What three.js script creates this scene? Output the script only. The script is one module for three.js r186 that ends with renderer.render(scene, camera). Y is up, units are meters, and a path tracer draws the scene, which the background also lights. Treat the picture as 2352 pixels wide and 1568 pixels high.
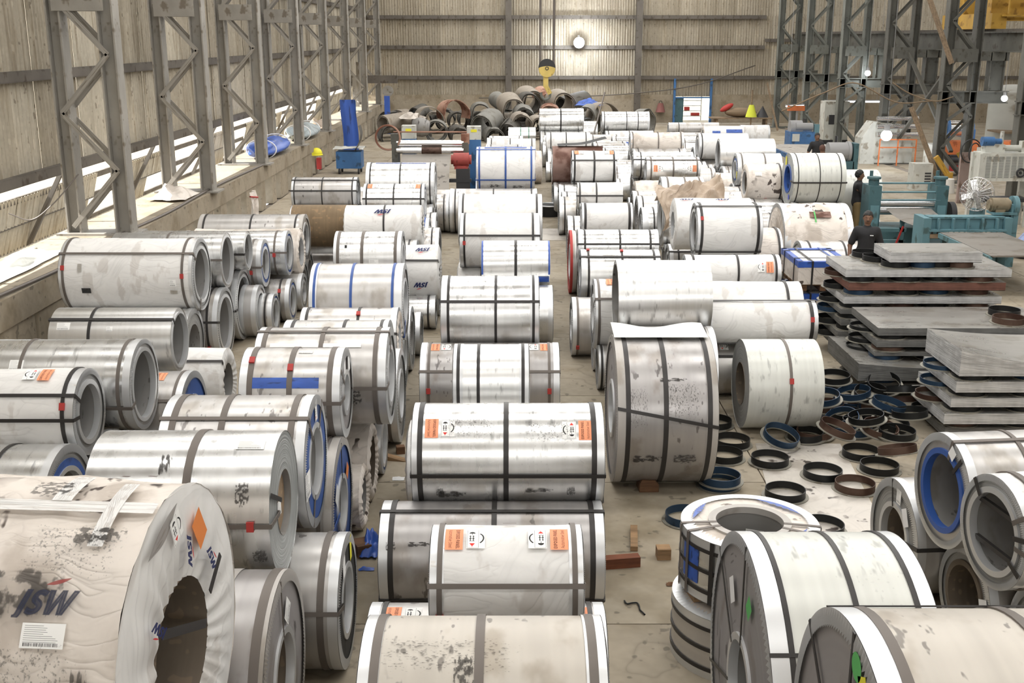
import * as THREE from 'three';
import { RectAreaLightUniformsLib } from 'three/addons/lights/RectAreaLightUniformsLib.js';
import { mergeGeometries } from 'three/addons/utils/BufferGeometryUtils.js';
import { MarchingCubes } from 'three/addons/objects/MarchingCubes.js';

// ---------------------------------------------------------------- camera, sky, sun, skylights, exposure
const IW = 2352, IH = 1568, FOC = 2565, PITCH = THREE.MathUtils.degToRad(15.26), EYE = 4.8;
const scene = new THREE.Scene();
const camera = new THREE.PerspectiveCamera(2 * Math.atan(IH / 2 / FOC) * 180 / Math.PI, IW / IH, 0.1, 300);
camera.position.set(0, EYE, 0);
camera.rotation.x = -PITCH;
scene.add(camera);
scene.background = new THREE.Color(0.86, 0.93, 1.0);
scene.backgroundIntensity = 3;
const renderer = new THREE.WebGLRenderer({ antialias: true });
renderer.toneMapping = THREE.LinearToneMapping;
renderer.toneMappingExposure = 0.95;
renderer.shadowMap.enabled = true;
RectAreaLightUniformsLib.init();

const sun = new THREE.DirectionalLight(new THREE.Color(1.0, 0.96, 0.9), 17);
sun.position.set(-52, 36, -24);
sun.target.position.set(-7, 1, -30);
sun.castShadow = true;
Object.assign(sun.shadow.camera, { left: -45, right: 45, top: 45, bottom: -45, near: 1, far: 140 });
sun.shadow.mapSize.set(2048, 2048);
scene.add(sun, sun.target);

const ROOF_Y = 10.2, LEFT_X = -8.65, RIGHT_X = 14.3, BACK_Z = -65.5, REAR_Z = 7, FAR_X = 36;
const SKY_STRIPS = [];                     // translucent roof strips: [x, z, width, depth, intensity]
for (let k = 0; k < 12; k++) SKY_STRIPS.push([3.2, -1.5 - 5.6 * k, 19, 1.9, k < 1 ? 1.4 : k < 2 ? 2.6 : k < 3 ? 4.0 : 5.0]);
for (let k = 0; k < 6; k++) SKY_STRIPS.push([25, -14 - 9.6 * k, 16, 1.2, 4.6]);
for (const [x, z, w, d, i] of SKY_STRIPS) {
  const l = new THREE.RectAreaLight(new THREE.Color(1.0, 0.985, 0.96), i, w, d);
  l.position.set(x, ROOF_Y - 0.12, z);
  l.rotation.x = -Math.PI / 2;
  scene.add(l);
}

// added fill for the coil fronts: an unseen glowing band, sited by drum highlights
const GABLE = [3.2, 7.0, REAR_Z, 18, 2.6];   // x, y, z, width, height
{ const l = new THREE.RectAreaLight(new THREE.Color(1.0, 0.99, 0.97), 3.2, GABLE[3], GABLE[4]); l.position.set(GABLE[0], GABLE[1], GABLE[2] - 0.08); scene.add(l); }

// ---------------------------------------------------------------- helpers
let seedState = 12345;
function rnd() { seedState |= 0; seedState = seedState + 0x6D2B79F5 | 0; let t = Math.imul(seedState ^ seedState >>> 15, 1 | seedState); t = t + Math.imul(t ^ t >>> 7, 61 | t) ^ t; return ((t ^ t >>> 14) >>> 0) / 4294967296; }
const rr = (a, b) => a + (b - a) * rnd();
const R = (d) => d * Math.PI / 180;
const V = (x, y, z) => new THREE.Vector3(x, y, z);
function ray(px, py) {
  const x = px - IW / 2, y = IH / 2 - py, s = Math.sin(PITCH), c = Math.cos(PITCH);
  return V(x, y * c - FOC * s, -y * s - FOC * c);
}
// a pixel is only a direction; the height or the distance comes from what the thing stands on or beside
function atY(px, py, h) { const d = ray(px, py); return d.multiplyScalar((h - EYE) / d.y).add(V(0, EYE, 0)); }
function atZ(px, py, dist) { const d = ray(px, py); return d.multiplyScalar(-dist / d.z).add(V(0, EYE, 0)); }

const used = new Map();
function numbered(n) { const k = used.get(n) ?? 0; used.set(n, k + 1); return k ? n + '_' + String(k).padStart(3, '0') : n; }
function shade(o) { o.castShadow = true; o.receiveShadow = true; return o; }
function mesh(name, g, m, parent) { const o = shade(new THREE.Mesh(g, m)); o.name = name; parent.add(o); return o; }
function thing(name, label, category, p = [0, 0, 0], turn = 0, group) {
  const o = new THREE.Group(); o.name = numbered(name); o.position.set(...(p.isVector3 ? p.toArray() : p)); o.rotation.y = turn;
  o.userData = { label, category }; if (group) o.userData.group = group; scene.add(o); return o;
}
function tag(o, label, category, group) { o.name = numbered(o.name); o.userData = { label, category }; if (group) o.userData.group = group; return o; }
function structure(name, label) { const o = new THREE.Group(); o.name = numbered(name); o.userData = { label, category: name.split('_')[0], kind: 'structure' }; scene.add(o); return o; }
function flat(g) { const n = g.index ? g.toNonIndexed() : g; for (const k of Object.keys(n.attributes)) if (!['position', 'normal', 'uv'].includes(k)) n.deleteAttribute(k); return n; }
const merge = (a) => mergeGeometries(a.map(flat));
function metreUV(g, ox = 0, oy = 0) {      // uv in metres from the face each vertex lies on
  g = flat(g); const p = g.attributes.position, n = g.attributes.normal, uv = new Float32Array(p.count * 2);
  for (let i = 0; i < p.count; i++) {
    const ax = Math.abs(n.getX(i)), ay = Math.abs(n.getY(i)), az = Math.abs(n.getZ(i));
    let u, v;
    if (ay >= ax && ay >= az) { u = p.getX(i); v = p.getZ(i); } else if (ax >= az) { u = p.getZ(i); v = p.getY(i); } else { u = p.getX(i); v = p.getY(i); }
    uv[i * 2] = u + ox; uv[i * 2 + 1] = v + oy;
  }
  g.setAttribute('uv', new THREE.BufferAttribute(uv, 2)); return g;
}
const bx = (w, h, d, x = 0, y = 0, z = 0) => metreUV(new THREE.BoxGeometry(w, h, d).translate(x, y, z), x * 0.37 + z * 0.11, y * 0.3);
const cyl = (r, l, x = 0, y = 0, z = 0, axis = 'y', seg = 16, r2 = r) => { const g = new THREE.CylinderGeometry(r2, r, l, seg); if (axis === 'x') g.rotateZ(Math.PI / 2); if (axis === 'z') g.rotateX(Math.PI / 2); return g.translate(x, y, z); };
function bar(a, b, w, t = w, roll = 0) {   // square bar between two points
  const d = b.clone().sub(a), l = d.length(), g = new THREE.BoxGeometry(w, l, t);
  if (roll) g.rotateY(roll);
  g.applyQuaternion(new THREE.Quaternion().setFromUnitVectors(V(0, 1, 0), d.normalize()));
  return g.translate((a.x + b.x) / 2, (a.y + b.y) / 2, (a.z + b.z) / 2);
}
function pipe(pts, r, seg = 12, rad = 6) { return new THREE.TubeGeometry(new THREE.CatmullRomCurve3(pts), seg, r, rad, false); }
function ribeam(h, w, t, len) {            // I section along y, web in the xy plane: h across x, flanges w across z
  return merge([bx(t, len, w, h / 2 - t / 2, len / 2, 0), bx(t, len, w, -h / 2 + t / 2, len / 2, 0), bx(h - 2 * t, len, t, 0, len / 2, 0)]);
}
function grid(nu, nv, fn, closeU = false) { // parametric sheet with its own uv
  const p = [], uv = [], ix = [];
  for (let j = 0; j <= nv; j++) for (let i = 0; i <= nu; i++) { const q = fn(i / nu, j / nv); p.push(q[0], q[1], q[2]); uv.push(q[3] ?? i / nu, q[4] ?? j / nv); }
  for (let j = 0; j < nv; j++) for (let i = 0; i < nu; i++) { const a = j * (nu + 1) + i, b = a + 1, c = a + nu + 1, d = c + 1; ix.push(a, c, b, b, c, d); }
  const g = new THREE.BufferGeometry();
  g.setAttribute('position', new THREE.Float32BufferAttribute(p, 3)); g.setAttribute('uv', new THREE.Float32BufferAttribute(uv, 2)); g.setIndex(ix); g.computeVertexNormals();
  if (closeU) { const n = g.attributes.normal; for (let j = 0; j <= nv; j++) { const a = j * (nu + 1), b = a + nu, s = V(n.getX(a) + n.getX(b), n.getY(a) + n.getY(b), n.getZ(a) + n.getZ(b)).normalize(); n.setXYZ(a, s.x, s.y, s.z); n.setXYZ(b, s.x, s.y, s.z); } }
  return g;
}

// ---------------------------------------------------------------- computed textures
function hash(x, y, s) { let h = Math.imul(x, 374761393) + Math.imul(y, 668265263) + Math.imul(s, 2147483647 ^ 0x5bd1e995); h = Math.imul(h ^ h >>> 13, 1274126177); return ((h ^ h >>> 16) >>> 0) / 4294967296; }
const lattices = new Map();
function vn(u, v, cx, cy, s) {             // periodic value noise over the unit square
  const key = (s * 512 + cx) * 512 + cy; let g = lattices.get(key);
  if (!g) { g = new Float32Array(cx * cy); for (let j = 0; j < cy; j++) for (let i = 0; i < cx; i++) g[j * cx + i] = hash(i, j, s); lattices.set(key, g); }
  const x = u * cx, y = v * cy, x0 = Math.floor(x), y0 = Math.floor(y), fx = x - x0, fy = y - y0, a = fx * fx * (3 - 2 * fx), b = fy * fy * (3 - 2 * fy);
  const X0 = ((x0 % cx) + cx) % cx, X1 = (X0 + 1) % cx, Y0 = (((y0 % cy) + cy) % cy) * cx, Y1 = (((y0 + 1) % cy + cy) % cy) * cx;
  return (g[Y0 + X0] * (1 - a) + g[Y0 + X1] * a) * (1 - b) + (g[Y1 + X0] * (1 - a) + g[Y1 + X1] * a) * b;
}
function fbm(u, v, cx, cy, s, o = 4) { let t = 0, a = 0.5, w = 0; for (let k = 0; k < o; k++) { t += a * vn(u, v, cx, cy, s + k * 17); w += a; a *= 0.5; cx *= 2; cy *= 2; } return t / w; }
const sst = (a, b, x) => { const t = Math.min(1, Math.max(0, (x - a) / (b - a))); return t * t * (3 - 2 * t); };
function tex(n, fn, srgb = true, metres = 2) {
  const d = new Uint8Array(n * n * 4);
  for (let y = 0; y < n; y++) for (let x = 0; x < n; x++) { const c = fn(x / n, y / n), i = (y * n + x) * 4; for (let k = 0; k < 3; k++) d[i + k] = Math.max(0, Math.min(255, (c.length ? c[k] : c) * 255)); d[i + 3] = 255; }
  const t = new THREE.DataTexture(d, n, n); t.wrapS = t.wrapT = THREE.RepeatWrapping; t.magFilter = THREE.LinearFilter; t.minFilter = THREE.LinearMipmapLinearFilter; t.generateMipmaps = true;
  t.repeat.set(1 / metres, 1 / metres); if (srgb) t.colorSpace = THREE.SRGBColorSpace; t.needsUpdate = true; return t;
}
const tint = (c, k) => [c[0] * k, c[1] * k, c[2] * k];
const mixc = (a, b, t) => [a[0] + (b[0] - a[0]) * t, a[1] + (b[1] - a[1]) * t, a[2] + (b[2] - a[2]) * t];
// sheet steel: streaks round the coil (u), blotches, a few scuffs and stains
const TX = {};
TX.steel = tex(768, (u, v) => {
  let k = 0.955 + 0.05 * (fbm(u, v, 2, 60, 3, 2) - 0.5) + 0.06 * (fbm(u, v, 4, 4, 9, 3) - 0.5);
  const sc = sst(0.62, 0.86, fbm(u, v, 14, 50, 21, 3)) * sst(0.55, 0.66, fbm(u, v, 3, 4, 33, 2));
  const sp = sst(0.86, 0.9, vn(u, v, 90, 120, 41)) * sst(0.54, 0.62, fbm(u, v, 5, 5, 45, 2));
  k *= 1 - 0.2 * sc - 0.05 * sp;
  return [k, k * 0.995, k * 0.985];
});
TX.steelRough = tex(256, (u, v) => 0.5 + 0.26 * (fbm(u, v, 6, 20, 5, 3) - 0.5) + 0.12 * (fbm(u, v, 3, 3, 55, 2) - 0.5), false);
// settled dirt and handling marks on old sheet
TX.dull = tex(768, (u, v) => {
  let k = 0.92 + 0.08 * (fbm(u, v, 5, 5, 71, 4) - 0.5) + 0.05 * (fbm(u, v, 2, 50, 73, 2) - 0.5);
  const st = sst(0.52, 0.74, fbm(u, v, 6, 9, 77, 5));
  const dk = sst(0.70, 0.78, fbm(u, v, 20, 44, 79, 3)) * sst(0.55, 0.66, fbm(u, v, 4, 4, 83, 2));
  let c = mixc([k, k * 0.988, k * 0.972], [k * 0.88, k * 0.85, k * 0.81], st);
  return mixc(c, [0.4, 0.38, 0.37], dk * 0.55);
});
const crease = (u, v, s) => { // folds of loose film: warped ridges of two kinds, with calm patches between
  const w = 0.16 * (fbm(u, v, 5, 5, s + 31, 3) - 0.5), a = 1 - Math.abs(2 * fbm(u + v + w, v - w, 12, 6, s, 3) - 1), b = 1 - Math.abs(2 * fbm(u + w, v + 2 * w, 26, 5, s + 5, 3) - 1), m = sst(0.35, 0.65, fbm(u, v, 4, 4, s + 77, 2));
  return Math.max(Math.pow(a, 10) * m, 0.8 * Math.pow(b, 9) * (1 - 0.7 * m));
};
TX.wrap = tex(768, (u, v) => {
  let k = 0.965 + 0.04 * (fbm(u, v, 6, 6, 101, 4) - 0.5) - 0.05 * crease(u, v, 107);
  const st = sst(0.66, 0.74, fbm(u, v, 5, 9, 111, 5)) * 0.22;
  return mixc([k, k * 0.995, k * 0.985], [0.6, 0.55, 0.5], st);
});
TX.wrapBump = tex(768, (u, v) => 0.45 + 0.45 * crease(u, v, 107) + 0.25 * (fbm(u, v, 24, 24, 113, 3) - 0.5), false);
TX.dirty = tex(768, (u, v) => {
  let k = 0.93 + 0.09 * (fbm(u, v, 4, 4, 121, 5) - 0.5) - 0.06 * crease(u, v, 107);
  const st = sst(0.5, 0.7, fbm(u, v, 5, 7, 127, 6)), dk = sst(0.66, 0.72, fbm(u, v, 11, 17, 131, 4)) * sst(0.52, 0.62, fbm(u, v, 3, 2, 137, 2));
  let c = mixc([k, k * 0.97, k * 0.94], [0.66, 0.615, 0.57], st * 0.5);
  return mixc(c, [0.24, 0.2, 0.18], dk * 0.85);
});
TX.kraft = tex(512, (u, v) => { const k = 0.86 + 0.22 * (fbm(u, v, 6, 6, 141, 5) - 0.5) + 0.08 * (fbm(u, v, 3, 70, 143, 2) - 0.5), s = sst(0.8, 0.84, vn(u, v, 40, 40, 147)); return mixc([k, k, k], [1.1, 1.05, 1], s * 0.5); });
TX.rust = tex(512, (u, v) => { const a = fbm(u, v, 5, 5, 151, 6), b = fbm(u, v, 16, 16, 157, 4); return mixc([0.95, 0.93, 0.92], [0.55, 0.42, 0.36], sst(0.4, 0.65, a) * 0.8 + 0.3 * (b - 0.5)); });
TX.wind = tex(512, (u, v) => { const k = 0.82 + 0.3 * (fbm(u, v, 3, 170, 161, 2) - 0.5) + 0.08 * (fbm(u, v, 6, 6, 163, 4) - 0.5); return [k, k, k * 0.99]; }, true, 0.6);
TX.windBump = tex(512, (u, v) => fbm(u, v, 2, 150, 161, 2), false, 0.6);
TX.concrete = tex(768, (u, v) => {
  let k = 0.88 + 0.10 * (fbm(u, v, 3, 3, 171, 5) - 0.5) + 0.07 * (fbm(u, v, 60, 60, 173, 2) - 0.5);
  const st = sst(0.45, 0.8, fbm(u, v, 7, 7, 177, 5)), cr = Math.pow(1 - Math.abs(2 * fbm(u, v, 3, 3, 179, 4) - 1), 90);
  const dk = sst(0.74, 0.82, fbm(u, v, 34, 34, 181, 3));
  let c = mixc([k, k * 0.965, k * 0.905], [k * 0.82, k * 0.77, k * 0.68], st * 0.8);
  return tint(c, (1 - 0.12 * cr) * (1 - 0.22 * dk));
}, true, 4);
TX.concBump = tex(512, (u, v) => 0.5 + 0.5 * (fbm(u, v, 30, 30, 191, 4) - 0.5), false, 4);
TX.sheet = tex(768, (u, v) => {           // old corrugated sheets: rain streaks down, dirt, lichen spots
  let k = 0.88 + 0.09 * (fbm(u, v, 60, 3, 201, 3) - 0.5) + 0.10 * (fbm(u, v, 5, 5, 203, 4) - 0.5) + 0.08 * (fbm(u, v, 90, 60, 205, 2) - 0.5);
  const st = sst(0.5, 0.75, fbm(u, v, 80, 5, 207, 4)), dk = sst(0.74, 0.82, fbm(u, v, 60, 30, 211, 3));
  let c = mixc([k, k * 0.97, k * 0.915], [k * 0.84, k * 0.79, k * 0.71], st * 0.7);
  c = mixc(c, [0.4, 0.36, 0.31], dk * 0.4);
  return mixc(c, [1, 0.97, 0.92], sst(0.86, 0.9, vn(u, v, 120, 16, 213)) * 0.5);
}, true, 4);
TX.grime = tex(512, (u, v) => { const k = 0.9 + 0.22 * (fbm(u, v, 6, 4, 221, 5) - 0.5), d = sst(0.6, 0.75, fbm(u, v, 10, 8, 223, 5)); return mixc([k, k * 0.99, k * 0.97], [0.55, 0.49, 0.42], d * 0.6); });
TX.wood = tex(512, (u, v) => { const k = 0.8 + 0.3 * (fbm(u, v, 3, 44, 231, 4) - 0.5) + 0.2 * (fbm(u, v, 5, 5, 233, 4) - 0.5); return [k, k * 0.94, k * 0.86]; }, true, 0.6);
TX.edges = tex(512, (u, v) => { const k = 0.84 + 0.34 * (vn(u, v, 3, 128, 241) - 0.5) + 0.12 * (fbm(u, v, 8, 3, 243, 3) - 0.5); return [k, k, k]; }, true, 0.5);

function smudgeTex(seed, sx, sy, lo, top) {         // grease and scuff marks: dark with a ragged transparent edge
  const n = 256, d = new Uint8Array(n * n * 4);
  for (let y = 0; y < n; y++) for (let x = 0; x < n; x++) { const u = x / n, v = y / n, i = (y * n + x) * 4, e = Math.min(1, 6 * u * (1 - u)) * Math.min(1, 5 * v * (1 - v)), q = sst(lo, lo + 0.16, fbm(u, v, sx, sy, seed, 4) * (0.5 + 0.5 * e)); d[i] = 58; d[i + 1] = 54; d[i + 2] = 51; d[i + 3] = top * q; }
  const t = new THREE.DataTexture(d, n, n); t.magFilter = THREE.LinearFilter; t.colorSpace = THREE.SRGBColorSpace; t.needsUpdate = true; return t;
}
function std(color, o = {}) { const m = new THREE.MeshStandardMaterial({ roughness: 0.8, metalness: 0, ...o }); m.color.setRGB(...color); return m; }
const M = {
  galv: std([0.78, 0.79, 0.80], { map: TX.steel, roughnessMap: TX.steelRough, roughness: 0.56, metalness: 0.88 }),
  bright: std([0.84, 0.85, 0.86], { map: TX.steel, roughness: 0.32, metalness: 0.95 }),
  dull: std([0.62, 0.62, 0.625], { map: TX.dull, roughnessMap: TX.steelRough, roughness: 0.72, metalness: 0.7 }),
  plain: std([0.72, 0.74, 0.71], { map: TX.steel, roughness: 0.36, metalness: 0.12 }),
  darkSteel: std([0.47, 0.465, 0.475], { map: TX.dull, roughnessMap: TX.steelRough, roughness: 0.72, metalness: 0.6 }),  // the dull steel in a darker grey, for a few floor coils
  cream: std([0.64, 0.61, 0.56], { map: TX.dull, roughness: 0.42, metalness: 0.15 }),
  wrap: std([0.86, 0.86, 0.86], { map: TX.wrap, bumpMap: TX.wrapBump, bumpScale: 0.006, roughness: 0.55 }),
  dirty: std([0.90, 0.885, 0.865], { map: TX.dirty, bumpMap: TX.wrapBump, bumpScale: 0.012, roughness: 0.7 }),
  kraft: std([0.29, 0.205, 0.12], { map: TX.kraft, roughness: 0.85 }),
  rusty: std([0.30, 0.20, 0.17], { map: TX.rust, roughness: 0.7, metalness: 0.3 }),
  edge: std([0.70, 0.71, 0.72], { roughness: 0.4, metalness: 0.75 }),
  edgeDull: std([0.56, 0.55, 0.54], { map: TX.dull, roughness: 0.6, metalness: 0.4 }),
  faceSteel: std([0.50, 0.50, 0.50], { map: TX.wind, bumpMap: TX.windBump, bumpScale: 0.002, roughness: 0.6, metalness: 0.5 }),
  faceSpiral: std([0.62, 0.65, 0.66], { map: TX.wind, bumpMap: TX.windBump, bumpScale: 0.006, roughness: 0.5, metalness: 0.45 }),
  facePlate: std([0.40, 0.39, 0.40], { map: TX.dull, roughness: 0.7, metalness: 0.35 }),
  faceBlue: std([0.045, 0.12, 0.42], { map: TX.grime, roughness: 0.55 }),
  faceDark: std([0.035, 0.036, 0.038], { map: TX.grime, roughness: 0.75 }),
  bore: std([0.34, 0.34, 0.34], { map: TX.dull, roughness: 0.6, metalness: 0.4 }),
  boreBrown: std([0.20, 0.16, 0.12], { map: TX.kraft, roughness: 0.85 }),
  card: std([0.42, 0.30, 0.19], { map: TX.kraft, roughness: 0.9 }),
  strap: std([0.035, 0.032, 0.031], { roughness: 0.42, metalness: 0.3 }),
  strapTan: std([0.15, 0.13, 0.115], { roughness: 0.5, metalness: 0.3 }),
  strapBlue: std([0.03, 0.09, 0.33], { roughness: 0.45 }),
  strapGreen: std([0.03, 0.22, 0.12], { roughness: 0.5 }),
  red: std([0.42, 0.035, 0.03], { roughness: 0.6 }),
  blueFilm: std([0.05, 0.14, 0.60], { map: TX.grime, roughness: 0.35 }),
  tape: std([0.88, 0.87, 0.86], { roughness: 0.45 }),
  paper: std([0.82, 0.82, 0.82], { roughness: 0.9 }),
  orange: std([0.80, 0.25, 0.06], { roughness: 0.7 }),
  yellow: std([0.82, 0.75, 0.04], { roughness: 0.6 }),
  green: std([0.10, 0.45, 0.12], { roughness: 0.6 }),
  blueTag: std([0.05, 0.08, 0.55], { roughness: 0.6 }),
};
M.smudgeA = std([1, 1, 1], { map: smudgeTex(501, 12, 5, 0.42, 190), transparent: true, roughness: 0.8 });
M.smudgeB = std([1, 1, 1], { map: smudgeTex(511, 12, 14, 0.40, 170), transparent: true, roughness: 0.8 });
M.smudgeC = std([1, 1, 1], { map: smudgeTex(521, 60, 44, 0.58, 130), transparent: true, roughness: 0.8 });

// ---------------------------------------------------------------- the setting
M.concrete = std([0.43, 0.40, 0.35], { map: TX.concrete, bumpMap: TX.concBump, bumpScale: 0.004, roughness: 0.8 });
M.concreteB = std([0.46, 0.43, 0.375], { map: TX.concrete, bumpMap: TX.concBump, bumpScale: 0.004, roughness: 0.78 });
M.kerb = std([0.42, 0.385, 0.33], { map: TX.concrete, bumpMap: TX.concBump, bumpScale: 0.012, roughness: 0.95 });
M.joint = std([0.20, 0.17, 0.14], { roughness: 1 });
M.sheet = std([0.47, 0.445, 0.395], { map: TX.sheet, roughness: 0.9 });
M.sheetB = std([0.42, 0.395, 0.345], { map: TX.sheet, roughness: 0.9 });
M.sheetC = std([0.58, 0.56, 0.51], { map: TX.sheet, roughness: 0.85 });
M.roof = std([0.46, 0.42, 0.36], { map: TX.sheet, roughness: 0.9 });
M.girt = std([0.15, 0.135, 0.12], { map: TX.grime, roughness: 0.8, metalness: 0.1 });
M.column = std([0.36, 0.345, 0.32], { map: TX.grime, roughness: 0.6, metalness: 0.15 });
M.columnDark = std([0.125, 0.125, 0.112], { map: TX.grime, roughness: 0.65, metalness: 0.1 });
M.columnGrey = std([0.20, 0.215, 0.20], { map: TX.grime, roughness: 0.6, metalness: 0.1 });
M.outside = std([0.62, 0.58, 0.50], { map: TX.concrete, roughness: 0.95 });
M.skylight = std([0.8, 0.8, 0.76], { roughness: 0.6 }); M.skylight.emissive.setRGB(1, 0.985, 0.96); M.skylight.emissiveIntensity = 2.5;

{ // floor of cast slabs with open joints over a dark sub-base
  const f = structure('floor', 'dusty concrete floor cast in slabs with dark joints');
  mesh('floor_base', bx(FAR_X + 7.5, 0.2, REAR_Z - BACK_Z, (FAR_X - 7.1) / 2, -0.13, (REAR_Z + BACK_Z) / 2), M.joint, f);
  const sx = 3.9, sz = 3.12, gs = [M.concrete, M.concreteB];
  const xs = []; for (let x = -1.07 - sx * 2; x < RIGHT_X; x += sx) xs.push(x);
  for (const x of xs) for (let k = -5; k < 19; k++) {
    const z1 = -8.5 - sz * k, z0 = z1 - sz; if (z1 > REAR_Z + 1 || z0 < BACK_Z) continue;
    const x0 = Math.max(x, -7.1), x1 = Math.min(x + sx, RIGHT_X + 0.6);
    mesh('floor_slab', bx(x1 - x0 - 0.014, 0.06, sz - 0.014, (x0 + x1) / 2, -0.03, (z0 + z1) / 2), gs[(rnd() * 2) | 0], f);
  }
  mesh('floor_slab', bx(FAR_X - RIGHT_X - 0.6, 0.06, REAR_Z - BACK_Z, (FAR_X + RIGHT_X + 0.6) / 2, -0.03, (REAR_Z + BACK_Z) / 2), M.concrete, f);
}
function corrugated(w, h, amp = 0.022, wave = 0.15, seg = 4) {
  const n = Math.round(w / wave) * seg;
  return grid(n, 1, (u, v) => [(u - 0.5) * w, v * h, amp * Math.cos(u * w / wave * 2 * Math.PI), u * w, v * h]);
}
const sheetCache = new Map();
function sheetGeo(h, k, w = 1.08) { const key = h + '_' + k + '_' + w; if (!sheetCache.has(key)) { const g = corrugated(w, h), uv = g.attributes.uv; for (let i = 0; i < uv.count; i++) uv.setXY(i, uv.getX(i) + k * 1.37, uv.getY(i) + k * 0.83); sheetCache.set(key, g); } return sheetCache.get(key); }
// the back wall: plinth, sheeting rows between girts, two wind posts, an open door
const DOOR = { x0: atZ(1546, 280, -BACK_Z).x, x1: atZ(1629, 280, -BACK_Z).x, top: 2.75 };
{
  const w = structure('wall_back', 'tall end wall of stained corrugated sheets above a concrete plinth');
  const rows = [[1.55, 2.55], [2.55, 4.22], [4.22, 5.86], [5.86, 7.5], [7.5, 10.3]];
  const px0 = -9.2, px1 = FAR_X;
  mesh('plinth', merge([bx(DOOR.x0 - px0, 1.6, 0.3, (DOOR.x0 + px0) / 2, 0.8, BACK_Z - 0.1), bx(px1 - DOOR.x1, 1.6, 0.3, (px1 + DOOR.x1) / 2, 0.8, BACK_Z - 0.1)]), M.kerb, w);
  for (const [y0, y1] of rows) for (let k = 0; ; k++) {
    const x = px0 + 0.5 + k * 1.04; if (x > px1) break;
    const main = x < RIGHT_X, s = mesh('corrugated_sheet', sheetGeo(+(y1 - y0 + 0.12).toFixed(2), (rnd() * 5) | 0), main ? (rnd() < 0.5 ? M.sheet : M.sheetB) : M.sheetC, w);
    s.position.set(x, y0 - 0.06, BACK_Z + (k % 2) * 0.012 + (y0 > 5 ? 0 : 0.006));
  }
  for (const y of [2.55, 4.22, 5.86, 7.5]) mesh('girt', merge([bx(RIGHT_X + 9.2, 0.2, 0.03, (RIGHT_X - 9.2) / 2, y, BACK_Z + 0.2), bx(RIGHT_X + 9.2, 0.03, 0.16, (RIGHT_X - 9.2) / 2, y + 0.09, BACK_Z + 0.12)]), M.girt, w);
  for (const y of [2.55, 4.6, 7.5]) mesh('girt', bx(FAR_X - RIGHT_X, 0.18, 0.1, (FAR_X + RIGHT_X) / 2, y, BACK_Z + 0.14), M.girt, w);
  for (const px of [1168, 1466]) mesh('wind_post', ribeam(0.24, 0.34, 0.03, 10).rotateY(Math.PI / 2).translate(atZ(px, 100, -BACK_Z).x, 0, BACK_Z + 0.3), M.girt, w);
}
{ // left wall above the kerb: sheets in bays, girts
  const w = structure('wall_left', 'long side wall of weathered corrugated sheets with steel rails');
  const rows = [[2.3, 4.12], [4.12, 6.3], [6.3, 10.3]];
  for (const [y0, y1] of rows) for (let k = 0; ; k++) {
    const z = -9 - k * 1.04; if (z < BACK_Z) break;
    const s = mesh('corrugated_sheet', sheetGeo(+(y1 - y0 + 0.1).toFixed(2), (rnd() * 5) | 0), rnd() < 0.6 ? M.sheetC : M.sheet, w);
    s.position.set(LEFT_X - 0.12 - (k % 2) * 0.012, y0 - 0.02, z); s.rotation.y = Math.PI / 2;
  }
  const zl = BACK_Z + 8, zc = (BACK_Z - 8) / 2, len = -8 - BACK_Z;
  for (const y of [4.12, 6.3, 2.34]) mesh('girt', merge([bx(0.03, 0.16, len, LEFT_X, y, zc), bx(0.12, 0.03, len, LEFT_X - 0.05, y + 0.08, zc), bx(0.12, 0.03, len, LEFT_X - 0.05, y - 0.08, zc)]), M.girt, w);
  mesh('side_wall', bx(0.3, ROOF_Y, REAR_Z + 9, LEFT_X - 0.2, ROOF_Y / 2, (REAR_Z - 9) / 2), M.kerb, w);
}
{ // lower skirt of slanted sheets outside the ledge, with gaps where daylight floods in
  const w = structure('wall_skirt', 'broken skirt of slanted corrugated sheets outside the kerb');
  for (let k = 0; k < 52; k++) {
    const z = -10 - k * 1.04;
    const gap = (z < -25.2 && z > -27.5) || (z < -29.5 && z > -35) || (z < -37.5 && z > -41) || (z < -44 && z > -47.2) || (z < -50.5 && z > -54.5);
    if (!gap || k % 5 === 4) { const s = mesh('corrugated_sheet', sheetGeo(0.55, k % 4), M.sheetC, w); s.position.set(-9.42, 1.34, z); s.rotation.set(0, Math.PI / 2, 0); s.rotateX(0.22 + (k % 3) * 0.02); }
    if (!gap) { const s = mesh('corrugated_sheet', sheetGeo(0.62, (k + 2) % 4), M.sheetC, w); s.position.set(-9.7, 0.75, z); s.rotation.set(0, Math.PI / 2, 0); s.rotateX(0.3); }
  }
  for (const [x, y] of [[-9.34, 1.82], [-9.5, 1.35], [-9.72, 0.8]]) mesh('girt', bx(0.06, 0.12, 54, x, y, -37), M.girt, w);
  mesh('girt', merge(Array.from({ length: 10 }, (_, k) => bar(V(-8.75, 2.4, -10.2 - k * 5.9), V(-9.75, 0.6, -10.2 - k * 5.9), 0.08))), M.girt, w);
}
{ // kerb: ledge beam carried on piers, slots of daylight between them
  const w = structure('trim_1', 'dirty concrete kerb beam on piers along the side wall');
  mesh('beam', merge([bx(1.45, 0.42, 58, -7.82, 1.04, -36.5), bx(1.45, 1.25, 14, -7.82, 0.625, 0)]), M.kerb, w);
  for (let k = 0; k < 39; k++) mesh('pier', bx(0.35, 0.84, k > 8 ? (k % 3 ? 0.55 : 1.2) : 1.36, -7.3, 0.42, -8 - k * 1.5), M.kerb, w);
}
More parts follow.
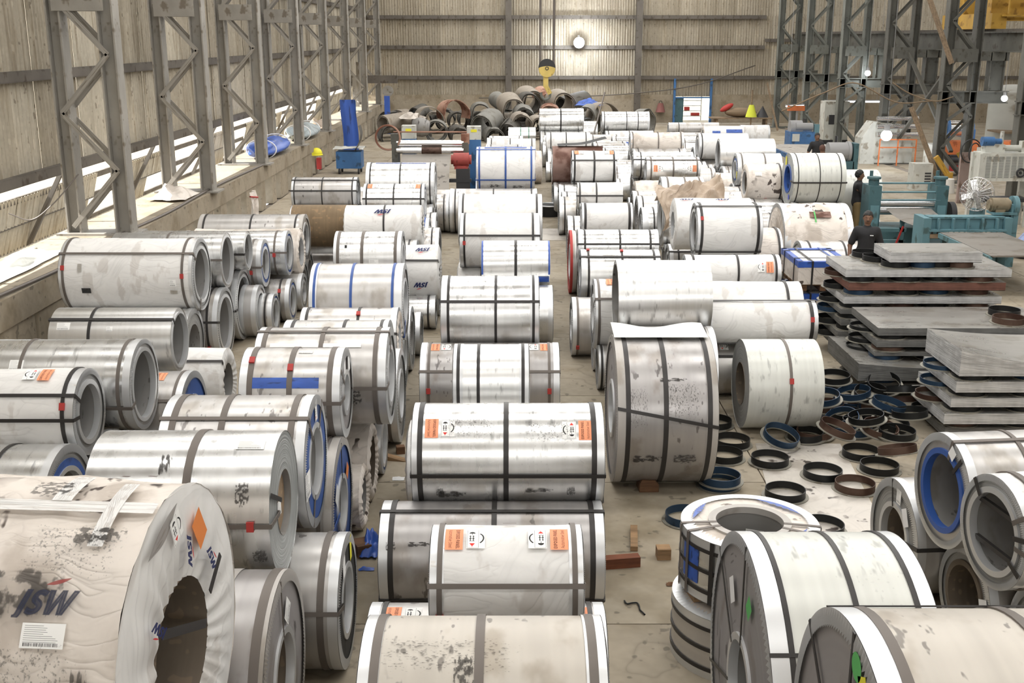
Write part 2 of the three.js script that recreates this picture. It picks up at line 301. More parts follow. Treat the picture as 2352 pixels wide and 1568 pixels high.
{
  const w = structure('roof_1', 'high roof of corrugated sheet with translucent strips'); w.userData.category = 'roof';
  let z = REAR_Z;
  const main = SKY_STRIPS.slice(0, 12);
  for (const [x, sz, sw, d] of main) { if (z - (sz + d / 2) > 0.01) mesh('roof_panel', bx(RIGHT_X + 9.4, 0.12, z - (sz + d / 2), (RIGHT_X - 9.4) / 2, ROOF_Y + 0.1, (z + sz + d / 2) / 2), M.roof, w); z = sz - d / 2; mesh('skylight_window', bx(RIGHT_X + 9.4, 0.03, d, (RIGHT_X - 9.4) / 2, ROOF_Y + 0.06, sz), M.skylight, w); }
  mesh('roof_panel', bx(RIGHT_X + 9.4, 0.12, z - BACK_Z + 0.6, (RIGHT_X - 9.4) / 2, ROOF_Y + 0.1, (z + BACK_Z - 0.6) / 2), M.roof, w);
  z = REAR_Z;
  for (const [x, sz, sw, d] of SKY_STRIPS.slice(12)) { mesh('roof_panel', bx(FAR_X - RIGHT_X, 0.12, z - (sz + d / 2), (RIGHT_X + FAR_X) / 2, ROOF_Y + 0.1, (z + sz + d / 2) / 2), M.roof, w); z = sz - d / 2; mesh('skylight_window', bx(FAR_X - RIGHT_X, 0.03, d, (RIGHT_X + FAR_X) / 2, ROOF_Y + 0.06, sz), M.skylight, w); }
  mesh('roof_panel', bx(FAR_X - RIGHT_X, 0.12, z - BACK_Z + 0.6, (RIGHT_X + FAR_X) / 2, ROOF_Y + 0.1, (z + BACK_Z - 0.6) / 2), M.roof, w);
  const r = structure('wall_right', 'outer side wall of the neighbouring bay');
  mesh('side_wall', bx(0.3, ROOF_Y + 0.2, REAR_Z - BACK_Z + 1, FAR_X + 0.15, ROOF_Y / 2, (REAR_Z + BACK_Z) / 2), M.sheetC, r);
  const b = structure('wall_rear', 'plain sheeted gable wall opposite the end wall');
  const [gx, gy, gz, gw, gh] = GABLE, zw = REAR_Z + 0.15, xr = gx + gw / 2, xl = gx - gw / 2;
  mesh('side_wall', merge([bx(FAR_X + 9.4, gy - gh / 2, 0.3, (FAR_X - 9.4) / 2, (gy - gh / 2) / 2, zw), bx(FAR_X + 9.4, ROOF_Y + 0.2 - gy - gh / 2, 0.3, (FAR_X - 9.4) / 2, (ROOF_Y + 0.2 + gy + gh / 2) / 2, zw), bx(xl + 9.4, gh, 0.3, (xl - 9.4) / 2, gy, zw), bx(FAR_X - xr, gh, 0.3, (FAR_X + xr) / 2, gy, zw)]), M.sheetB, b);
  const g = structure('fill_window_1', 'added unseen fill-light band of translucent sheeting in the gable wall');
  for (let k = 0; k < 9; k++) mesh('fill_window_pane', bx(gw / 9 - 0.04, gh, 0.03, xl + (k + 0.5) * gw / 9, gy, gz + 0.02), M.skylight, g);  // panes of the added fill band, glowing like the roof strips
  const o = structure('ground_outside', 'sunlit bare ground outside the shed'); o.userData.category = 'ground';
  mesh('ground', merge([bx(60, 0.2, 140, -38.58, 0.25, -40), bx(90, 0.2, 40, 10, -0.12, BACK_Z - 21)]), M.outside, o);
}
// ---------------------------------------------------------------- laced steel columns
function lacedColumn(x, z, y0, m, lean, label, group, inward = 1, dz = 0.34, top = ROOF_Y) {
  const t = thing('steel_column', label, 'column', [x, y0, z], 0, group), d = 0.92 * inward, H = top - y0;
  mesh('chord', ribeam(0.30, dz, 0.03, H), m, t);                                   // inner chord
  mesh('chord', ribeam(0.26, dz, 0.03, H).translate(-d, 0, 0), m, t);                // outer chord
  for (const s of [1, -1]) for (let k = 0; k < 8; k++) {
    const ya = 0.15 + k * 1.03, yb = ya + 1.03, a = k % 2 ? 0 : -d, b = k % 2 ? -d : 0;
    if (yb > H) break;
    mesh('lacing_bar', bar(V(a, ya, s * (dz / 2 + 0.01)), V(b, yb, s * (dz / 2 + 0.01)), 0.09, 0.02), m, t);
  }
  mesh('batten_plate', bx(0.92, 0.42, 0.03, -d / 2, 4.2, dz / 2 + 0.01), m, t);
  mesh('batten_plate', bx(0.92, 0.42, 0.03, -d / 2, 4.2, -dz / 2 - 0.01), m, t);
  mesh('base_plate', bx(1.5, 0.04, 0.6, -d / 2, 0.02, 0), m, t);
  return t;
}
for (let k = 0; k < 8; k++) lacedColumn(-7.2, -20.7 - k * 5.85, 1.25, M.column, 0, 'grey laced steel column standing on the concrete kerb', 'columns along the kerb');

// ---------------------------------------------------------------- stickers and print
function canvasTex(w, h, draw) { const c = document.createElement('canvas'); c.width = w; c.height = h; draw(c.getContext('2d'), w, h); const t = new THREE.CanvasTexture(c); t.colorSpace = THREE.SRGBColorSpace; return t; }
function drawExposed(g, w, h, flip) {      // text runs along the height, as on the coils
  g.fillStyle = '#f7a078'; g.fillRect(0, 0, w, h);
  g.save(); g.translate(w / 2, h / 2); g.rotate(flip * Math.PI / 2); g.fillStyle = '#3a1a10'; g.textAlign = 'center'; g.textBaseline = 'middle';
  g.font = 'bold 36px sans-serif'; g.fillText('EXPOSED PANEL', 0, -26, h * 0.92); g.font = '34px sans-serif'; g.fillText('Automotive Steel', 0, 26, h * 0.88); g.restore();
}
function drawHandling(g, w, h, flip) {
  g.fillStyle = '#f4f4f2'; g.fillRect(0, 0, w, h);
  g.save(); if (flip < 0) { g.translate(w, h); g.rotate(Math.PI); }
  g.strokeStyle = '#222'; g.lineWidth = 2; g.strokeRect(8, 8, w * 0.6, h - 16); g.fillStyle = '#222';
  g.beginPath(); g.arc(50, 62, 26, Math.PI, 0); g.fill(); g.fillRect(48, 62, 4, 22);
  for (const y of [130, 165]) { g.fillRect(24, y, 46, 5); g.fillRect(30, y - 26, 7, 26); g.fillRect(56, y - 26, 7, 26); g.beginPath(); g.moveTo(24, y - 24); g.lineTo(33, y - 40); g.lineTo(43, y - 24); g.fill(); g.beginPath(); g.moveTo(50, y - 24); g.lineTo(59, y - 40); g.lineTo(69, y - 24); g.fill(); }
  g.fillStyle = '#e0392f'; g.beginPath(); g.moveTo(26, 196); g.lineTo(74, 196); g.lineTo(56, 226); g.lineTo(44, 226); g.fill(); g.fillRect(48, 222, 4, 20);
  g.strokeStyle = '#222'; g.lineWidth = 12; g.beginPath(); g.arc(w * 0.42, h / 2, w * 0.5, -0.9, 0.9); g.stroke();
  g.restore();
}
function drawSheetLabel(g, w, h) { g.fillStyle = '#f2f2f0'; g.fillRect(0, 0, w, h); g.fillStyle = '#8a8a8a'; for (let k = 0; k < 9; k++) g.fillRect(12, 16 + k * 13, (w - 24) * (0.45 + 0.5 * hash(k, 3, 8)), 3); g.fillStyle = '#333'; for (let k = 0; k < 26; k++) g.fillRect(14 + k * 6, h - 34, 1 + 3 * hash(k, 5, 9), 22); }
function drawJSW(g, w, h, faded) {
  g.clearRect(0, 0, w, h); g.save(); g.transform(1, 0, -0.35, 1, 60, 0);
  g.fillStyle = faded ? 'rgba(38,44,66,0.78)' : 'rgba(20,32,88,0.95)'; g.font = 'bold 150px sans-serif'; g.textBaseline = 'alphabetic'; g.fillText('JSW', 4, h - 20, w * 0.84); g.lineWidth = 9; g.strokeStyle = g.fillStyle; g.strokeText('JSW', 4, h - 20, w * 0.84); g.restore();
  g.fillStyle = faded ? 'rgba(150,40,40,0.75)' : 'rgba(205,40,45,0.95)'; g.beginPath(); g.moveTo(w * 0.42, h * 0.2); g.quadraticCurveTo(w * 0.56, h * 0.05, w * 0.8, h * 0.01); g.quadraticCurveTo(w * 0.7, h * 0.16, w * 0.54, h * 0.2); g.fill();
}
const TD = { exL: canvasTex(128, 208, (g, w, h) => drawExposed(g, w, h, 1)), exR: canvasTex(128, 208, (g, w, h) => drawExposed(g, w, h, -1)), haL: canvasTex(160, 256, (g, w, h) => drawHandling(g, w, h, 1)), haR: canvasTex(160, 256, (g, w, h) => drawHandling(g, w, h, -1)), note: canvasTex(192, 160, drawSheetLabel), jsw: canvasTex(320, 192, (g, w, h) => drawJSW(g, w, h, false)), jswOld: canvasTex(320, 192, (g, w, h) => drawJSW(g, w, h, true)) };
for (const k of ['exL', 'exR', 'haL', 'haR', 'note']) M[k] = std([1, 1, 1], { map: TD[k], roughness: 0.75 });
for (const k of ['jsw', 'jswOld']) M[k] = std([1, 1, 1], { map: TD[k], roughness: 0.7, transparent: true });

// ---------------------------------------------------------------- coil geometry; the axis lies along x, an angle of 0 is the top, growing towards the viewer
const TAU = Math.PI * 2;
function shell(x0, x1, r, seg, nx, ou, ov, disp, flip) {
  return grid(seg, nx, (u, v) => { const a = Math.PI + u * TAU, x = x0 + (x1 - x0) * (flip ? 1 - v : v), q = disp ? r + disp(a, v) : r; return [x, q * Math.cos(a), q * Math.sin(a), a * r + ou, x + ov]; }, true);
}
function ringBand(x0, x1, ri, ro, seg) {   // closed ring of rectangular section
  const p = [[x0, ri], [x0, ro], [x1, ro], [x1, ri], [x0, ri]], gs = [];
  for (let k = 0; k < 4; k++) gs.push(grid(seg, 1, (u, v) => { const a = u * TAU, x = p[k][0] + (p[k + 1][0] - p[k][0]) * v, r = p[k][1] + (p[k + 1][1] - p[k][1]) * v; return [x, r * Math.cos(a), r * Math.sin(a), a * ro, x + r]; }, true));
  return merge(gs);
}
function disc(x, ri, ro, seg, rings, side, disp, ou = 0) {
  return grid(seg, rings, (u, v) => { const a = (side > 0 ? u : 1 - u) * TAU, r = ri + (ro - ri) * v, q = disp ? disp(a, v) : 0; return [x + side * q, r * Math.cos(a), r * Math.sin(a), a * 0.3 + ou, r]; }, true);
}
function edgeGuard(xe, side, R0, w, fl, n) { // folded edge protector with crimped teeth on the face
  const o = 0.005, a = grid(n, 1, (u, v) => { const t = u * TAU; return [xe + side * o - side * w * v, (R0 + o) * Math.cos(t), (R0 + o) * Math.sin(t), t * R0, v * w]; }, true);
  const b = grid(n * 2, 2, (u, v) => { const t = u * TAU, i = Math.round(u * n * 2), odd = i % 2, r = R0 + o - fl * v * (odd ? 1 : 0.72), q = v > 0.4 ? (odd ? 0.011 : 0.001) : 0.003; return [xe + side * (o + q), r * Math.cos(t), r * Math.sin(t), t * R0, r]; }, false);
  return merge([a, b]);
}
function patch(xc, q, w, h, r, seg = 6) {  // sheet lying on the drum, its middle at angle q
  return grid(seg, seg, (u, v) => { const a = q + (0.5 - v) * h / r; return [xc + (u - 0.5) * w, r * Math.cos(a), r * Math.sin(a), u, v]; });
}
function axialStrap(L, r, ri, q, w) {      // along the drum, down both faces and back through the bore
  const g = [bx(L + 0.03, 0.006, w, 0, r + 0.012, 0), bx(L + 0.03, 0.006, w, 0, ri - 0.004, 0), bx(0.006, r - ri + 0.012, w, L / 2 + 0.016, (r + ri) / 2 + 0.004, 0), bx(0.006, r - ri + 0.012, w, -L / 2 - 0.016, (r + ri) / 2 + 0.004, 0)];
  return merge(g).rotateX(q);
}
const BODY = { g: M.galv, m: M.bright, d: M.dull, p: M.plain, c: M.cream, o: M.darkSteel, w: M.wrap, W: M.dirty, k: M.kraft, r: M.rusty };
const FACE = { s: M.faceSteel, p: M.faceSpiral, l: M.facePlate, b: M.faceBlue, k: M.faceDark, w: M.wrap, W: M.dirty, d: M.dull };
const STRAP = { K: M.strap, T: M.strapTan, B: M.strapBlue, G: M.strapGreen, R: M.red };
function coil(x0, x1, dist, y, r, o) {
  const L = x1 - x0, near = dist < 12, far = dist > 24, seg = near ? 72 : far ? 36 : 48, ri = r * (o.ri ?? 0.52), wrapped = 'wW'.includes(o.b);
  const t = thing(o.nm ?? (wrapped ? 'wrapped_coil' : 'steel_coil'), o.l, 'coil', [(x0 + x1) / 2, y - r, -dist], R(o.ya ?? 0), o.g);
  const up = (g) => g.translate(0, r, 0), ou = rnd() * 2, ov = rnd() * 2, s1 = rnd() * 50;
  const lump = o.b === 'W' ? (a, v) => 0.012 * Math.sin(3 * a + s1 + 5 * v) + 0.008 * Math.sin(9 * a - 13 * v + s1) + 0.006 * Math.sin(23 * a + 31 * v) : o.b === 'w' ? (a, v) => 0.004 * Math.sin(5 * a + s1 + 6 * v) + 0.003 * Math.sin(17 * a - 9 * v) : null;
  mesh('body', up(shell(-L / 2, L / 2, r, seg, wrapped ? 14 : 1, ou, ov, lump)), BODY[o.b], t);
  for (const sd of [-1, 1]) {
    const fm = FACE[o.f ?? 's'], pleat = 'wW'.includes(o.f) ? (a, v) => (0.03 * Math.sin(v * Math.PI) + 0.009 * Math.sin(a * 26 + 4 * Math.sin(a * 3)) * (1 - v * v)) : null;
    mesh('end_face', up(disc(sd * (L / 2 - (pleat ? 0.004 : 0.006)), ri, r - 0.001, pleat ? Math.max(seg, 120) : seg, pleat ? 6 : 1, sd, pleat, ou)), fm, t);
    if (o.f2) mesh('face_cover', up(ringBand(sd > 0 ? L / 2 - 0.004 : -L / 2 - 0.004, sd > 0 ? L / 2 + 0.004 : -L / 2 + 0.004, ri, r * (o.f2r ?? 0.86), seg)), FACE[o.f2], t);
    if (o.e ?? !wrapped) mesh('edge_guard', up(edgeGuard(sd * L / 2, sd, r, o.ew ?? 0.075, Math.min(0.085, (r - ri) * 0.45), near ? 150 : far ? 36 : 84)), o.ed ? M.edgeDull : M.edge, t);
    if (o.ir !== 0) mesh('bore_ring', up(ringBand(sd > 0 ? L / 2 - 0.05 : -L / 2 - 0.012, sd > 0 ? L / 2 + 0.012 : -L / 2 + 0.05, ri - 0.006, ri + Math.min(0.04, (r - ri) * 0.3), seg)), o.irm ?? M.edge, t);
  }
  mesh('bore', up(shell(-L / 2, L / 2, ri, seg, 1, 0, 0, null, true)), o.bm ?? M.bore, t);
  const sm = STRAP[o.sc ?? (rnd() < 0.3 ? 'T' : 'K')], sw = o.sw ?? 0.034;
  const straps = o.s ?? [0.06, 0.5, 0.94];
  const bands = []; for (const q of straps) bands[bands.length] = mesh('strap', up(ringBand(-L / 2 + q * L - sw / 2, -L / 2 + q * L + sw / 2, r + (lump ? 0.002 : 0.001), r + (o.b === 'W' ? 0.028 : lump ? 0.016 : 0.009), seg)), sm, t);
  const al = Math.atan2(EYE - y, dist), ang = (q) => Math.acos(1 - 2 * q) - al;   // q: how far down the visible drum
  for (const q of o.a ?? []) mesh('axial_strap', up(axialStrap(L, r + (o.b === 'W' ? 0.018 : lump ? 0.008 : 0), ri, ang(q), 0.034)), sm, t);
  for (const [k, q] of o.bk ?? []) { const g = bx(0.05, 0.016, 0.07, -L / 2 + k * L, r + 0.016, 0).rotateX(ang(q)); mesh('buckle', up(g), M.red, bands[straps.reduce((m, s, i) => Math.abs(s - k) < Math.abs(straps[m] - k) ? i : m, 0)] ?? t); }
  for (const [kind, k, q, w, h] of o.st ?? []) {
    const side = k < 0.5 ? 'L' : 'R', rad = r + (o.b === 'W' ? 0.03 : lump ? 0.018 : 0.004), xc = -L / 2 + k * L;
    if (kind === 'ex') { mesh('warning_label', up(patch(xc, ang(q), 0.115, 0.19, rad)), M['ex' + side], t); mesh('handling_label', up(patch(xc + (side === 'L' ? 0.14 : -0.14), ang(q), 0.12, 0.17, rad)), M['ha' + side], t); } else if (kind === 'jsw' || kind === 'jswOld') { const g = patch(xc, ang(q), w, h, rad + 0.004, 8); if (o.up) { const uv = g.attributes.uv; for (let i = 0; i < uv.count; i++) uv.setXY(i, 1 - uv.getX(i), 1 - uv.getY(i)); } mesh('printed_logo', up(g), M[kind], t); } else if (kind === 'note') mesh('paper_label', up(patch(xc, ang(q), w ?? 0.16, h ?? 0.12, rad)), M.note, t);
    else if (kind.startsWith('smudge')) mesh('stain', up(patch(xc, ang(q), w, h, rad + 0.002, 10)), M[kind], t);
    else mesh(kind === 'blueFilm' ? 'film_strip' : kind === 'tape' ? 'tape' : 'tag', up(patch(xc, ang(q), w, h, rad + (kind === 'tape' ? 0.003 : 0), 10)), M[kind], t);
  }
  t.userData.dim = null; delete t.userData.dim;
  return Object.assign(t, { L, r, ri });
}
const P={A1:[-3.11,-1.70,5.21,1.750,0.850],A2:[-4.95,-4.05,9.44,0.614,0.614],A3:[-5.22,-4.07,10.19,1.323,0.413],A4:[-5.74,-3.83,11.10,1.313,0.465],A4b:[-5.48,-4.38,13.03,0.528,0.528],
A5:[-5.31,-3.91,12.69,1.363,0.375],A6:[-6.46,-4.57,16.11,1.433,0.524],A7:[-6.11,-4.42,17.06,1.453,0.427],A8:[-6.02,-4.27,17.82,1.464,0.317],A9:[-5.72,-4.19,18.64,1.099,0.400],
A10:[-5.72,-3.94,19.43,1.121,0.387],A11:[-5.79,-3.88,20.21,0.993,0.413],A12:[-5.88,-3.93,21.08,1.080,0.464],A5b:[-5.88,-4.42,16.71,0.543,0.543],A6b:[-5.95,-4.40,17.82,0.576,0.576],
A7b:[-4.42,-4.16,17.97,0.426,0.426],A8b:[-4.18,-3.96,18.16,0.332,0.332],A9b:[-5.44,-3.83,19.00,0.368,0.368],A10b:[-5.34,-3.78,19.80,0.332,0.332],AL1:[-5.00,-3.72,13.99,0.442,0.442],
AL2:[-4.65,-3.59,11.92,0.591,0.591],AL3:[-4.93,-4.03,10.54,0.493,0.493],C0:[-2.96,-1.67,7.60,1.507,0.524],C1:[-2.78,-1.63,8.68,1.406,0.545],C2:[-2.46,-1.56,9.99,1.580,0.419],
C3:[-2.53,-1.24,10.90,1.467,0.489],C4:[-2.47,-1.35,11.85,1.316,0.478],C5:[-2.65,-1.45,13.79,1.098,0.375],C6:[-2.64,-1.44,14.64,1.362,0.512],C7:[-2.88,-1.80,18.16,1.287,0.426],
C7w:[-2.45,-1.26,18.95,0.875,0.469],C8:[-4.42,-3.58,23.04,0.475,0.475],C9:[-3.18,-1.74,21.37,1.264,0.414],C10:[-4.36,-3.10,22.19,1.148,0.417],C11:[-3.27,-1.94,24.85,1.248,0.398],
C12:[-5.13,-3.63,26.32,1.232,0.382],C13:[-3.44,-1.84,26.82,1.377,0.527],CL1:[-2.94,-1.82,24.43,0.475,0.475],CL2:[-2.95,-1.73,25.36,0.462,0.462],CF1:[-2.13,-1.30,7.95,0.524,0.524],
CF2:[-1.87,-1.51,6.57,0.700,0.700],CF3:[-2.33,-1.57,9.57,0.627,0.627],CF4:[-2.41,-1.50,11.21,0.413,0.413],CF4b:[-2.36,-1.50,10.47,0.330,0.330],CF5:[-2.36,-1.46,11.95,0.337,0.337],
CF6:[-2.32,-1.36,13.01,0.570,0.570],CF7:[-2.55,-1.51,15.11,0.486,0.486],D1:[-0.73,0.45,4.99,1.400,0.550],D1u:[-0.99,0.64,7.02,0.469,0.469],D2:[-0.52,0.45,6.76,1.315,0.355],
D3:[-1.11,0.77,8.92,0.452,0.452],D4:[-0.86,0.79,9.41,1.197,0.447],D4u:[-1.07,0.90,11.06,0.450,0.450],D5:[-0.61,0.17,11.49,1.236,0.386],D6:[-1.15,0.59,13.80,0.500,0.500],
D8:[-0.91,0.34,14.40,1.272,0.485],D8r:[-0.53,0.64,17.50,0.474,0.474],D9:[-0.49,0.61,18.03,1.217,0.367],D10:[-0.95,0.42,19.61,0.450,0.450],D11:[-0.89,0.47,19.43,1.346,0.468],
D12:[-1.02,0.57,21.63,1.350,0.500],D13:[-1.55,0.70,28.19,0.550,0.550],D14:[-0.92,0.59,29.44,1.464,0.564],D14r:[-0.82,0.99,38.07,0.550,0.550],D15:[-0.94,0.91,43.74,0.500,0.500],
D16:[-0.15,1.00,48.15,0.746,0.346],D17:[1.16,3.01,48.03,1.365,0.515],E1:[3.79,5.78,48.08,1.325,0.425],E1b:[2.10,3.93,52.54,0.516,0.516],E2:[1.21,2.75,39.90,1.198,0.348],
E3:[3.91,7.01,47.48,0.500,0.500],E4:[3.96,6.27,44.72,0.500,0.500],E5:[4.08,5.90,39.09,1.256,0.356],E6:[6.78,8.95,49.20,0.943,0.274],E7:[7.20,8.69,42.68,1.231,0.331],
E8:[9.25,10.40,45.97,0.974,0.374],E9:[6.12,7.73,37.24,1.317,0.417],E10:[6.36,8.04,34.78,1.314,0.464],E11:[1.12,2.51,31.42,1.336,0.530],E12:[1.62,2.79,30.45,1.389,0.439],
E12l:[1.61,3.27,37.75,0.450,0.450],E13:[3.76,5.23,31.56,1.195,0.345],E13b:[3.50,5.21,32.57,1.218,0.368],E14:[3.41,4.36,25.68,1.275,0.425],E15:[1.54,2.60,26.45,1.162,0.312],
E15l:[1.25,2.61,29.84,0.500,0.500],E16:[1.43,2.45,22.83,1.180,0.330],E17:[1.20,2.64,20.13,1.116,0.298],E17l:[1.12,2.30,21.27,0.600,0.600],E18:[1.11,2.36,17.77,1.087,0.394],
E19:[0.93,1.30,16.85,0.451,0.451],E20:[1.17,1.65,15.57,0.966,0.493],E21:[1.37,1.88,17.10,0.499,0.499],E22:[1.39,2.62,14.68,1.407,0.507],E23:[1.11,2.15,11.81,0.812,0.812],
E24:[2.83,4.36,18.02,1.057,0.292],E25:[2.62,4.05,15.42,1.078,0.385],E26:[2.60,4.08,14.72,1.057,0.298],E27:[2.32,3.77,14.87,0.369,0.369],E28:[2.89,3.81,13.52,0.562,0.562],
E29:[3.22,4.33,19.58,1.508,0.468],E29b:[4.11,4.82,26.50,0.500,0.500],E30:[3.73,4.89,20.34,0.900,0.500],E31:[3.09,4.53,21.24,1.335,0.494],E32:[3.16,3.91,23.60,1.053,0.583],
E33:[3.06,3.66,26.34,0.450,0.450],E34:[3.43,4.46,24.44,0.450,0.450],E35:[3.12,3.70,22.04,0.400,0.400],E36:[3.43,4.48,35.66,0.400,0.400],E37:[3.36,4.34,30.59,0.500,0.500],
E38:[6.61,7.80,38.49,0.500,0.500],E39:[6.09,7.28,30.65,1.309,0.430],E40:[6.03,7.04,33.27,0.450,0.450],E41:[6.06,7.38,30.82,0.450,0.450],E42:[5.78,6.72,27.77,1.305,0.455],
E43:[6.61,7.56,28.80,0.650,0.650],E44:[6.58,7.81,26.74,1.534,0.604],E44b:[7.89,9.11,28.03,1.000,0.600],E45:[5.38,6.73,22.49,0.773,0.773],E46:[5.52,6.89,21.25,0.501,0.501],
F1:[1.39,2.33,6.03,0.950,0.950],F2:[1.38,2.51,4.00,1.700,0.800],F4:[3.48,4.94,8.49,1.255,0.465],F5:[3.52,4.48,7.61,1.299,0.419],F6:[3.40,4.40,9.18,0.512,0.512],
F7:[3.68,4.47,8.27,0.410,0.410],F8:[3.92,4.73,7.42,0.451,0.451]};
const LOW=[[-3.07,-1.74,5.45,0.458],[-3.07,-1.74,4.45,0.558],[-6.42,-4.61,15.65,0.505],[-5.75,-3.92,20.67,0.362],[-5.84,-3.97,21.54,0.374],[-2.61,-1.49,14.21,0.419],
[-2.84,-1.84,17.70,0.489],[-2.41,-1.30,19.41,0.279],[-2.41,-1.30,18.49,0.279],[-3.14,-1.78,21.69,0.453],[-3.14,-1.78,20.69,0.560],[-5.09,-3.67,26.78,0.488],
[-5.09,-3.67,25.78,0.512],[-3.40,-1.88,27.28,0.478],[-3.40,-1.88,26.32,0.488],[-0.69,0.41,5.45,0.476],[-0.69,0.41,4.49,0.486],[-0.82,0.75,9.87,0.436],
[-0.57,0.13,12.01,0.505],[-0.87,0.30,14.86,0.451],[-0.45,0.57,18.49,0.489],[-0.98,0.53,22.09,0.479],[-0.98,0.53,21.13,0.490],[-0.88,0.55,29.90,0.499],
[-0.11,0.96,48.61,0.294],[-0.11,0.96,47.69,0.294],[1.20,2.97,48.49,0.478],[1.20,2.97,47.53,0.488],[3.83,5.74,48.54,0.507],[1.25,2.71,40.36,0.490],
[1.25,2.71,39.36,0.516],[4.12,5.86,39.55,0.513],[4.12,5.86,38.49,0.559],[6.82,8.91,49.66,0.418],[6.82,8.91,48.74,0.418],[7.24,8.65,43.14,0.515],
[7.24,8.65,42.06,0.570],[9.29,10.36,46.43,0.376],[9.29,10.36,45.51,0.376],[6.16,7.69,37.52,0.470],[6.40,8.00,35.24,0.482],[6.40,8.00,34.26,0.498],
[1.16,2.47,31.88,0.457],[1.16,2.47,30.96,0.457],[3.80,5.19,32.02,0.491],[3.54,5.17,33.03,0.489],[3.45,4.32,25.34,0.456],[1.58,2.56,26.91,0.494],
[1.58,2.56,25.89,0.528],[1.47,2.41,23.29,0.492],[1.24,2.60,20.27,0.413],[1.15,2.32,18.23,0.415],[1.21,1.61,16.03,0.306],[1.21,1.61,15.11,0.306],
[1.43,2.58,13.94,0.590],[2.87,4.32,18.48,0.458],[2.87,4.32,17.56,0.458],[2.66,4.01,15.88,0.416],[3.77,4.85,20.80,0.273],[3.77,4.85,19.88,0.273],
[3.20,3.87,23.14,0.296],[5.82,6.68,27.31,0.482],[6.62,7.77,26.28,0.511],[7.93,9.07,28.49,0.263],[7.93,9.07,27.57,0.263],[1.42,2.47,4.46,0.489],
[1.42,2.47,3.48,0.501]];
const FILL=[[-2.77,-1.49,16.07,0.47],[-2.92,-1.42,16.87,0.33],[-2.92,-1.50,22.40,0.28],[-2.92,-1.52,23.15,0.47],[-2.80,-1.59,28.29,0.47],[-2.86,-1.42,29.23,0.47],
[-4.57,-3.21,22.28,0.28],[-4.65,-3.36,23.99,0.47],[-4.62,-3.32,24.84,0.38],[-4.60,-3.32,28.07,0.33],[-4.61,-3.33,28.87,0.47],[-4.60,-3.21,29.81,0.47],
[-1.00,0.38,15.63,0.33],[-1.01,0.33,16.43,0.47],[-0.94,0.44,20.36,0.28],[-0.89,0.45,22.89,0.33],[-1.01,0.36,23.69,0.47],[-0.92,0.48,24.63,0.47],
[-0.87,0.36,25.57,0.47],[-0.90,0.42,26.51,0.47],[-1.00,0.36,27.31,0.33],[-0.89,0.39,29.05,0.33],[-0.95,0.47,30.87,0.47],[-1.01,0.30,31.81,0.47],
[-0.93,0.42,32.75,0.47],[-1.02,0.47,33.69,0.47],[-0.91,0.42,34.63,0.47],[-0.99,0.48,35.57,0.47],[-0.99,0.50,36.51,0.47],[-0.87,0.33,37.26,0.28],
[-0.91,0.34,39.09,0.47],[-0.97,0.37,40.03,0.47],[-0.90,0.46,40.97,0.47],[-0.90,0.33,41.91,0.47],[-0.98,0.42,42.81,0.43],[-0.98,0.42,44.73,0.47],
[-0.90,0.43,45.67,0.47],[1.31,2.46,19.13,0.47],[1.22,2.56,22.10,0.28],[1.26,2.54,24.04,0.28],[1.24,2.52,24.79,0.47],[1.18,2.46,27.89,0.47],
[1.29,2.53,28.83,0.47],[1.28,2.44,32.83,0.47],[1.25,2.50,33.77,0.47],[1.29,2.48,34.71,0.47],[1.29,2.46,35.65,0.47],[1.32,2.47,36.59,0.47],
[1.17,2.58,38.53,0.33],[1.27,2.57,41.22,0.38],[1.28,2.55,42.07,0.47],[1.17,2.47,43.01,0.47],[1.32,2.58,43.95,0.47],[1.25,2.50,44.89,0.47],
[1.30,2.43,45.83,0.47],[3.22,4.34,19.20,0.28],[3.19,4.35,27.26,0.28],[3.14,4.35,28.01,0.47],[3.12,4.41,28.95,0.47],[3.10,4.31,29.75,0.33],
[3.12,4.44,33.83,0.33],[3.09,4.43,34.63,0.47],[3.20,4.36,36.53,0.47],[3.22,4.40,40.53,0.47],[3.19,4.43,41.47,0.47],[3.07,4.33,42.41,0.47],
[3.11,4.35,43.35,0.47],[3.08,4.36,45.53,0.33],[3.18,4.38,46.33,0.47],[5.05,6.23,26.38,0.38],[5.00,6.18,28.11,0.33],[5.01,6.25,28.91,0.47],
[4.97,6.16,29.85,0.47],[5.00,6.15,34.21,0.47],[4.92,6.24,35.15,0.47],[4.97,6.19,36.09,0.47],[5.05,6.15,36.99,0.43],[4.97,6.21,40.53,0.47],
[5.00,6.29,41.47,0.47],[5.01,6.13,42.41,0.47],[5.05,6.14,43.35,0.47],[5.02,6.19,45.53,0.33],[4.98,6.20,46.33,0.47],[6.60,7.78,29.85,0.43],
[6.65,7.81,31.77,0.47],[6.55,7.87,32.52,0.28],[6.66,7.82,36.21,0.47],[6.63,7.82,39.24,0.28],[6.67,7.71,39.99,0.47],[6.57,7.73,40.93,0.47],
[6.54,7.81,43.90,0.28],[6.67,7.88,44.65,0.47],[6.61,7.90,45.59,0.47]];
P.E3[1] = 5.9; P.E4[1] = 5.7; P.D13[1] = 0.62;
const EXS = (q) => [['ex', 0.1, q], ['ex', 0.9, q]];
const C = {};
function put(id, o) { C[id] = coil(...P[id], o); return C[id]; }
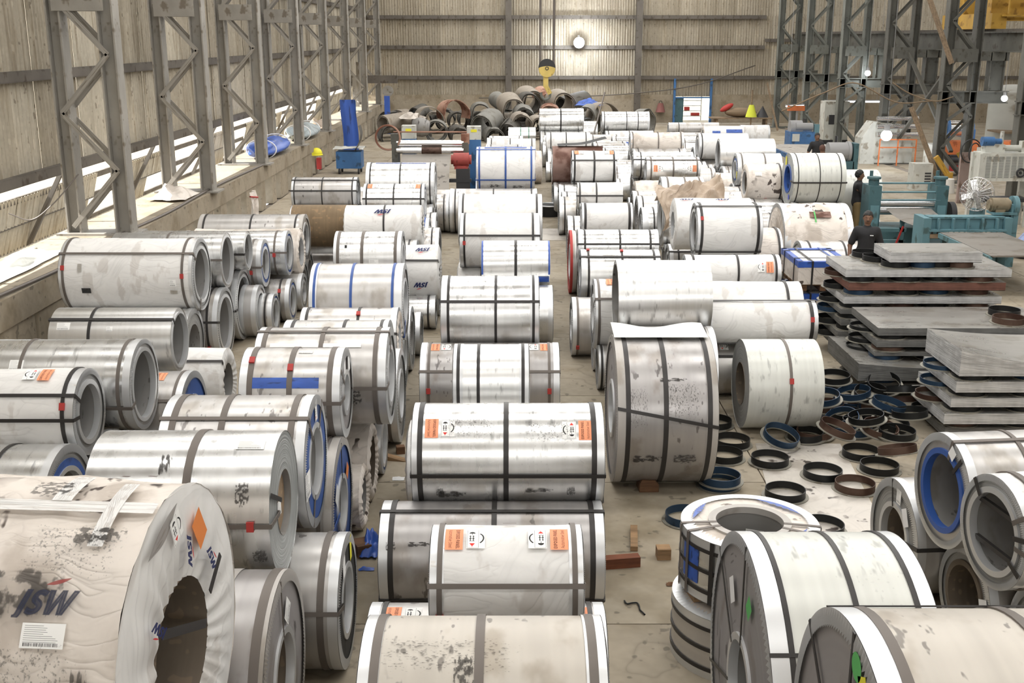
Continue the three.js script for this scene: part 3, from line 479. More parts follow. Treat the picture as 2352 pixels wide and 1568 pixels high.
// left: against the kerb
put('A1', { b: 'W', f: 'w', s: [], ri: 0.43, ya: -4, ir: 0, bm: M.boreBrown, e: 0, l: 'huge dirty white wrapped coil with faded print and orange tag on its end' });
put('A2', { b: 'g', f: 's', f2: 'b', f2r: 0.8, s: [0.45], ri: 0.62, l: 'galvanised coil with blue inner face behind the huge dirty wrapped coil' });
put('A3', { b: 'w', f: 's', e: 1, s: [0.92], a: [0.33, 0.6], ri: 0.66, bk: [[0.92, 0.45]], st: [['ex', 0.72, 0.09]], l: 'white wrapped coil with orange sticker beside the big dusty silver coil' });
put('A4', { b: 'g', f: 'd', s: [0.42, 0.94], a: [0.76], ri: 0.76, st: [['smudgeC', 0.2, 0.3, 0.4, 0.1], ['note', 0.4, 0.3, 0.14, 0.12]], l: 'wide silver coil with dusty top and a paper note inside its wide bore' });
put('A4b', { b: 'd', f: 'd', s: [0.9], ri: 0.78, l: 'grey coil wedged behind the wide dusty silver coil' });
put('A5', { b: 'm', f: 'd', e: 0, s: [0.33], a: [0.2], ri: 0.84, sc: 'K', st: [['note', 0.12, 0.3, 0.15, 0.09], ['note', 0.5, 0.34, 0.07, 0.06]], l: 'shiny unwrapped thin-walled coil below the torn white wrapped coil' });
put('A6', { b: 'w', f: 's', e: 1, ew: 0.05, s: [0.03, 0.93], a: [0.23, 0.985], ri: 0.72, bk: [[0.03, 0.42], [0.93, 0.53]], st: [['bright', 0.16, 0.42, 0.06, 0.12], ['faceDark', 0.2, 0.72, 0.13, 0.08], ['note', 0.86, 0.62, 0.09, 0.1], ['bright', 0.86, 0.74, 0.1, 0.06]], l: 'white wrapped coil torn near one end, lying along the kerb' });
put('A7', { b: 'g', f: 'd', e: 0, s: [0.5], ri: 0.85, a: [0.5], l: 'plain thin-walled galvanised coil just behind the torn white coil' });
put('A8', { b: 'g', f: 'd', e: 0, s: [], ri: 0.84, a: [0.6], l: 'bare galvanised coil with a crumpled rim behind the plain thin-walled coil' });
put('A9', { b: 'd', f: 's', f2: 'b', f2r: 0.84, s: [0.9], ri: 0.6, bk: [[0.9, 0.7]], a: [0.6], l: 'grey coil with a blue plastic face and toothed edge guard near the kerb' });
put('A10', { b: 'g', f: 'b', s: [0.9], ri: 0.68, bk: [[0.9, 0.55]], a: [0.5], l: 'silver coil with a thin blue rim inside its edge guard near the kerb' });
put('A11', { b: 'W', f: 'W', s: [], ri: 0.6, l: 'coil in torn grimy wrapping beside the blue-rimmed silver coil' });
put('A12', { b: 'd', f: 'd', ed: 1, s: [0.05, 0.5, 0.93], ri: 0.6, a: [0.55], l: 'long grey coil with three straps nearest the concrete posts' });
put('A5b', { b: 'd', f: 's', s: [0.9], a: [0.5], ri: 0.74, bk: [[0.9, 0.85]], l: 'grey strapped coil at floor level under the plain thin-walled coils' });
put('A6b', { b: 'd', f: 's', s: [0.9], a: [0.6], ri: 0.78, bk: [[0.9, 0.14]], l: 'large wide-bored coil at floor level with a red buckle near its top' });
put('A7b', { b: 'd', f: 'd', s: [], ri: 0.7, l: 'narrow slit coil with a dark bore at floor level' });
put('A8b', { b: 'd', f: 'b', s: [0.5], ri: 0.7, l: 'small narrow coil with a blue-lined dark bore at floor level' });
put('A9b', { b: 'd', f: 's', f2: 'b', f2r: 0.82, s: [0.9], ri: 0.62, bk: [[0.9, 0.3]], l: 'low coil with blue plastic on its face beneath the blue-rimmed coils' });
put('A10b', { b: 'd', f: 's', s: [], ri: 0.55, l: 'low dark coil with a crimped rim beneath the grimy torn wrapping' });
put('AL1', { b: 'w', f: 'w', s: [], a: [0.22], ri: 0.55, ir: 0, st: [['jsw', 0.72, 0.6, 0.3, 0.18]], up: 1, l: 'white wrapped coil with upside-down logo and black open bore' });
put('AL2', { b: 'd', f: 'b', s: [0.92], a: [0.3], ri: 0.5, st: [['ex', 0.72, 0.06]], l: 'low grey coil with a bright blue inner face and orange sticker' });
put('AL3', { b: 'd', f: 's', s: [0.8], a: [0.45], ri: 0.5, st: [['smudgeB', 0.4, 0.2, 0.12, 0.12]], l: 'spotted grey coil on the floor behind the galvanised blue-faced coil' });
// left of the aisle
put('C0', { b: 'g', f: 'p', e: 0, ir: 0, s: [0.55], a: [0.66], ri: 0.46, sc: 'T', sw: 0.055, bk: [[0.9, 0.66]], st: [['smudgeA', 0.42, 0.25, 0.1, 0.2], ['smudgeB', 0.85, 0.45, 0.12, 0.2], ['smudgeB', 0.93, 0.86, 0.12, 0.14], ['note', 0.86, 0.12, 0.2, 0.1]], l: 'large unwrapped galvanised coil with visible windings and boarded bore' });
put('C1', { b: 'd', f: 's', f2: 'b', f2r: 0.9, s: [0.08, 0.42, 0.9], a: [0.2], ri: 0.52, sw: 0.05, sc: 'T', bk: [[0.08, 0.6], [0.9, 0.5]], l: 'dusty steel coil with a full blue plastic face and red buckles' });
put('C2', { b: 'd', f: 'l', s: [0.1, 0.5, 0.9], a: [0.62], ri: 0.42, sw: 0.05, sc: 'T', bk: [[0.1, 0.16], [0.5, 0.24]], st: [['blueFilm', 0.45, 0.4, 0.62, 0.1], ['note', 0.62, 0.06, 0.13, 0.05]], l: 'steel coil with a wide blue film strip along its drum' });
put('C3', { b: 'd', f: 's', s: [0.06, 0.5, 0.92], a: [0.06, 0.63], ri: 0.56, sw: 0.045, st: [['smudgeB', 0.75, 0.72, 0.2, 0.2], ['smudgeA', 0.72, 0.42, 0.07, 0.26], ['tape', 0.46, 0.2, 0.9, 0.05]], l: 'grey steel coil just behind the coil with the blue film strip' });
put('C4', { b: 'd', f: 's', s: [0.08, 0.58, 0.94], ri: 0.5, l: 'brownish dusty coil mostly hidden behind the grey steel coils' });
put('C5', { b: 'd', f: 'W', f2: 'b', f2r: 0.97, s: [0.06, 0.6], a: [0.45], ri: 0.5, bk: [[0.6, 0.12]], st: [['blueFilm', 0.04, 0.3, 0.06, 0.3]], l: 'coil in torn wrinkled film with ragged blue plastic at its end' });
put('C6', { b: 'd', f: 'l', s: [0.05, 0.45, 0.9], sc: 'B', a: [0.95], ri: 0.55, ew: 0.1, l: 'steel coil bound with dark blue straps and white edge guards' });
put('C7', { b: 'g', f: 's', s: [0.06, 0.42, 0.92], ri: 0.5, sw: 0.05, sc: 'T', ew: 0.1, st: [['note', 0.6, 0.6, 0.15, 0.1], ['faceDark', 0.18, 0.3, 0.04, 0.05]], l: 'silver coil with one round dark spot near its strap' });
put('C7w', { b: 'w', f: 'w', s: [], a: [0.3], ri: 0.45, ir: 0, up: 1, st: [['jsw', 0.78, 0.12, 0.26, 0.15], ['jsw', 0.76, 0.74, 0.26, 0.15]], l: 'white wrapped coil with two upside-down logos next to the aisle' });
put('C8', { b: 'm', f: 's', s: [], ri: 0.6, l: 'narrow shiny coil standing beside the coil with a dark spot' });
put('C9', { b: 'w', f: 'w', s: [0.52], ri: 0.55, ir: 0, up: 1, st: [['smudgeA', 0.5, 0.82, 1.2, 0.1], ['jsw', 0.5, 0.18, 0.34, 0.16]], l: 'white wrapped coil with one upside-down blue logo and smudged band' });
put('C10', { b: 'k', f: 'd', e: 0, ir: 0, s: [], ri: 0.5, l: 'coil wrapped in brown kraft paper' });
put('C11', { b: 'g', f: 'b', s: [0.05, 0.5, 0.95], a: [0.42], ri: 0.62, st: EXS(0.06), l: 'silver coil with two orange stickers and blue-lined end beside the kraft coil' });
put('C12', { b: 'd', f: 's', s: [0.04, 0.47, 0.94], a: [0.42, 0.1], ri: 0.55, sc: 'K', sw: 0.028, l: 'grey three-strap coil with a dark end against the concrete posts' });
put('C13', { b: 'g', f: 'l', s: [0.06, 0.5, 0.94], ri: 0.5, st: [['blueFilm', 0.5, 0.02, 1.2, 0.05]], l: 'silver coil with a blue strip along its top beside the roller machine' });
put('CL1', { b: 'g', f: 's', s: [0.92], sc: 'B', ri: 0.55, l: 'floor-level coil with a blue end strap under the silver stickered coil' });
put('CL2', { b: 'd', f: 's', s: [0.9], ri: 0.5, l: 'dark floor-level coil under the silver stickered coil' });
put('CF1', { b: 'd', f: 's', f2: 'k', f2r: 0.9, s: [0.85], a: [0.6], ri: 0.5, sw: 0.05, bm: M.bore, l: 'coil on the floor with a black rubbery face and yellow label' });
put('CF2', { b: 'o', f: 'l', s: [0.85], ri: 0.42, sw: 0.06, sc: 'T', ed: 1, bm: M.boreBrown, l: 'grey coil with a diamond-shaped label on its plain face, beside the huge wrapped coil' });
put('CF3', { b: 'd', f: 'b', s: [0.85], ri: 0.4, ed: 1, l: 'floor-level coil with a dark blue plastic face and a rhombus sticker' });
put('CF4', { b: 'W', f: 'W', s: [], ri: 0.68, ir: 0, bm: M.boreBrown, l: 'coil in ragged white wrap with a brown bore on the floor by the aisle' });
put('CF4b', { b: 'W', f: 'W', s: [], ri: 0.66, ir: 0, l: 'smaller coil in ragged white wrap with a black bore on the floor by the aisle' });
put('CF5', { b: 'd', f: 'b', s: [0.9], ri: 0.7, l: 'small low coil with a blue rim beside the ragged white coils' });
put('CF6', { b: 'd', f: 's', s: [0.9], ri: 0.5, l: 'dark floor-level coil under the dusty coils by the aisle' });
put('CF7', { b: 'd', f: 's', s: [0.9], ri: 0.5, l: 'dark floor-level coil under the coil with dark blue straps' });
// the middle row
put('D1', { b: 'c', f: 'd', s: [0.06, 0.485, 0.95], a: [0.42], ri: 0.5, sw: 0.045, sc: 'T', ew: 0.1, st: [['smudgeC', 0.35, 0.2, 0.9, 0.3], ['smudgeB', 0.42, 0.3, 0.12, 0.3]], l: 'cream steel coil with tan straps at the end of the middle row' });
put('D1u', { b: 'd', f: 's', s: [0.06, 0.94], ri: 0.5, st: EXS(0.1), l: 'grey coil under the white stickered coil, orange sticker ends peeking out' });
put('D2', { b: 'w', f: 's', e: 1, ew: 0.09, s: [0.06, 0.95], a: [0.56], ri: 0.5, bk: [[0.06, 0.84], [0.95, 0.97]], st: [['ex', 0.15, 0.15], ['ex', 0.85, 0.15], ['strapTan', 0.52, 0.012, 0.09, 0.02]], l: 'clean white wrapped coil with two orange stickers in the middle row' });
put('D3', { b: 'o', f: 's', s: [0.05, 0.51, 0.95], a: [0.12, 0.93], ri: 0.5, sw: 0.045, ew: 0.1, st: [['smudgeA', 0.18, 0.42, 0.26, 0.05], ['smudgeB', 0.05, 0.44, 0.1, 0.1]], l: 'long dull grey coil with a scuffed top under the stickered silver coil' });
put('D4', { b: 'g', f: 's', s: [0.04, 0.49, 0.95], a: [0.72, 0.975], ri: 0.5, sw: 0.045, st: [['smudgeA', 0.2, 0.9, 0.3, 0.1], ['smudgeC', 0.3, 0.25, 0.6, 0.3], ['smudgeC', 0.72, 0.3, 0.6, 0.3], ['smudgeB', 0.14, 0.88, 0.08, 0.12], ['smudgeB', 0.83, 0.87, 0.09, 0.13], ['smudgeA', 0.66, 0.86, 0.3, 0.06], ['ex', 0.1, 0.26], ['ex', 0.905, 0.28]], l: 'long silver coil with scattered specks and two large orange stickers' });
put('D4u', { b: 'w', f: 'w', s: [], ri: 0.5, l: 'pale wrapped coil on the floor under the speckled silver coil' });
put('D5', { b: 'm', f: 's', s: [0.06, 0.33, 0.93], a: [0.88], ri: 0.5, ew: 0.1, l: 'small mirror-bright coil with white end bands' });
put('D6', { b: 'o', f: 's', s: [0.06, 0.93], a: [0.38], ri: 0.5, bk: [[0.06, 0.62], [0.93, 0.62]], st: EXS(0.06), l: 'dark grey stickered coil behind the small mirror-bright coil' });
put('D8', { b: 'g', f: 's', s: [0.07, 0.56, 0.95], a: [0.36], ri: 0.5, ew: 0.11, l: 'glossy silver coil with black straps, behind the small mirror-bright coil' });
put('D8r', { b: 'm', f: 's', s: [], ri: 0.5, l: 'shiny coil on the floor under the blue-edged coil' });
put('D9', { b: 'g', f: 'b', e: 0, s: [0.5], ri: 0.5, sw: 0.045, bk: [[0.5, 0.95]], st: [['blueFilm', 0.5, 0.86, 1.08, 0.13], ['blueFilm', 0.01, 0.3, 0.03, 0.7], ['blueFilm', 0.99, 0.3, 0.03, 0.7]], l: 'silver coil with bright blue film along its lower edge' });
put('D10', { b: 'w', f: 'w', s: [0.3], ri: 0.5, l: 'low white wrapped coil peeking out behind the glossy silver coil' });
put('D11', { b: 'w', f: 's', e: 1, s: [0.05, 0.92], a: [0.42, 0.98], ri: 0.5, bk: [[0.05, 0.55], [0.92, 0.98]], st: [['smudgeC', 0.4, 0.45, 0.3, 0.2]], l: 'white wrapped coil with scuffed strap marks behind the blue-edged coil' });
put('D12', { b: 'w', f: 's', e: 1, s: [0.05, 0.94], ri: 0.5, l: 'white coil in the middle row behind the scuffed white coil' });
put('D13', { b: 'd', f: 'l', s: [0.06, 0.5, 0.94], ri: 0.5, l: 'wide grey coil on the floor before the coil with blue straps' });
put('D14', { b: 'w', f: 's', s: [0.05, 0.5, 0.94], sc: 'B', a: [0.08, 0.75], ri: 0.5, sw: 0.045, st: [['smudgeA', 0.32, 0.88, 0.36, 0.14], ['smudgeA', 0.72, 0.9, 0.4, 0.12], ['blueFilm', 0.5, 0.03, 1.1, 0.07]], l: 'tall white coil bound in a grid of blue straps' });
put('D14r', { b: 'W', f: 'W', s: [], ri: 0.5, l: 'torn wrapped coil behind the white coil with blue straps' });
put('D15', { b: 'w', f: 's', s: [0.08, 0.47, 0.92], ri: 0.5, l: 'white coil with three dark straps below the scrap heap' });
put('D16', { b: 'm', f: 's', s: [0.45, 0.75], sc: 'G', ri: 0.5, e: 0, l: 'small bright coil with two green straps' });
put('D17', { b: 'g', f: 's', e: 0, s: [0.48], sw: 0.06, ri: 0.6, l: 'plain silver coil with a single strap under the crane hook' });
// right of the aisle, far end first
put('E1', { b: 'g', f: 's', s: [0.05, 0.52, 0.76], ri: 0.5, l: 'silver coil with a loose curved strap near the door' });
put('E1b', { b: 'g', f: 's', s: [], ri: 0.5, l: 'plain coil end beside the single-strap silver coil' });
put('E2', { b: 'w', f: 's', s: [0.1, 0.45, 0.9], ri: 0.6, l: 'white coil in torn foil beside the black sheet' });
put('E3', { b: 'w', f: 's', s: [0.06, 0.5], e: 1, ri: 0.5, l: 'white coil half hidden behind the dirty cream wrapped coil' });
put('E4', { b: 'g', f: 's', s: [0.08], ri: 0.5, st: [['blueFilm', 0.3, 0.45, 0.8, 0.5]], l: 'coil with a pale blue patch' });
put('E5', { b: 'W', f: 's', e: 1, s: [0.04, 0.52, 0.95], ri: 0.66, l: 'dirty cream wrapped coil with silver edge guards' });
put('E6', { b: 'd', f: 's', e: 0, s: [0.2], ri: 0.7, l: 'dusty bare grey coil below the open door' });
put('E7', { b: 'w', f: 'W', s: [], ri: 0.6, st: [['blueFilm', 0.3, 0.4, 0.3, 0.16], ['blueFilm', 0.75, 0.3, 0.6, 0.14]], l: 'torn wrapped coil with ragged blue film' });
put('E8', { b: 'w', f: 'w', s: [], e: 1, ri: 0.5, l: 'broad off-white coil beside the blue machine' });
put('E9', { b: 'w', f: 's', e: 1, s: [0.06], ri: 0.6, l: 'white wrapped coil with a crumpled lower rim beside the bare bright coil' });
put('E10', { b: 'm', f: 'd', e: 0, s: [], ri: 0.86, l: 'bare bright thin-walled coil beside the men' });
put('E11', { b: 'r', f: 's', e: 0, s: [], ri: 0.5, l: 'rusty brown bare coil' });
put('E12', { b: 'w', f: 's', e: 1, s: [0.05, 0.5, 0.95], a: [0.3, 0.92], ri: 0.5, sw: 0.05, st: EXS(0.06), l: 'white coil with two orange stickers beside the rusty coil' });
put('E12l', { b: 'g', f: 's', s: [0.08], a: [0.4], ri: 0.5, st: [['ex', 0.1, 0.12]], l: 'low coil with one orange sticker beside the rusty coil' });
put('E13', { b: 'g', f: 's', s: [0.08, 0.5, 0.95], a: [0.12], ri: 0.62, sw: 0.045, st: [['ex', 0.16, 0.45], ['ex', 0.9, 0.45]], l: 'glossy silver coil with two orange stickers and a toothed end' });
put('E13b', { b: 'g', f: 's', s: [0.12], a: [0.3], ri: 0.7, l: 'silver coil with a dark bore behind the glossy stickered coil' });
put('E14', { b: 'w', f: 's', e: 1, s: [0.14, 0.55, 0.9], ri: 0.6, l: 'white coil with a black bore above the brown crumpled film' });
put('E15', { b: 'w', f: 's', s: [0.05, 0.42], a: [0.5], ri: 0.5, l: 'white coil with a loose looping strap end' });
put('E15l', { b: 'g', f: 's', s: [0.1], a: [0.35], ri: 0.5, bk: [[0.1, 0.25]], l: 'narrow-looking low coil by the aisle beside the looping strap' });
put('E16', { b: 'w', f: 's', e: 1, s: [0.06, 0.94], ri: 0.5, sw: 0.05, st: [], l: 'plain cream white coil with striped end straps' });
put('E17', { b: 'g', f: 's', s: [0.08, 0.52, 0.9], a: [0.45], ri: 0.5, l: 'silver coil with a cross strap next to the coil with red buckles' });
put('E17l', { b: 'd', f: 'l', s: [0.1], ri: 0.5, ed: 1, l: 'floor coil with a red-edged end facing the aisle' });
put('E18', { b: 'g', f: 's', s: [0.09, 0.52, 0.93], a: [0.16], ri: 0.5, bk: [[0.09, 0.02], [0.52, 0.04]], l: 'silver coil with red buckles on its top straps' });
put('E19', { b: 'd', f: 's', s: [0.2], ri: 0.5, bk: [[0.2, 0.85]], l: 'narrow floor coil beside a small wood chock in the aisle' });
put('E20', { b: 'w', f: 's', e: 1, s: [0.1], a: [0.3], ri: 0.5, st: [['ex', 0.45, 0.05]], l: 'narrow white coil beside the bare rolled silver coil' });
put('E21', { b: 'd', f: 's', s: [0.15], a: [0.1], ri: 0.5, sw: 0.05, l: 'narrow grey coil under the bare rolled silver coil' });
put('E22', { b: 'm', f: 'd', e: 0, ir: 0, s: [], ri: 0.9, l: 'bare smooth silver roll without straps behind the tall upright coil' });
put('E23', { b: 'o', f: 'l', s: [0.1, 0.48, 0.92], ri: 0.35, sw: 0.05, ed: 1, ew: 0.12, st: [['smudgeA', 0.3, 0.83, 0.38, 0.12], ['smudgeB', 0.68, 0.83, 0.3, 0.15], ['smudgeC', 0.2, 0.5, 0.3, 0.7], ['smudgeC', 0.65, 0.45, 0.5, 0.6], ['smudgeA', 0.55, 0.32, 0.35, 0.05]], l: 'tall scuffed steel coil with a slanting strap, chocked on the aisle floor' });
put('E24', { b: 'w', f: 's', e: 1, s: [0.08, 0.55, 0.95], ri: 0.5, st: [['ex', 0.88, 0.35]], l: 'white coil with one orange sticker beside the wrapped pallet' });
put('E25', { b: 'w', f: 's', e: 0, s: [0.85], ri: 0.5, l: 'white coil between the stickered coil and the white end-strapped coil' });
put('E26', { b: 'w', f: 'w', e: 1, s: [0.95], a: [0.04, 0.96], ri: 0.5, bk: [[0.95, 0.45]], sw: 0.045, l: 'white wrapped coil with one black end strap beside the sheet stacks' });
put('E27', { b: 'd', f: 's', s: [0.1], a: [0.3], ri: 0.5, st: [['ex', 0.3, 0.1]], l: 'low grey stickered coil behind the plain upright drum' });
put('E28', { b: 'p', f: 's', e: 0, ir: 0, s: [0.56], sc: 'T', ri: 0.48, bk: [[0.56, 0.48]], bm: M.boreBrown, irm: M.rusty, l: 'plain off-white drum coil with one tan strap beside the ring heap' });
put('E29', { b: 'w', f: 's', e: 1, s: [0.06, 0.94], a: [0.08, 0.9], ri: 0.7, sw: 0.045, bk: [[0.06, 0.3]], l: 'large white coil with ringed end, near the creased brown film' });
put('E29b', { b: 'g', f: 's', e: 0, s: [], ri: 0.75, l: 'open silver ring coil behind the large white ringed coil' });
put('E30', { b: 'W', f: 'w', e: 1, s: [0.95], ri: 0.5, l: 'cream crinkled wrapped coil under the large white ringed coil' });
put('E31', { b: 'w', f: 'w', s: [], ri: 0.5, up: 1, st: [['jsw', 0.15, 0.05, 0.3, 0.1], ['jsw', 0.62, 0.05, 0.3, 0.1]], l: 'white wrapped coil with logos behind the large white ringed coil' });
put('E32', { b: 'g', f: 's', e: 0, s: [0.4], ri: 0.6, l: 'steel coil draped with crumpled brown film' });
put('E33', { b: 'g', f: 's', s: [0.45], ri: 0.55, ew: 0.14, l: 'short white-edged ring coil at floor level' });
put('E34', { b: 'm', f: 's', s: [0.25], ri: 0.7, l: 'bright banded coil with a dark bore at floor level' });
put('E35', { b: 'd', f: 's', s: [0.3], a: [0.2], ri: 0.5, l: 'small low coil beside a scrap of brown film' });
put('E36', { b: 'd', f: 's', s: [0.3], ri: 0.7, l: 'small dark ring coil beside the white stickered coil' });
put('E37', { b: 'W', f: 'W', s: [], ri: 0.6, l: 'grimy wrapped coil with a black slot of a bore' });
put('E38', { b: 'd', f: 's', s: [0.3], a: [0.4], ri: 0.7, l: 'dark-rimmed coil under the bare bright thin-walled coil' });
put('E39', { b: 'w', f: 's', f2: 'b', f2r: 0.7, e: 1, s: [0.1, 0.62], ri: 0.5, l: 'white coil with a dark blue end and a yellow tag' });
put('E40', { b: 'W', f: 'W', s: [], ri: 0.6, l: 'low shabby wrapped coil with a black bore' });
put('E41', { b: 'g', f: 's', s: [0.1], a: [0.6], ri: 0.66, l: 'low silver-rimmed coil with a black bore below the beige wrapped coil' });
put('E42', { b: 'W', f: 'W', s: [0.85], ri: 0.62, bm: M.boreBrown, st: [['note', 0.25, 0.28, 0.16, 0.1], ['jsw', 0.45, 0.92, 0.24, 0.12]], l: 'beige grimy wrapped coil with a white paper label' });
put('E43', { b: 'g', f: 's', s: [0.2], a: [0.4], ri: 0.72, l: 'tall dark-bored ring coil with a red tag' });
put('E44', { b: 'p', f: 'p', e: 0, s: [0.09, 0.5, 0.9], a: [0.58], sc: 'K', sw: 0.022, ri: 0.5, irm: M.strapBlue, bm: M.faceBlue, st: [], l: 'clean white coil with thin black straps, topmost beside the men' });
put('E44b', { b: 'p', f: 's', e: 0, s: [], ri: 0.5, l: 'plain pale coil feeding the teal rolling machine' });
put('E45', { b: 'W', f: 'W', e: 1, ew: 0.12, s: [], ri: 0.3, l: 'huge cream wrapped coil with a pleated end and torn film' });
put('E46', { b: 'd', f: 's', s: [0.12, 0.6], ri: 0.7, l: 'low grey coil between the huge cream coil and the wrapped pallet' });
// right foreground
put('F1', { b: 'p', f: 'l', s: [0.12, 0.54, 0.9], a: [], sc: 'K', sw: 0.03, ri: 0.32, ew: 0.1, l: 'giant pale steel coil with plated end carrying white, green and blue tags' });
put('F2', { b: 'c', f: 'l', s: [0.1, 0.62], a: [], sc: 'T', sw: 0.045, ri: 0.32, ew: 0.12, l: 'giant cream steel coil with a green dot and yellow tag on its end' });
put('F4', { b: 'd', f: 'd', s: [0.35], a: [0.1], ri: 0.66, irm: M.strapBlue, ya: 6, sc: 'T', l: 'dusty coil with a blue ring in its wide bore, beside the sheet stacks' });
put('F5', { b: 'w', f: 's', e: 1, s: [0.16], a: [0.4, 0.7], ri: 0.7, ya: 9, sw: 0.045, l: 'white wrapped coil with crossed straps in its bore' });
put('F6', { b: 'd', f: 's', s: [], a: [0.62], ri: 0.52, ya: 4, bm: M.boreBrown, l: 'grey coil with a paper tag on its end beside the flat sheet' });
put('F7', { b: 'd', f: 's', s: [0.3], ri: 0.62, ya: 6, irm: M.boreBrown, bm: M.boreBrown, l: 'brown-bored coil with torn paper on its rim' });
put('F8', { b: 'd', f: 's', s: [0.3], ri: 0.6, ya: 6, l: 'coil corner just showing beside the brown-bored coil' });
const LOOKS = [['d', 'grey'], ['d', 'dull grey'], ['g', 'silver']], short = (l) => l.split(/, | with | beside | behind | below | near | under | along /)[0];
for (const [x0, x1, z, r] of [...LOW, ...FILL]) {
  let best = null, bd = 1e9;
  for (const id in C) { const p = P[id]; if (p[3] < 0.75 || Math.min(p[1], x1) < Math.max(p[0], x0)) continue; const d = Math.abs(p[2] - z); if (d < bd) { bd = d; best = C[id]; } }
  const [b, word] = LOOKS[(rnd() * 3) | 0];
  coil(x0, x1, z, r, r, { b, f: 's', s: [0.1, 0.9], ri: 0.55, ir: 0, l: word + (bd < 1 ? ' floor coil carrying the ' : ' floor coil next to the ') + short(best.userData.label).split(' ').slice(0, 9).join(' '), g: 'coils of the bottom layer' });
}

// ---------------------------------------------------------------- extra marks on single coils
function faceMark(t, side, rad, a, w, h, m, name, off = 0.014, turn = 0) { // flat mark on an end face at radius rad, angle a
  const g = new THREE.PlaneGeometry(w, h).rotateZ(turn); if (side > 0) g.rotateY(Math.PI / 2); else g.rotateY(-Math.PI / 2);
  g.translate(side * (t.L / 2 + off), t.r + rad * Math.cos(a), rad * Math.sin(a)); mesh(name, g, m, t);
}
function faceStrap(t, side, a, r0, r1, w, m, off = 0.012, name = 'face_strap') { const g = bx(0.006, r1 - r0, w, side * (t.L / 2 + off), (r0 + r1) / 2, 0).rotateX(a).translate(0, t.r, 0); mesh(name, g, m, t); }
{ // the huge wrapped coil in the corner: tape bands, faded print, slit in the wrap, end markings
  const t = C.A1, r = t.r, L = t.L, rad = r + 0.03, up = (g) => g.translate(0, r, 0);
  mesh('tape', up(patch(0, R(12), L * 1.0, 0.085, rad, 16)), M.wrap, t);
  mesh('tape', up(patch(0.5, R(13), 0.075, 0.5, rad + 0.004, 16)), M.wrap, t);
  mesh('tape', up(patch(0.22, R(0), 0.1, 0.3, rad + 0.004, 12)), M.wrap, t);
  for (const [x, a, w, h, k] of [[0.12, 2, 0.24, 0.2, 'smudgeB'], [0.4, 30, 0.6, 0.4, 'smudgeC'], [0.55, 74, 0.1, 0.3, 'smudgeA'], [0.3, 70, 0.6, 0.5, 'smudgeC'], [0.2, 45, 0.5, 0.3, 'smudgeA'], [0.5, 25, 0.3, 0.12, 'smudgeA'], [0.45, 90, 0.4, 0.3, 'smudgeB']]) mesh('stain', up(patch(x, R(a), w, h, rad + 0.005, 10)), M[k], t);
  mesh('printed_logo', up(patch(0.36, R(46), 0.3, 0.19, rad + 0.006, 10)), M.jswOld, t);
  mesh('paper_label', up(patch(0.37, R(57), 0.2, 0.11, rad + 0.004, 8)), M.note, t);
  for (const [x, a, s] of [[0.4, -13, 0.03], [0.53, -15, 0.032], [0.24, -6, 0.045]]) mesh('stain', up(patch(x, R(a), s * 1.4, s, rad + 0.003, 4)), std([0.12, 0.09, 0.08], { roughness: 0.9 }), t);
  faceMark(t, 1, r * 0.72, R(-22), 0.13, 0.2, M.orange, 'hanging_tag', 0.05, 0.5);
  faceMark(t, 1, r * 0.84, R(6), 0.13, 0.15, M.haL, 'handling_label', 0.05, 0.3);
  faceMark(t, 1, r * 0.62, R(-6), 0.2, 0.09, M.jsw, 'printed_logo', 0.06, -Math.PI / 2 - 0.1);
  faceMark(t, 1, r * 0.58, R(-46), 0.2, 0.09, M.jsw, 'printed_logo', 0.06, -Math.PI / 2 + 0.4);
  faceMark(t, 1, r * 0.63, R(52), 0.2, 0.09, M.jsw, 'printed_logo', 0.06, 2.4);
  mesh('wrap_slit', up(grid(12, 2, (u, v) => { const a = R(2 + 30 * u), q = r * (0.97 - 0.1 * Math.sin(u * Math.PI) * v); return [L / 2 + 0.045, q * Math.cos(a), q * Math.sin(a)]; })), M.dull, t);
  faceStrap(t, 1, R(-58), t.ri * 0.9, r * 0.66, 0.04, M.strap, 0.06);
  mesh('bore_cross_strap', bx(0.006, 0.05, t.ri * 1.75).rotateX(-0.42).translate(L / 2 + 0.02, r + t.ri * 0.3, 0), M.strap, t);
}
{ const t = C.C0; // boarded bore, torn paper
  const g = disc(t.L / 2 - 0.05, 0.001, t.ri - 0.004, 40, 1, 1); mesh('bore_board', g.translate(0, t.r, 0), M.card, t);
  faceMark(t, 1, t.ri * 0.25, R(120), 0.13, 0.12, M.note, 'paper_label', -0.03); faceMark(t, 1, t.ri * 0.7, R(60), 0.05, 0.08, M.paper, 'paper_scrap', -0.03);
  faceStrap(t, 1, R(62), t.ri * 0.7, t.r, 0.034, M.strap); }
{ const t = C.C1; faceMark(t, 1, t.r * 0.78, R(-8), 0.1, 0.17, M.haL, 'handling_label'); faceMark(t, 1, t.r * 0.8, R(95), 0.2, 0.22, M.note, 'paper_label'); faceStrap(t, 1, R(-40), t.ri, t.r, 0.03, M.strapTan); faceStrap(t, 1, R(150), t.ri, t.r, 0.03, M.strapTan); }
{ const t = C.CF1; faceMark(t, 1, t.r * 0.78, R(-30), 0.09, 0.2, M.yellow, 'yellow_label'); faceMark(t, 1, t.r * 0.74, R(22), 0.12, 0.17, M.paper, 'paper_label'); faceStrap(t, 1, R(70), t.ri, t.r, 0.034, M.strap); }
{ const t = C.CF2; faceMark(t, 1, t.r * 0.62, R(-20), 0.15, 0.15, M.note, 'paper_label', 0.012, Math.PI / 4); faceStrap(t, 1, 0, t.ri, t.r, 0.014, M.strapTan); }
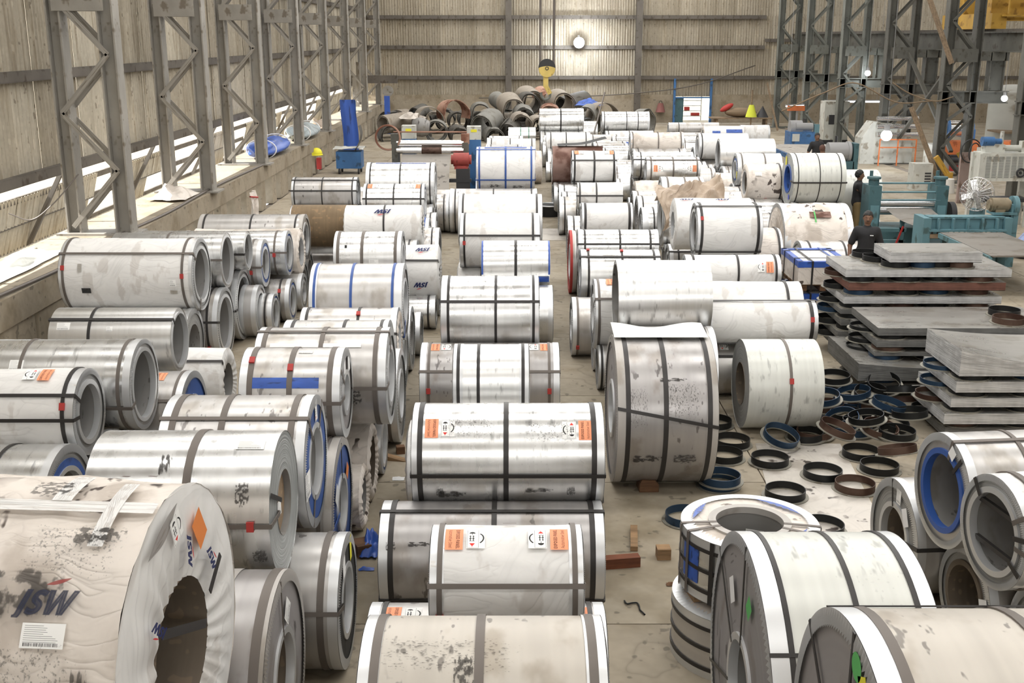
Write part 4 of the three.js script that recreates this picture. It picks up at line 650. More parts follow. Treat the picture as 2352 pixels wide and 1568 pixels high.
{ const t = C.CF3; faceMark(t, 1, t.r * 0.6, R(-55), 0.13, 0.13, M.orange, 'rhombus_sticker', 0.012, Math.PI / 4); faceMark(t, 1, t.r * 0.62, R(55), 0.17, 0.17, M.paper, 'rhombus_sticker', 0.012, Math.PI / 4); faceStrap(t, 1, 0, t.ri, t.r * 0.96, 0.02, M.faceDark); faceStrap(t, 1, R(90), t.ri * 0.9, t.r, 0.04, M.strapBlue); }
{ const t = C.C2; faceMark(t, 1, t.r * 0.7, R(-35), 0.12, 0.15, M.paper, 'paper_label'); faceMark(t, 1, t.r * 0.72, R(18), 0.1, 0.15, M.paper, 'paper_label'); faceStrap(t, 1, R(45), t.ri, t.r, 0.034, M.strapTan); }
{ const t = C.F1; // strapped plate end with tags
  for (const a of [0, 58, -52, 115, -110, 180]) faceStrap(t, -1, R(a), t.ri, t.r + 0.004, 0.022, M.strap);
  faceMark(t, -1, t.r * 0.63, R(-30), 0.13, 0.16, M.paper, 'white_tag', 0.014, 0.6); faceMark(t, -1, t.r * 0.7, R(15), 0.1, 0.13, M.green, 'green_tag', 0.014, -0.6); faceMark(t, -1, t.r * 0.68, R(98), 0.12, 0.17, M.blueTag, 'blue_tag', 0.014, 0.5);
  mesh('axial_strap', bx(t.L + 0.02, 0.008, 0.022, 0, t.r + 0.008, 0).rotateX(R(47)).translate(0, t.r, 0), M.strap, t); }
{ const t = C.F2; for (const a of [0, -50, 60]) faceStrap(t, -1, R(a), t.ri, t.r + 0.004, 0.026, M.strap);
  mesh('green_dot', new THREE.CircleGeometry(0.06, 24).rotateY(-Math.PI / 2).translate(-t.L / 2 - 0.016, t.r + t.r * 0.87 * Math.cos(R(6)), t.r * 0.87 * Math.sin(R(6))), M.green, t);
  faceMark(t, -1, t.r * 0.82, R(15), 0.1, 0.13, M.yellow, 'yellow_tag', 0.016, 0.5); faceMark(t, -1, t.r * 0.8, R(26), 0.11, 0.11, M.paper, 'white_tag', 0.016, 0.2);
  mesh('axial_strap', bx(t.L + 0.02, 0.008, 0.03, 0, t.r + 0.008, 0).rotateX(R(-28)).translate(0, t.r, 0), M.strap, t); }
{ const t = C.F6; faceMark(t, -1, t.r * 0.78, R(8), 0.09, 0.13, M.note, 'paper_label'); faceMark(t, -1, t.r * 0.7, R(40), 0.1, 0.16, M.paper, 'paper_scrap', 0.02, 0.5); faceStrap(t, -1, R(-12), t.ri, t.r, 0.02, M.strap); faceStrap(t, -1, R(105), t.ri, t.r, 0.034, M.strap); }
{ const t = C.F7; faceMark(t, -1, t.r * 0.8, R(75), 0.12, 0.09, M.paper, 'paper_scrap', 0.02, 0.4); faceMark(t, -1, t.r * 0.8, R(100), 0.1, 0.1, M.paper, 'paper_scrap', 0.022, -0.3); }
{ const t = C.F4; faceMark(t, -1, t.r * 0.84, R(20), 0.09, 0.1, M.paper, 'paper_label', 0.02, -0.6); faceStrap(t, -1, R(38), t.ri * 0.9, t.r, 0.034, M.strap, 0.02); }
{ const t = C.F5; for (const y of [0.55, -0.5]) mesh('bore_strap', bx(0.03, 0.035, t.ri * 1.7, -t.L / 2 + 0.04, t.r + t.ri * y, 0), M.strap, t); for (const a of [75, 115, -40]) faceStrap(t, -1, R(a), t.ri * 0.95, t.r, 0.036, M.strap, 0.02);
  mesh('bore_film', grid(16, 4, (u, v) => { const a = R(60 + 230 * u), q = t.ri * (0.86 - 0.28 * v); return [-t.L * 0.15 + 0.1 * Math.sin(u * 9), t.r + q * Math.cos(a), q * Math.sin(a)]; }), M.tape, t); }
{ const t = C.E39; faceMark(t, -1, t.r * 0.78, R(110), 0.09, 0.2, M.yellow, 'yellow_tag'); }
{ const t = C.E44; faceMark(t, -1, t.r * 0.74, R(-25), 0.12, 0.2, M.yellow, 'yellow_tag'); faceMark(t, -1, t.r * 0.78, R(150), 0.09, 0.12, M.blueTag, 'blue_tag'); }
{ const t = C.E43; faceMark(t, -1, t.r * 0.8, R(-40), 0.06, 0.26, M.red, 'red_tag', 0.03, 0.5); }
mesh('end_rim', ringBand(-C.E17l.L / 2 - 0.02, -C.E17l.L / 2 + 0.03, C.E17l.r * 0.9, C.E17l.r + 0.008, 48).translate(0, C.E17l.r, 0), M.red, C.E17l);
{ const t = C.E45; // torn wrap and green twine on the huge cream coil
  mesh('wrap_tear', patch(0.05, R(38), 0.42, 0.16, t.r + 0.03, 8).translate(0, t.r, 0), M.rusty, t);
  mesh('twine', patch(-0.06, R(42), 0.03, 0.28, t.r + 0.034, 6).translate(0, t.r, 0), M.green, t); }
{ const t = C.E23; // strap running aslant round the drum
  mesh('slanting_strap', grid(16, 1, (u, v) => { const a = R(72 + 14 * u) + (v - 0.5) * 0.045, q = t.r + 0.016; return [(u - 0.5) * (t.L + 0.02), t.r + q * Math.cos(a), q * Math.sin(a)]; }), M.strap, t); }
{ const t = C.A4; faceMark(t, 1, t.ri * 0.5, R(100), 0.14, 0.2, M.note, 'paper_label', -0.25); }

// ---------------------------------------------------------------- two coils stood on end by the aisle
function standingCoil(c, y, r, ri, h, m, label, film) {
  const t = thing('standing_coil', label, 'coil', [c.x, y, c.z]), up = (g) => g.rotateZ(Math.PI / 2).translate(0, h / 2, 0);
  mesh('body', up(shell(-h / 2, h / 2, r, 72, 1, 0.3, 0.1)), m, t);
  for (const s of [-1, 1]) { mesh('end_face', up(disc(s * (h / 2 - 0.005), ri, r, 72, 1, s)), s > 0 ? M.dirty : M.facePlate, t); mesh('edge_guard', up(edgeGuard(s * h / 2, s, r, 0.09, 0.1, 80)), M.edge, t); mesh('bore_ring', up(ringBand(s > 0 ? h / 2 - 0.04 : -h / 2 - 0.006, s > 0 ? h / 2 + 0.014 : -h / 2 + 0.04, ri - 0.01, ri + 0.05, 64)), M.edgeDull, t); }
  mesh('bore', up(shell(-h / 2, h / 2, ri, 48, 1, 0, 0, null, true)), M.bore, t);
  for (const k of [0.16, 0.5, 0.84]) mesh('strap', up(ringBand(-h / 2 + k * h - 0.015, -h / 2 + k * h + 0.015, r + 0.002, r + 0.01, 72)), M.strap, t);
  if (film) {
    for (const a of [150, 168, 20, 4]) { const g = merge([bx(0.03, h + 0.02, 0.006, 0, h / 2, r + 0.014), bx(0.03, 0.006, r - ri + 0.02, 0, h + 0.014, (r + ri) / 2), bx(0.03, h * 0.6, 0.006, 0, h * 0.7, ri - 0.012)]).rotateY(R(a - 90 + 0)); mesh('axial_strap', g, M.strapTan, t); }
    mesh('axial_strap', bx(0.035, h + 0.02, 0.006, 0, h / 2, r + 0.014).rotateY(R(-42)), M.strap, t);
    mesh('film_strip', grid(10, 2, (u, v) => { const a = R(-78 + 22 * u); return [Math.sin(a) * (r + 0.005), 0.12 + v * (h - 0.22), Math.cos(a) * (r + 0.005)]; }), M.blueFilm, t);
    for (const [a0, a1] of [[-70, -20], [15, 75], [130, 175]]) mesh('film_fringe', grid(14, 1, (u, v) => { const a = R(a0 + (a1 - a0) * u), q = r - 0.09 - v * 0.045 * Math.sin(u * Math.PI) * (1 + 0.3 * Math.sin(u * 40)); return [q * Math.cos(a), h + 0.016, -q * Math.sin(a)]; }), M.blueFilm, t);
    mesh('paper_label', new THREE.PlaneGeometry(0.2, 0.14).rotateY(-0.4).translate(0.1, 0.25, -ri + 0.03), M.note, t);
  }
  return t;
}
const SC = atY(1722, 1196, 1.1); SC.y = 0;
standingCoil(V(SC.x - 0.03, 0, SC.z + 0.06), 0, 0.56, 0.28, 0.5, M.dull, 'grey coil standing on end beneath the film-topped coil');
for (const [x, z, a] of [[-0.42, 0.12, 0.2], [0.1, 0.44, 1.2], [0.36, -0.2, 0.4]]) { const t = thing('timber_spacer', 'short timber spacer between the two coils stood on end', 'timber', [SC.x + x, 0.51, SC.z + z], a, 'spacers between the standing coils'); M.wood ??= std([0.42, 0.30, 0.19], { map: TX.wood, roughness: 0.9 }); mesh('timber', bx(0.11, 0.075, 0.2, 0, 0.0375, 0), M.wood, t); }
standingCoil(SC, 0.59, 0.535, 0.275, 0.5, M.galv, 'coil standing on end with dirty top face and scraps of blue film', true);

// ---------------------------------------------------------------- stacks of cut sheets with steel rings as spacers
M.sheetTop = std([0.42, 0.42, 0.405], { map: TX.dull, roughnessMap: TX.steelRough, roughness: 0.6, metalness: 0.55 });
M.sheetEdge = std([0.80, 0.80, 0.80], { map: TX.edges, bumpMap: TX.edges, bumpScale: 0.003, roughness: 0.45, metalness: 0.3 });
M.sheetEdgeDark = std([0.24, 0.24, 0.23], { map: TX.edges, bumpMap: TX.edges, bumpScale: 0.003, roughness: 0.6, metalness: 0.4 });
M.sheetEdgeRust = std([0.24, 0.105, 0.075], { map: TX.edges, bumpMap: TX.edges, bumpScale: 0.003, roughness: 0.8 });
M.ringBlack = std([0.022, 0.024, 0.026], { map: TX.grime, roughness: 0.42, metalness: 0.5 });
M.ringBlue = std([0.03, 0.07, 0.14], { map: TX.grime, roughness: 0.4, metalness: 0.45 });
M.ringBrown = std([0.12, 0.075, 0.055], { map: TX.rust, roughness: 0.6, metalness: 0.35 });
M.ringFlange = std([0.34, 0.33, 0.29], { map: TX.grime, roughness: 0.55, metalness: 0.4 });
const RING = { wall: ringBand(0, 0.085, 0.208, 0.216, 40).rotateZ(Math.PI / 2), flange: ringBand(-0.006, 0.004, 0.204, 0.25, 40).rotateZ(Math.PI / 2) };
function ring(p, m, label, group, rx = 0, rz = 0, sy = 1) {
  const t = thing('steel_ring', label, 'ring', p, rnd() * 6, group); mesh('wall', RING.wall, m, t); mesh('flange', RING.flange, M.ringFlange, t); t.rotation.set(rx, t.rotation.y, rz, 'ZXY'); t.scale.y = sy; return t;
}
function bundle(x0, x1, zf, zb, top, th, em, label, warp = 0, shift = 0) {  // one bundle of sheets; warp lets the top sheets lift at the corners
  const W = x1 - x0, D = zb - zf, t = thing('sheet_bundle', label, 'sheets', [(x0 + x1) / 2 + shift, top - th, -(zf + zb) / 2]);
  const f = (u, v) => warp * (Math.pow(Math.abs(2 * u - 1), 2) * 0.7 + 0.5 * Math.cos(u * 5 + 1) * (1 - v)) * 0.12;
  const X = (u) => (u - 0.5) * W, Z = (v) => (0.5 - v) * D;
  mesh('top_sheet', grid(16, 8, (u, v) => [X(u), th + f(u, 1 - v), Z(1 - v) * -1 * -1, X(u), Z(v)]), M.sheetTop, t);
  const sides = [];
  sides.push(grid(16, 2, (u, v) => [X(1 - u), v * (th + f(1 - u, 0)), D / 2, X(u), v * th], false), grid(16, 2, (u, v) => [X(u), v * (th + f(u, 1)), -D / 2, X(u), v * th]));
  sides.push(grid(8, 2, (u, v) => [-W / 2, v * (th + f(0, 1 - u)), (u - 0.5) * -1 * D * -1, u * D, v * th]), grid(8, 2, (u, v) => [W / 2, v * (th + f(1, 1 - u)), (u - 0.5) * D, u * D, v * th]));
  mesh('sheet_edges', merge(sides), em, t); mesh('bottom_sheet', bx(W, 0.006, D, 0, 0.003, 0), M.sheetTop, t);
  return t;
}
function stackOf(list, ringLabel, grp) {
  for (const [x0, x1, zf, zb, top, th, em, label, warp] of list) bundle(x0, x1, zf, zb, top, th, em, label, warp);
  for (let k = 0; k + 1 < list.length; k++) {
    const a = list[k], b = list[k + 1], y = b[4], h = a[4] - a[5] - b[4]; if (h < 0.03) continue;
    const x0 = Math.max(a[0], b[0]), x1 = Math.min(a[1], b[1]), zf = Math.max(a[2], b[2]);
    for (const [q, dz] of [[0.06, 0.2], [0.02, 0.62], [0.36, 0.2], [0.62, 0.24], [0.93, 0.2]]) if (q < 0.05 || x1 - x0 > 1) ring(V(x0 + 0.2 + q * (x1 - x0 - 0.4) - (dz > 0.5 ? 0.22 : 0.1) * (q < 0.1), y + 0.006 * h / 0.085, -(zf + dz + 0.02)), [M.ringBlack, M.ringBlue, M.ringBrown, M.ringBlack][(rnd() * 4) | 0], ringLabel, grp, 0, 0, h / 0.091);
  }
}
const eg = M.sheetEdge, ek = M.sheetEdgeDark;
stackOf([[5.7, 7.08, 16.55, 17.35, 1.67, 0.155, eg, 'short bundle of cut sheets topping the tallest stack'], [5.03, 7.53, 16.5, 17.6, 1.42, 0.12, eg, 'long bundle of cut sheets below the short top bundle'], [5.09, 7.46, 16.5, 17.55, 1.22, 0.125, M.sheetEdgeRust, 'bundle of cut sheets with a rusty brown edge'], [5.02, 7.4, 16.45, 17.55, 1.015, 0.115, eg, 'pale-edged bundle of cut sheets under the rusty one'], [4.98, 7.45, 16.45, 17.5, 0.82, 0.08, ek, 'dark thin bundle of cut sheets low in the tallest stack'], [5.0, 7.45, 16.45, 17.5, 0.66, 0.1, ek, 'dark thick bundle of cut sheets low in the tallest stack'], [4.96, 7.4, 16.45, 17.5, 0.47, 0.1, ek, 'dark bundle of cut sheets close to the floor of the tallest stack'], [5.0, 7.4, 16.45, 17.5, 0.28, 0.12, ek, 'bottom dark bundle of the tallest stack']], 'steel ring spacer between sheet bundles of the tallest stack', 'ring spacers in the tallest stack');
stackOf([[5.02, 7.52, 14.8, 16.05, 0.95, 0.11, ek, 'grey-topped sheet bundle on the middle stack', 0], [5.0, 7.5, 14.75, 16.0, 0.785, 0.095, ek, 'second sheet bundle of the middle stack'], [4.98, 7.45, 14.75, 16.0, 0.625, 0.06, ek, 'thin sheet bundle of the middle stack'], [4.68, 7.2, 14.45, 15.95, 0.5, 0.2, ek, 'thick pale-topped sheet bundle jutting from the middle stack', 0.4], [4.9, 7.2, 14.6, 15.95, 0.22, 0.12, ek, 'bottom sheet bundle of the middle stack']], 'steel ring spacer between sheet bundles of the middle stack', 'ring spacers in the middle stack');
stackOf([[5.4, 7.9, 12.9, 14.05, 1.06, 0.22, eg, 'thick warped bundle of shiny sheets on a low stack', 1], [5.37, 7.88, 12.88, 14.0, 0.78, 0.14, eg, 'second bundle of the stack with the warped top'], [5.32, 7.85, 12.86, 14.0, 0.58, 0.12, eg, 'third bundle of the stack with the warped top'], [5.25, 7.85, 12.84, 14.0, 0.39, 0.14, eg, 'fourth bundle of the stack with the warped top'], [5.3, 7.8, 12.9, 14.0, 0.19, 0.13, ek, 'bottom bundle of the stack with the warped top']], 'steel ring spacer between bundles under the warped sheets', 'ring spacers under the warped sheets');
for (const p of [0, 1]) ring(atY(2306 + p * 10, 722 + p * 18, 0.956), p ? M.ringBrown : M.ringBlack, p ? 'brown steel ring lying on the grey-topped sheet bundle' : 'black steel ring lying on the grey-topped sheet bundle');
ring(atY(1988, 588, 1.427), M.ringBlack, 'black steel ring peeking from beside the short top bundle');
// loose rings on the floor and the flat sheet
{
  const c = [[1735, 1018], [1930, 1019], [2052, 1250], [1800, 1262]].map(([x, y]) => atY(x, y, 0.004)), t = thing('floor_sheet', 'large thin steel sheet lying flat on the floor under the rings', 'sheet');
  const s = new THREE.Shape(c.map((p) => new THREE.Vector2(p.x, p.z))), g = new THREE.ExtrudeGeometry(s, { depth: 0.004, bevelEnabled: false }).rotateX(Math.PI / 2); g.translate(0, 0.006, 0);
  M.sheetPale = std([0.66, 0.66, 0.64], { map: TX.dirty, roughness: 0.4, metalness: 0.3 }); mesh('sheet', metreUV(g), M.sheetPale, t);
}
const LOOSE = [[1641, 976, 0], [1681, 1020, 0], [1663, 1052, 0], [1650, 1114, 1], [1655, 1104, 1, 0.09], [1768, 1062, 0, 0.012], [1889, 1092, 0, 0.012], [1803, 1138, 0, 0.012], [1963, 1122, 2], [2019, 1079, 0], [1977, 1046, 0], [1576, 1194, 1], [1888, 1218, 0]];
for (const [x, y, m, h = 0.008] of LOOSE) ring(atY(x, y, h), [M.ringBlack, M.ringBlue, M.ringBrown][m], ['black steel ring lying flat on the floor near the flat sheet', 'bluish steel ring lying flat on the floor near the flat sheet', 'brown steel ring lying flat at the corner of the flat sheet'][m], 'loose rings on the floor');
const HEAP = [[1925, 893], [1962, 908], [1915, 872], [1900, 938], [1882, 970], [2040, 935], [2008, 948], [2072, 925], [1990, 965], [1962, 992], [2045, 975], [1920, 990], [1850, 1005], [1792, 1006], [2090, 955], [1985, 930], [2000, 908], [1890, 918], [1945, 958], [2020, 990], [2030, 885], [1950, 930], [2060, 1000], [2062, 1040], [1975, 975], [1935, 970], [2075, 900], [1870, 1000]];
HEAP.forEach(([x, y], k) => { const h = 0.02 + 0.1 * (k % 3) + (y < 920 ? 0.06 : 0); ring(atY(x, y, h), [M.ringBlack, M.ringBlue, M.ringBlack, M.ringBrown][k % 4], ['black steel ring in the tumbled heap of rings', 'bluish steel ring in the tumbled heap of rings', 'black steel ring in the tumbled heap of rings', 'brown steel ring in the tumbled heap of rings'][k % 4], 'heap of steel rings', h < 0.05 ? 0 : rr(-0.35, 0.35), h < 0.05 ? 0.04 : rr(-0.4, 0.4)); });

// ---------------------------------------------------------------- timber, rags and litter on the floor
M.wood ??= std([0.42, 0.30, 0.19], { map: TX.wood, roughness: 0.9 });
M.woodDark = std([0.22, 0.13, 0.08], { map: TX.wood, roughness: 0.9 });
M.woodRed = std([0.26, 0.10, 0.055], { map: TX.wood, roughness: 0.85 });
function block(px, py, w, h, d, m, turn, label) { const t = thing('wood_block', label, 'wood', atY(px, py, 0), turn); mesh('timber', bx(w, h, d, 0, h / 2, 0), m, t); return t; }
{ // bevelled chock under the tall coil
  const t = thing('wood_chock', 'brown wooden chock under the tall scuffed coil', 'wood', atY(1490, 1128, 0), 0.05);
  const s = new THREE.Shape([[-0.1, 0], [0.1, 0], [0.1, 0.08], [0.06, 0.13], [-0.07, 0.14], [-0.1, 0.09]].map((p) => new THREE.Vector2(...p)));
  mesh('timber', metreUV(new THREE.ExtrudeGeometry(s, { depth: 0.2, bevelEnabled: true, bevelSize: 0.008, bevelThickness: 0.008, bevelSegments: 1 }).translate(0, 0, -0.18)), M.woodDark, t);
}
block(1425, 1300, 0.36, 0.1, 0.1, M.woodRed, 0.16, 'reddish brown timber beam poking out beside the middle row');
block(1456, 1240, 0.07, 0.05, 0.5, M.wood, -0.1, 'long worn timber offcut pointing along the aisle');
block(1523, 1280, 0.13, 0.11, 0.12, M.wood, 0.03, 'square timber block alone in the aisle');
block(1341, 806, 0.1, 0.08, 0.1, M.wood, 0.1, 'small timber chock beside the narrow floor coil');
block(920, 1040, 0.1, 0.09, 0.09, M.woodDark, 0.2, 'small dark wood cube beside the wooden wedge');
{ const t = thing('wood_wedge', 'flat wooden wedge on the aisle floor', 'wood', atY(912, 1052, 0), -0.2); const s = new THREE.Shape([[-0.14, 0], [0.16, 0], [-0.14, 0.06]].map((p) => new THREE.Vector2(...p))); mesh('timber', metreUV(new THREE.ExtrudeGeometry(s, { depth: 0.1, bevelEnabled: false })), M.wood, t); }
block(832, 1270, 0.14, 0.12, 0.2, M.woodDark, 0.4, 'dark wooden chock beside the blue rag');
function crumple(name, label, cat, p, sx, sz, hgt, m, seed, n = 14) {
  const t = thing(name, label, cat, p); mesh('cloth', grid(n, n, (u, v) => { const q = fbm(u * 0.9, v * 0.9, 4, 4, seed, 3), e = Math.sin(u * Math.PI) * Math.sin(v * Math.PI); return [(u - 0.5) * sx * (0.8 + 0.5 * q), 0.004 + hgt * q * (0.15 + e), (v - 0.5) * sz * (0.8 + 0.5 * fbm(u, v, 3, 3, seed + 9, 2)), u * sx, v * sz]; }), m, t); return t;
}
crumple('blue_rag', 'crumpled blue plastic rag beside the dull grey coil', 'rag', atY(852, 1262, 0), 0.16, 0.42, 0.28, M.blueFilm, 311);
crumple('blue_scrap', 'strip of blue plastic lying beside the blue rag', 'scrap', atY(842, 1308, 0), 0.14, 0.06, 0.05, M.blueFilm, 317, 8);
crumple('paper_scrap', 'torn white paper on the aisle floor near the wooden wedge', 'paper', atY(915, 1100, 0), 0.14, 0.1, 0.03, M.paper, 321, 8);
crumple('brown_scrap', 'small brown scrap on the aisle floor', 'scrap', atY(1541, 1343, 0), 0.08, 0.06, 0.04, M.woodDark, 331, 8);
tag(mesh('cord', pipe([[1434, 1379], [1440, 1386], [1452, 1384], [1463, 1384], [1468, 1392], [1470, 1400], [1476, 1406], [1481, 1411]].map(([x, y]) => atY(x, y, 0.012)), 0.008, 30, 6), M.ringBlack, scene), 'short dark cord lying on the aisle floor', 'cord');
{ // strips of pale sheet across the aisle in the distance
  const t = thing('aisle_sheet', 'pale sheet lying across the aisle between the white coils', 'sheet', atY(1272, 545, 0)); mesh('sheet', bx(0.62, 0.012, 1.7, 0, 0.006, -0.4), M.sheetPale, t);
  const b = thing('rubber_bucket', 'black rubber trough in the aisle between the coils', 'trough', atY(1262, 495, 0)); mesh('trough', cyl(0.3, 0.3, 0, 0.15, 0, 'y', 20, 0.36), M.faceDark, b); mesh('rim', new THREE.TorusGeometry(0.36, 0.02, 6, 24).rotateX(Math.PI / 2).translate(0, 0.3, 0), M.edge, b);
}
// loose sheet on top of the tall coil, behind it the bare roll
{ const e = C.E23, t = thing('loose_sheet', 'pale curled sheet lying across the top of the tall scuffed coil', 'sheet', [1.62, 1.635, -11.95]); mesh('sheet', grid(10, 6, (u, v) => [(u - 0.5) * 1.02, 0.02 + 0.03 * Math.cos(u * 7) * v - 0.25 * v * v * 0.0 + 0.012 * v, (0.5 - v) * 0.5, u, v]), M.plain, t); }
// brown crumpled film over a coil
{ const e = P.E32, t = thing('plastic_film', 'crumpled brown plastic film draped over a steel coil', 'film', [(e[0] + e[1]) / 2, e[3] + e[4], -e[2]]);
  M.film = std([0.50, 0.42, 0.34], { map: TX.dirty, bumpMap: TX.wrapBump, bumpScale: 0.03, roughness: 0.5 });
  mesh('film', grid(34, 34, (u, v) => { const a = R(-60 + (120 + 60 * vn(u, 0.3, 6, 2, 403)) * v), r = e[4] + 0.02 + 0.34 * Math.pow(fbm(u, v, 7, 9, 401, 4), 1.8) * (0.5 + u) + 0.05 * crease(u * 0.5, v * 0.5, 107), x = (u - 0.35) * 1.3 + 0.1 * Math.sin(v * 9) * (1 - u); return [x, r * Math.cos(a) - e[4], r * Math.sin(a), u, v]; }), M.film, t); }
{ const t = thing('black_sheet', 'black curled sheet lying on top of the rusty coil', 'sheet', [1.95, 1.86, -31.6]); mesh('sheet', grid(14, 3, (u, v) => [(u - 0.5) * 1.35, 0.02 + 0.2 * u * u + 0.01 * Math.sin(u * 9), (0.5 - v) * 0.7 , u, v]), M.faceDark, t); }
// strapped packs on pallets
function pack(y, label, h) {
  const t = thing('strapped_pack', label, 'package', [5.22, y, -18.95]), w = 0.86, d = 1.25;
  mesh('runner', merge([-0.32, 0, 0.32].map((x) => bx(0.1, 0.09, d, x, 0.045, 0))), M.woodDark, t); for (let k = 0; k < 5; k++) mesh('board', bx(w, 0.02, 0.16, 0, 0.1, (k - 2) * 0.26), M.wood, t);
  mesh('wrapping', bx(w, h, d, 0, 0.11 + h / 2, 0), M.dirty, t); mesh('top_paper', bx(w - 0.08, 0.012, d - 0.08, 0, 0.116 + h, 0), M.wrap, t);
  for (const [ww, dd, x, z] of [[w + 0.02, 0.09, 0, d / 2 - 0.04], [w + 0.02, 0.09, 0, -d / 2 + 0.04], [0.09, d + 0.02, w / 2 - 0.04, 0], [0.09, d + 0.02, -w / 2 + 0.04, 0]]) mesh('edge_guard', bx(ww, 0.1, dd, x, 0.09 + h, z), M.blueFilm, t);
  for (const x of [-0.2, 0.22]) mesh('strap', merge([bx(0.03, 0.008, d + 0.03, x, 0.145 + h, 0), bx(0.03, h + 0.14, 0.008, x, 0.07 + h / 2, d / 2 + 0.012), bx(0.03, h + 0.14, 0.008, x, 0.07 + h / 2, -d / 2 - 0.012)]), x < 0 ? M.strap : M.strapBlue, t);
  for (const z of [-0.35, 0.35]) mesh('strap', merge([bx(w + 0.03, 0.008, 0.03, 0, 0.15 + h, z), bx(0.008, h + 0.14, 0.03, w / 2 + 0.012, 0.07 + h / 2, z), bx(0.008, h + 0.14, 0.03, -w / 2 - 0.012, 0.07 + h / 2, z)]), M.strap, t);
}
pack(0, 'lower strapped pack with blue edge guards on a pallet', 0.48); pack(0.68, 'upper strapped pack with blue edge guards beside the tallest sheet stack', 0.36);

// ---------------------------------------------------------------- columns and crane runway between the two bays
for (let k = 0; k < 6; k++) {
  const z = -32.2 - k * 6, m = k > 2 ? M.columnGrey : M.columnDark, x = RIGHT_X + 0.15;
  const t = lacedColumn(x, z, 0, m, 0, k > 2 ? 'grey-green laced steel column between the two bays' : 'dark laced steel column between the two bays', 'columns between the bays', -1, 0.36);
  mesh('bracket_beam', ribeam(0.4, 0.3, 0.03, 2.3).rotateZ(-Math.PI / 2).translate(-0.2, 2.85, 0), m, t);
  mesh('runway_post', ribeam(0.5, 0.34, 0.03, 1.25).translate(1.62, 3.05, 0), m, t);
  mesh('runway_bracket', bx(0.95, 0.3, 0.34, 1.5, 4.18, 0), m, t);
  mesh('gusset', bar(V(0.1, 2.1, 0.2), V(0.85, 2.65, 0.2), 0.1, 0.03), m, t);
}
{ const t = thing('runway_girder', 'long dark crane runway girder carried by the column brackets', 'girder', [16.05, 4.32, -46]);
  mesh('web', bx(0.06, 0.6, 40, 0, 0.3, 0), M.columnDark, t); mesh('top_flange', bx(0.42, 0.04, 40, 0, 0.62, 0), M.columnDark, t); mesh('bottom_flange', bx(0.36, 0.04, 40, 0, 0.02, 0), M.columnDark, t); mesh('rail', bx(0.07, 0.09, 40, 0, 0.68, 0), M.girt, t); }
{ const t = thing('cross_brace', 'pair of crossed dark steel braces between two columns', 'brace', [14.95, 0, -41.2]);
  mesh('brace_bar', bar(V(0, 4.2, 2.55), V(0, 1.0, -2.55), 0.14, 0.08), M.columnDark, t); mesh('brace_bar', bar(V(0.1, 1.0, 2.55), V(0.1, 4.2, -2.55), 0.14, 0.08), M.columnDark, t); }
M.planking = std([0.36, 0.30, 0.235], { map: TX.wood, roughness: 0.9 });
function leanPlank(a, b, label) { const g = bar(a, b, 0.16, 0.05), t = thing('wooden_plank', label, 'plank', [0, 0, 0]); mesh('plank', g, M.planking, t); }
leanPlank(atZ(2122, -40, 37.7), atZ(2186, 146, 37.7), 'long pale plank tied high against the dark column');
leanPlank(atZ(2093, 246, 37.0), atZ(2160, 425, 36.6), 'long pale plank leaning on the column by the pedestal fan');
leanPlank(atZ(1762, 190, 55.5), atZ(1786, 300, 55), 'pale plank leaning beside the grey-green columns');
// yellow bridge crane in the neighbouring bay
M.craneYellow = std([0.60, 0.36, 0.055], { map: TX.grime, roughness: 0.55 });
{ const t = thing('bridge_crane', 'yellow bridge crane with walkway rails in the neighbouring bay', 'crane', [16.05, 5.05, -40.6]);
  mesh('end_carriage', bx(0.5, 0.5, 4.4, 0.05, 0.25, 0), M.craneYellow, t); mesh('girder', bx(19, 0.85, 0.5, 9.6, 0.72, 1.1), M.craneYellow, t); mesh('girder', bx(19, 0.85, 0.5, 9.6, 0.72, -1.3), M.craneYellow, t); mesh('walkway', bx(19, 0.05, 0.9, 9.6, 0.42, 1.9), M.craneYellow, t);
  for (const y of [0.95, 1.45]) mesh('hand_rail', bx(19, 0.05, 0.05, 9.6, y, 2.3), M.craneYellow, t);
  for (let k = 0; k < 13; k++) mesh('rail_post', bx(0.05, 1.05, 0.05, 0.3 + k * 1.55, 0.95, 2.3), M.craneYellow, t);
  mesh('hoist', merge([bx(1.6, 0.8, 1.4, 6.2, 1.6, 0), cyl(0.3, 1.3, 6.2, 2.1, 0, 'x')]), M.girt, t); }
// ---------------------------------------------------------------- lamps in the neighbouring bay
M.lampGlow = std([1, 1, 1], { roughness: 0.5 }); M.lampGlow.emissive.setRGB(0.92, 0.96, 1); M.lampGlow.emissiveIntensity = 14;
M.tubeGlow = std([1, 1, 1], { roughness: 0.5 }); M.tubeGlow.emissive.setRGB(0.93, 0.97, 1); M.tubeGlow.emissiveIntensity = 8;
M.housing = std([0.3, 0.3, 0.3], { roughness: 0.6 });
function tubeLamp(p, len, turn, label) { const t = thing('tube_light', label, 'lamp', p, turn); mesh('light_tube', cyl(0.035, len, 0, -0.05, 0, 'x', 10), M.tubeGlow, t); mesh('housing', bx(len + 0.06, 0.05, 0.1, 0, 0.01, 0), M.housing, t); mesh('hanger', merge([-1, 1].map((s) => bx(0.012, ROOF_Y - p.y, 0.012, s * len / 2.4, (ROOF_Y - p.y) / 2 + 0.03, 0))), M.housing, t); const l = new THREE.RectAreaLight(new THREE.Color(0.93, 0.97, 1), 18, len, 0.12); l.position.set(0, -0.1, 0); l.rotation.x = -Math.PI / 2; t.add(l); return t; }
tubeLamp(atZ(1826, 241, 55), 1.1, 0.5, 'fluorescent tube above the blue uncoiler machine');
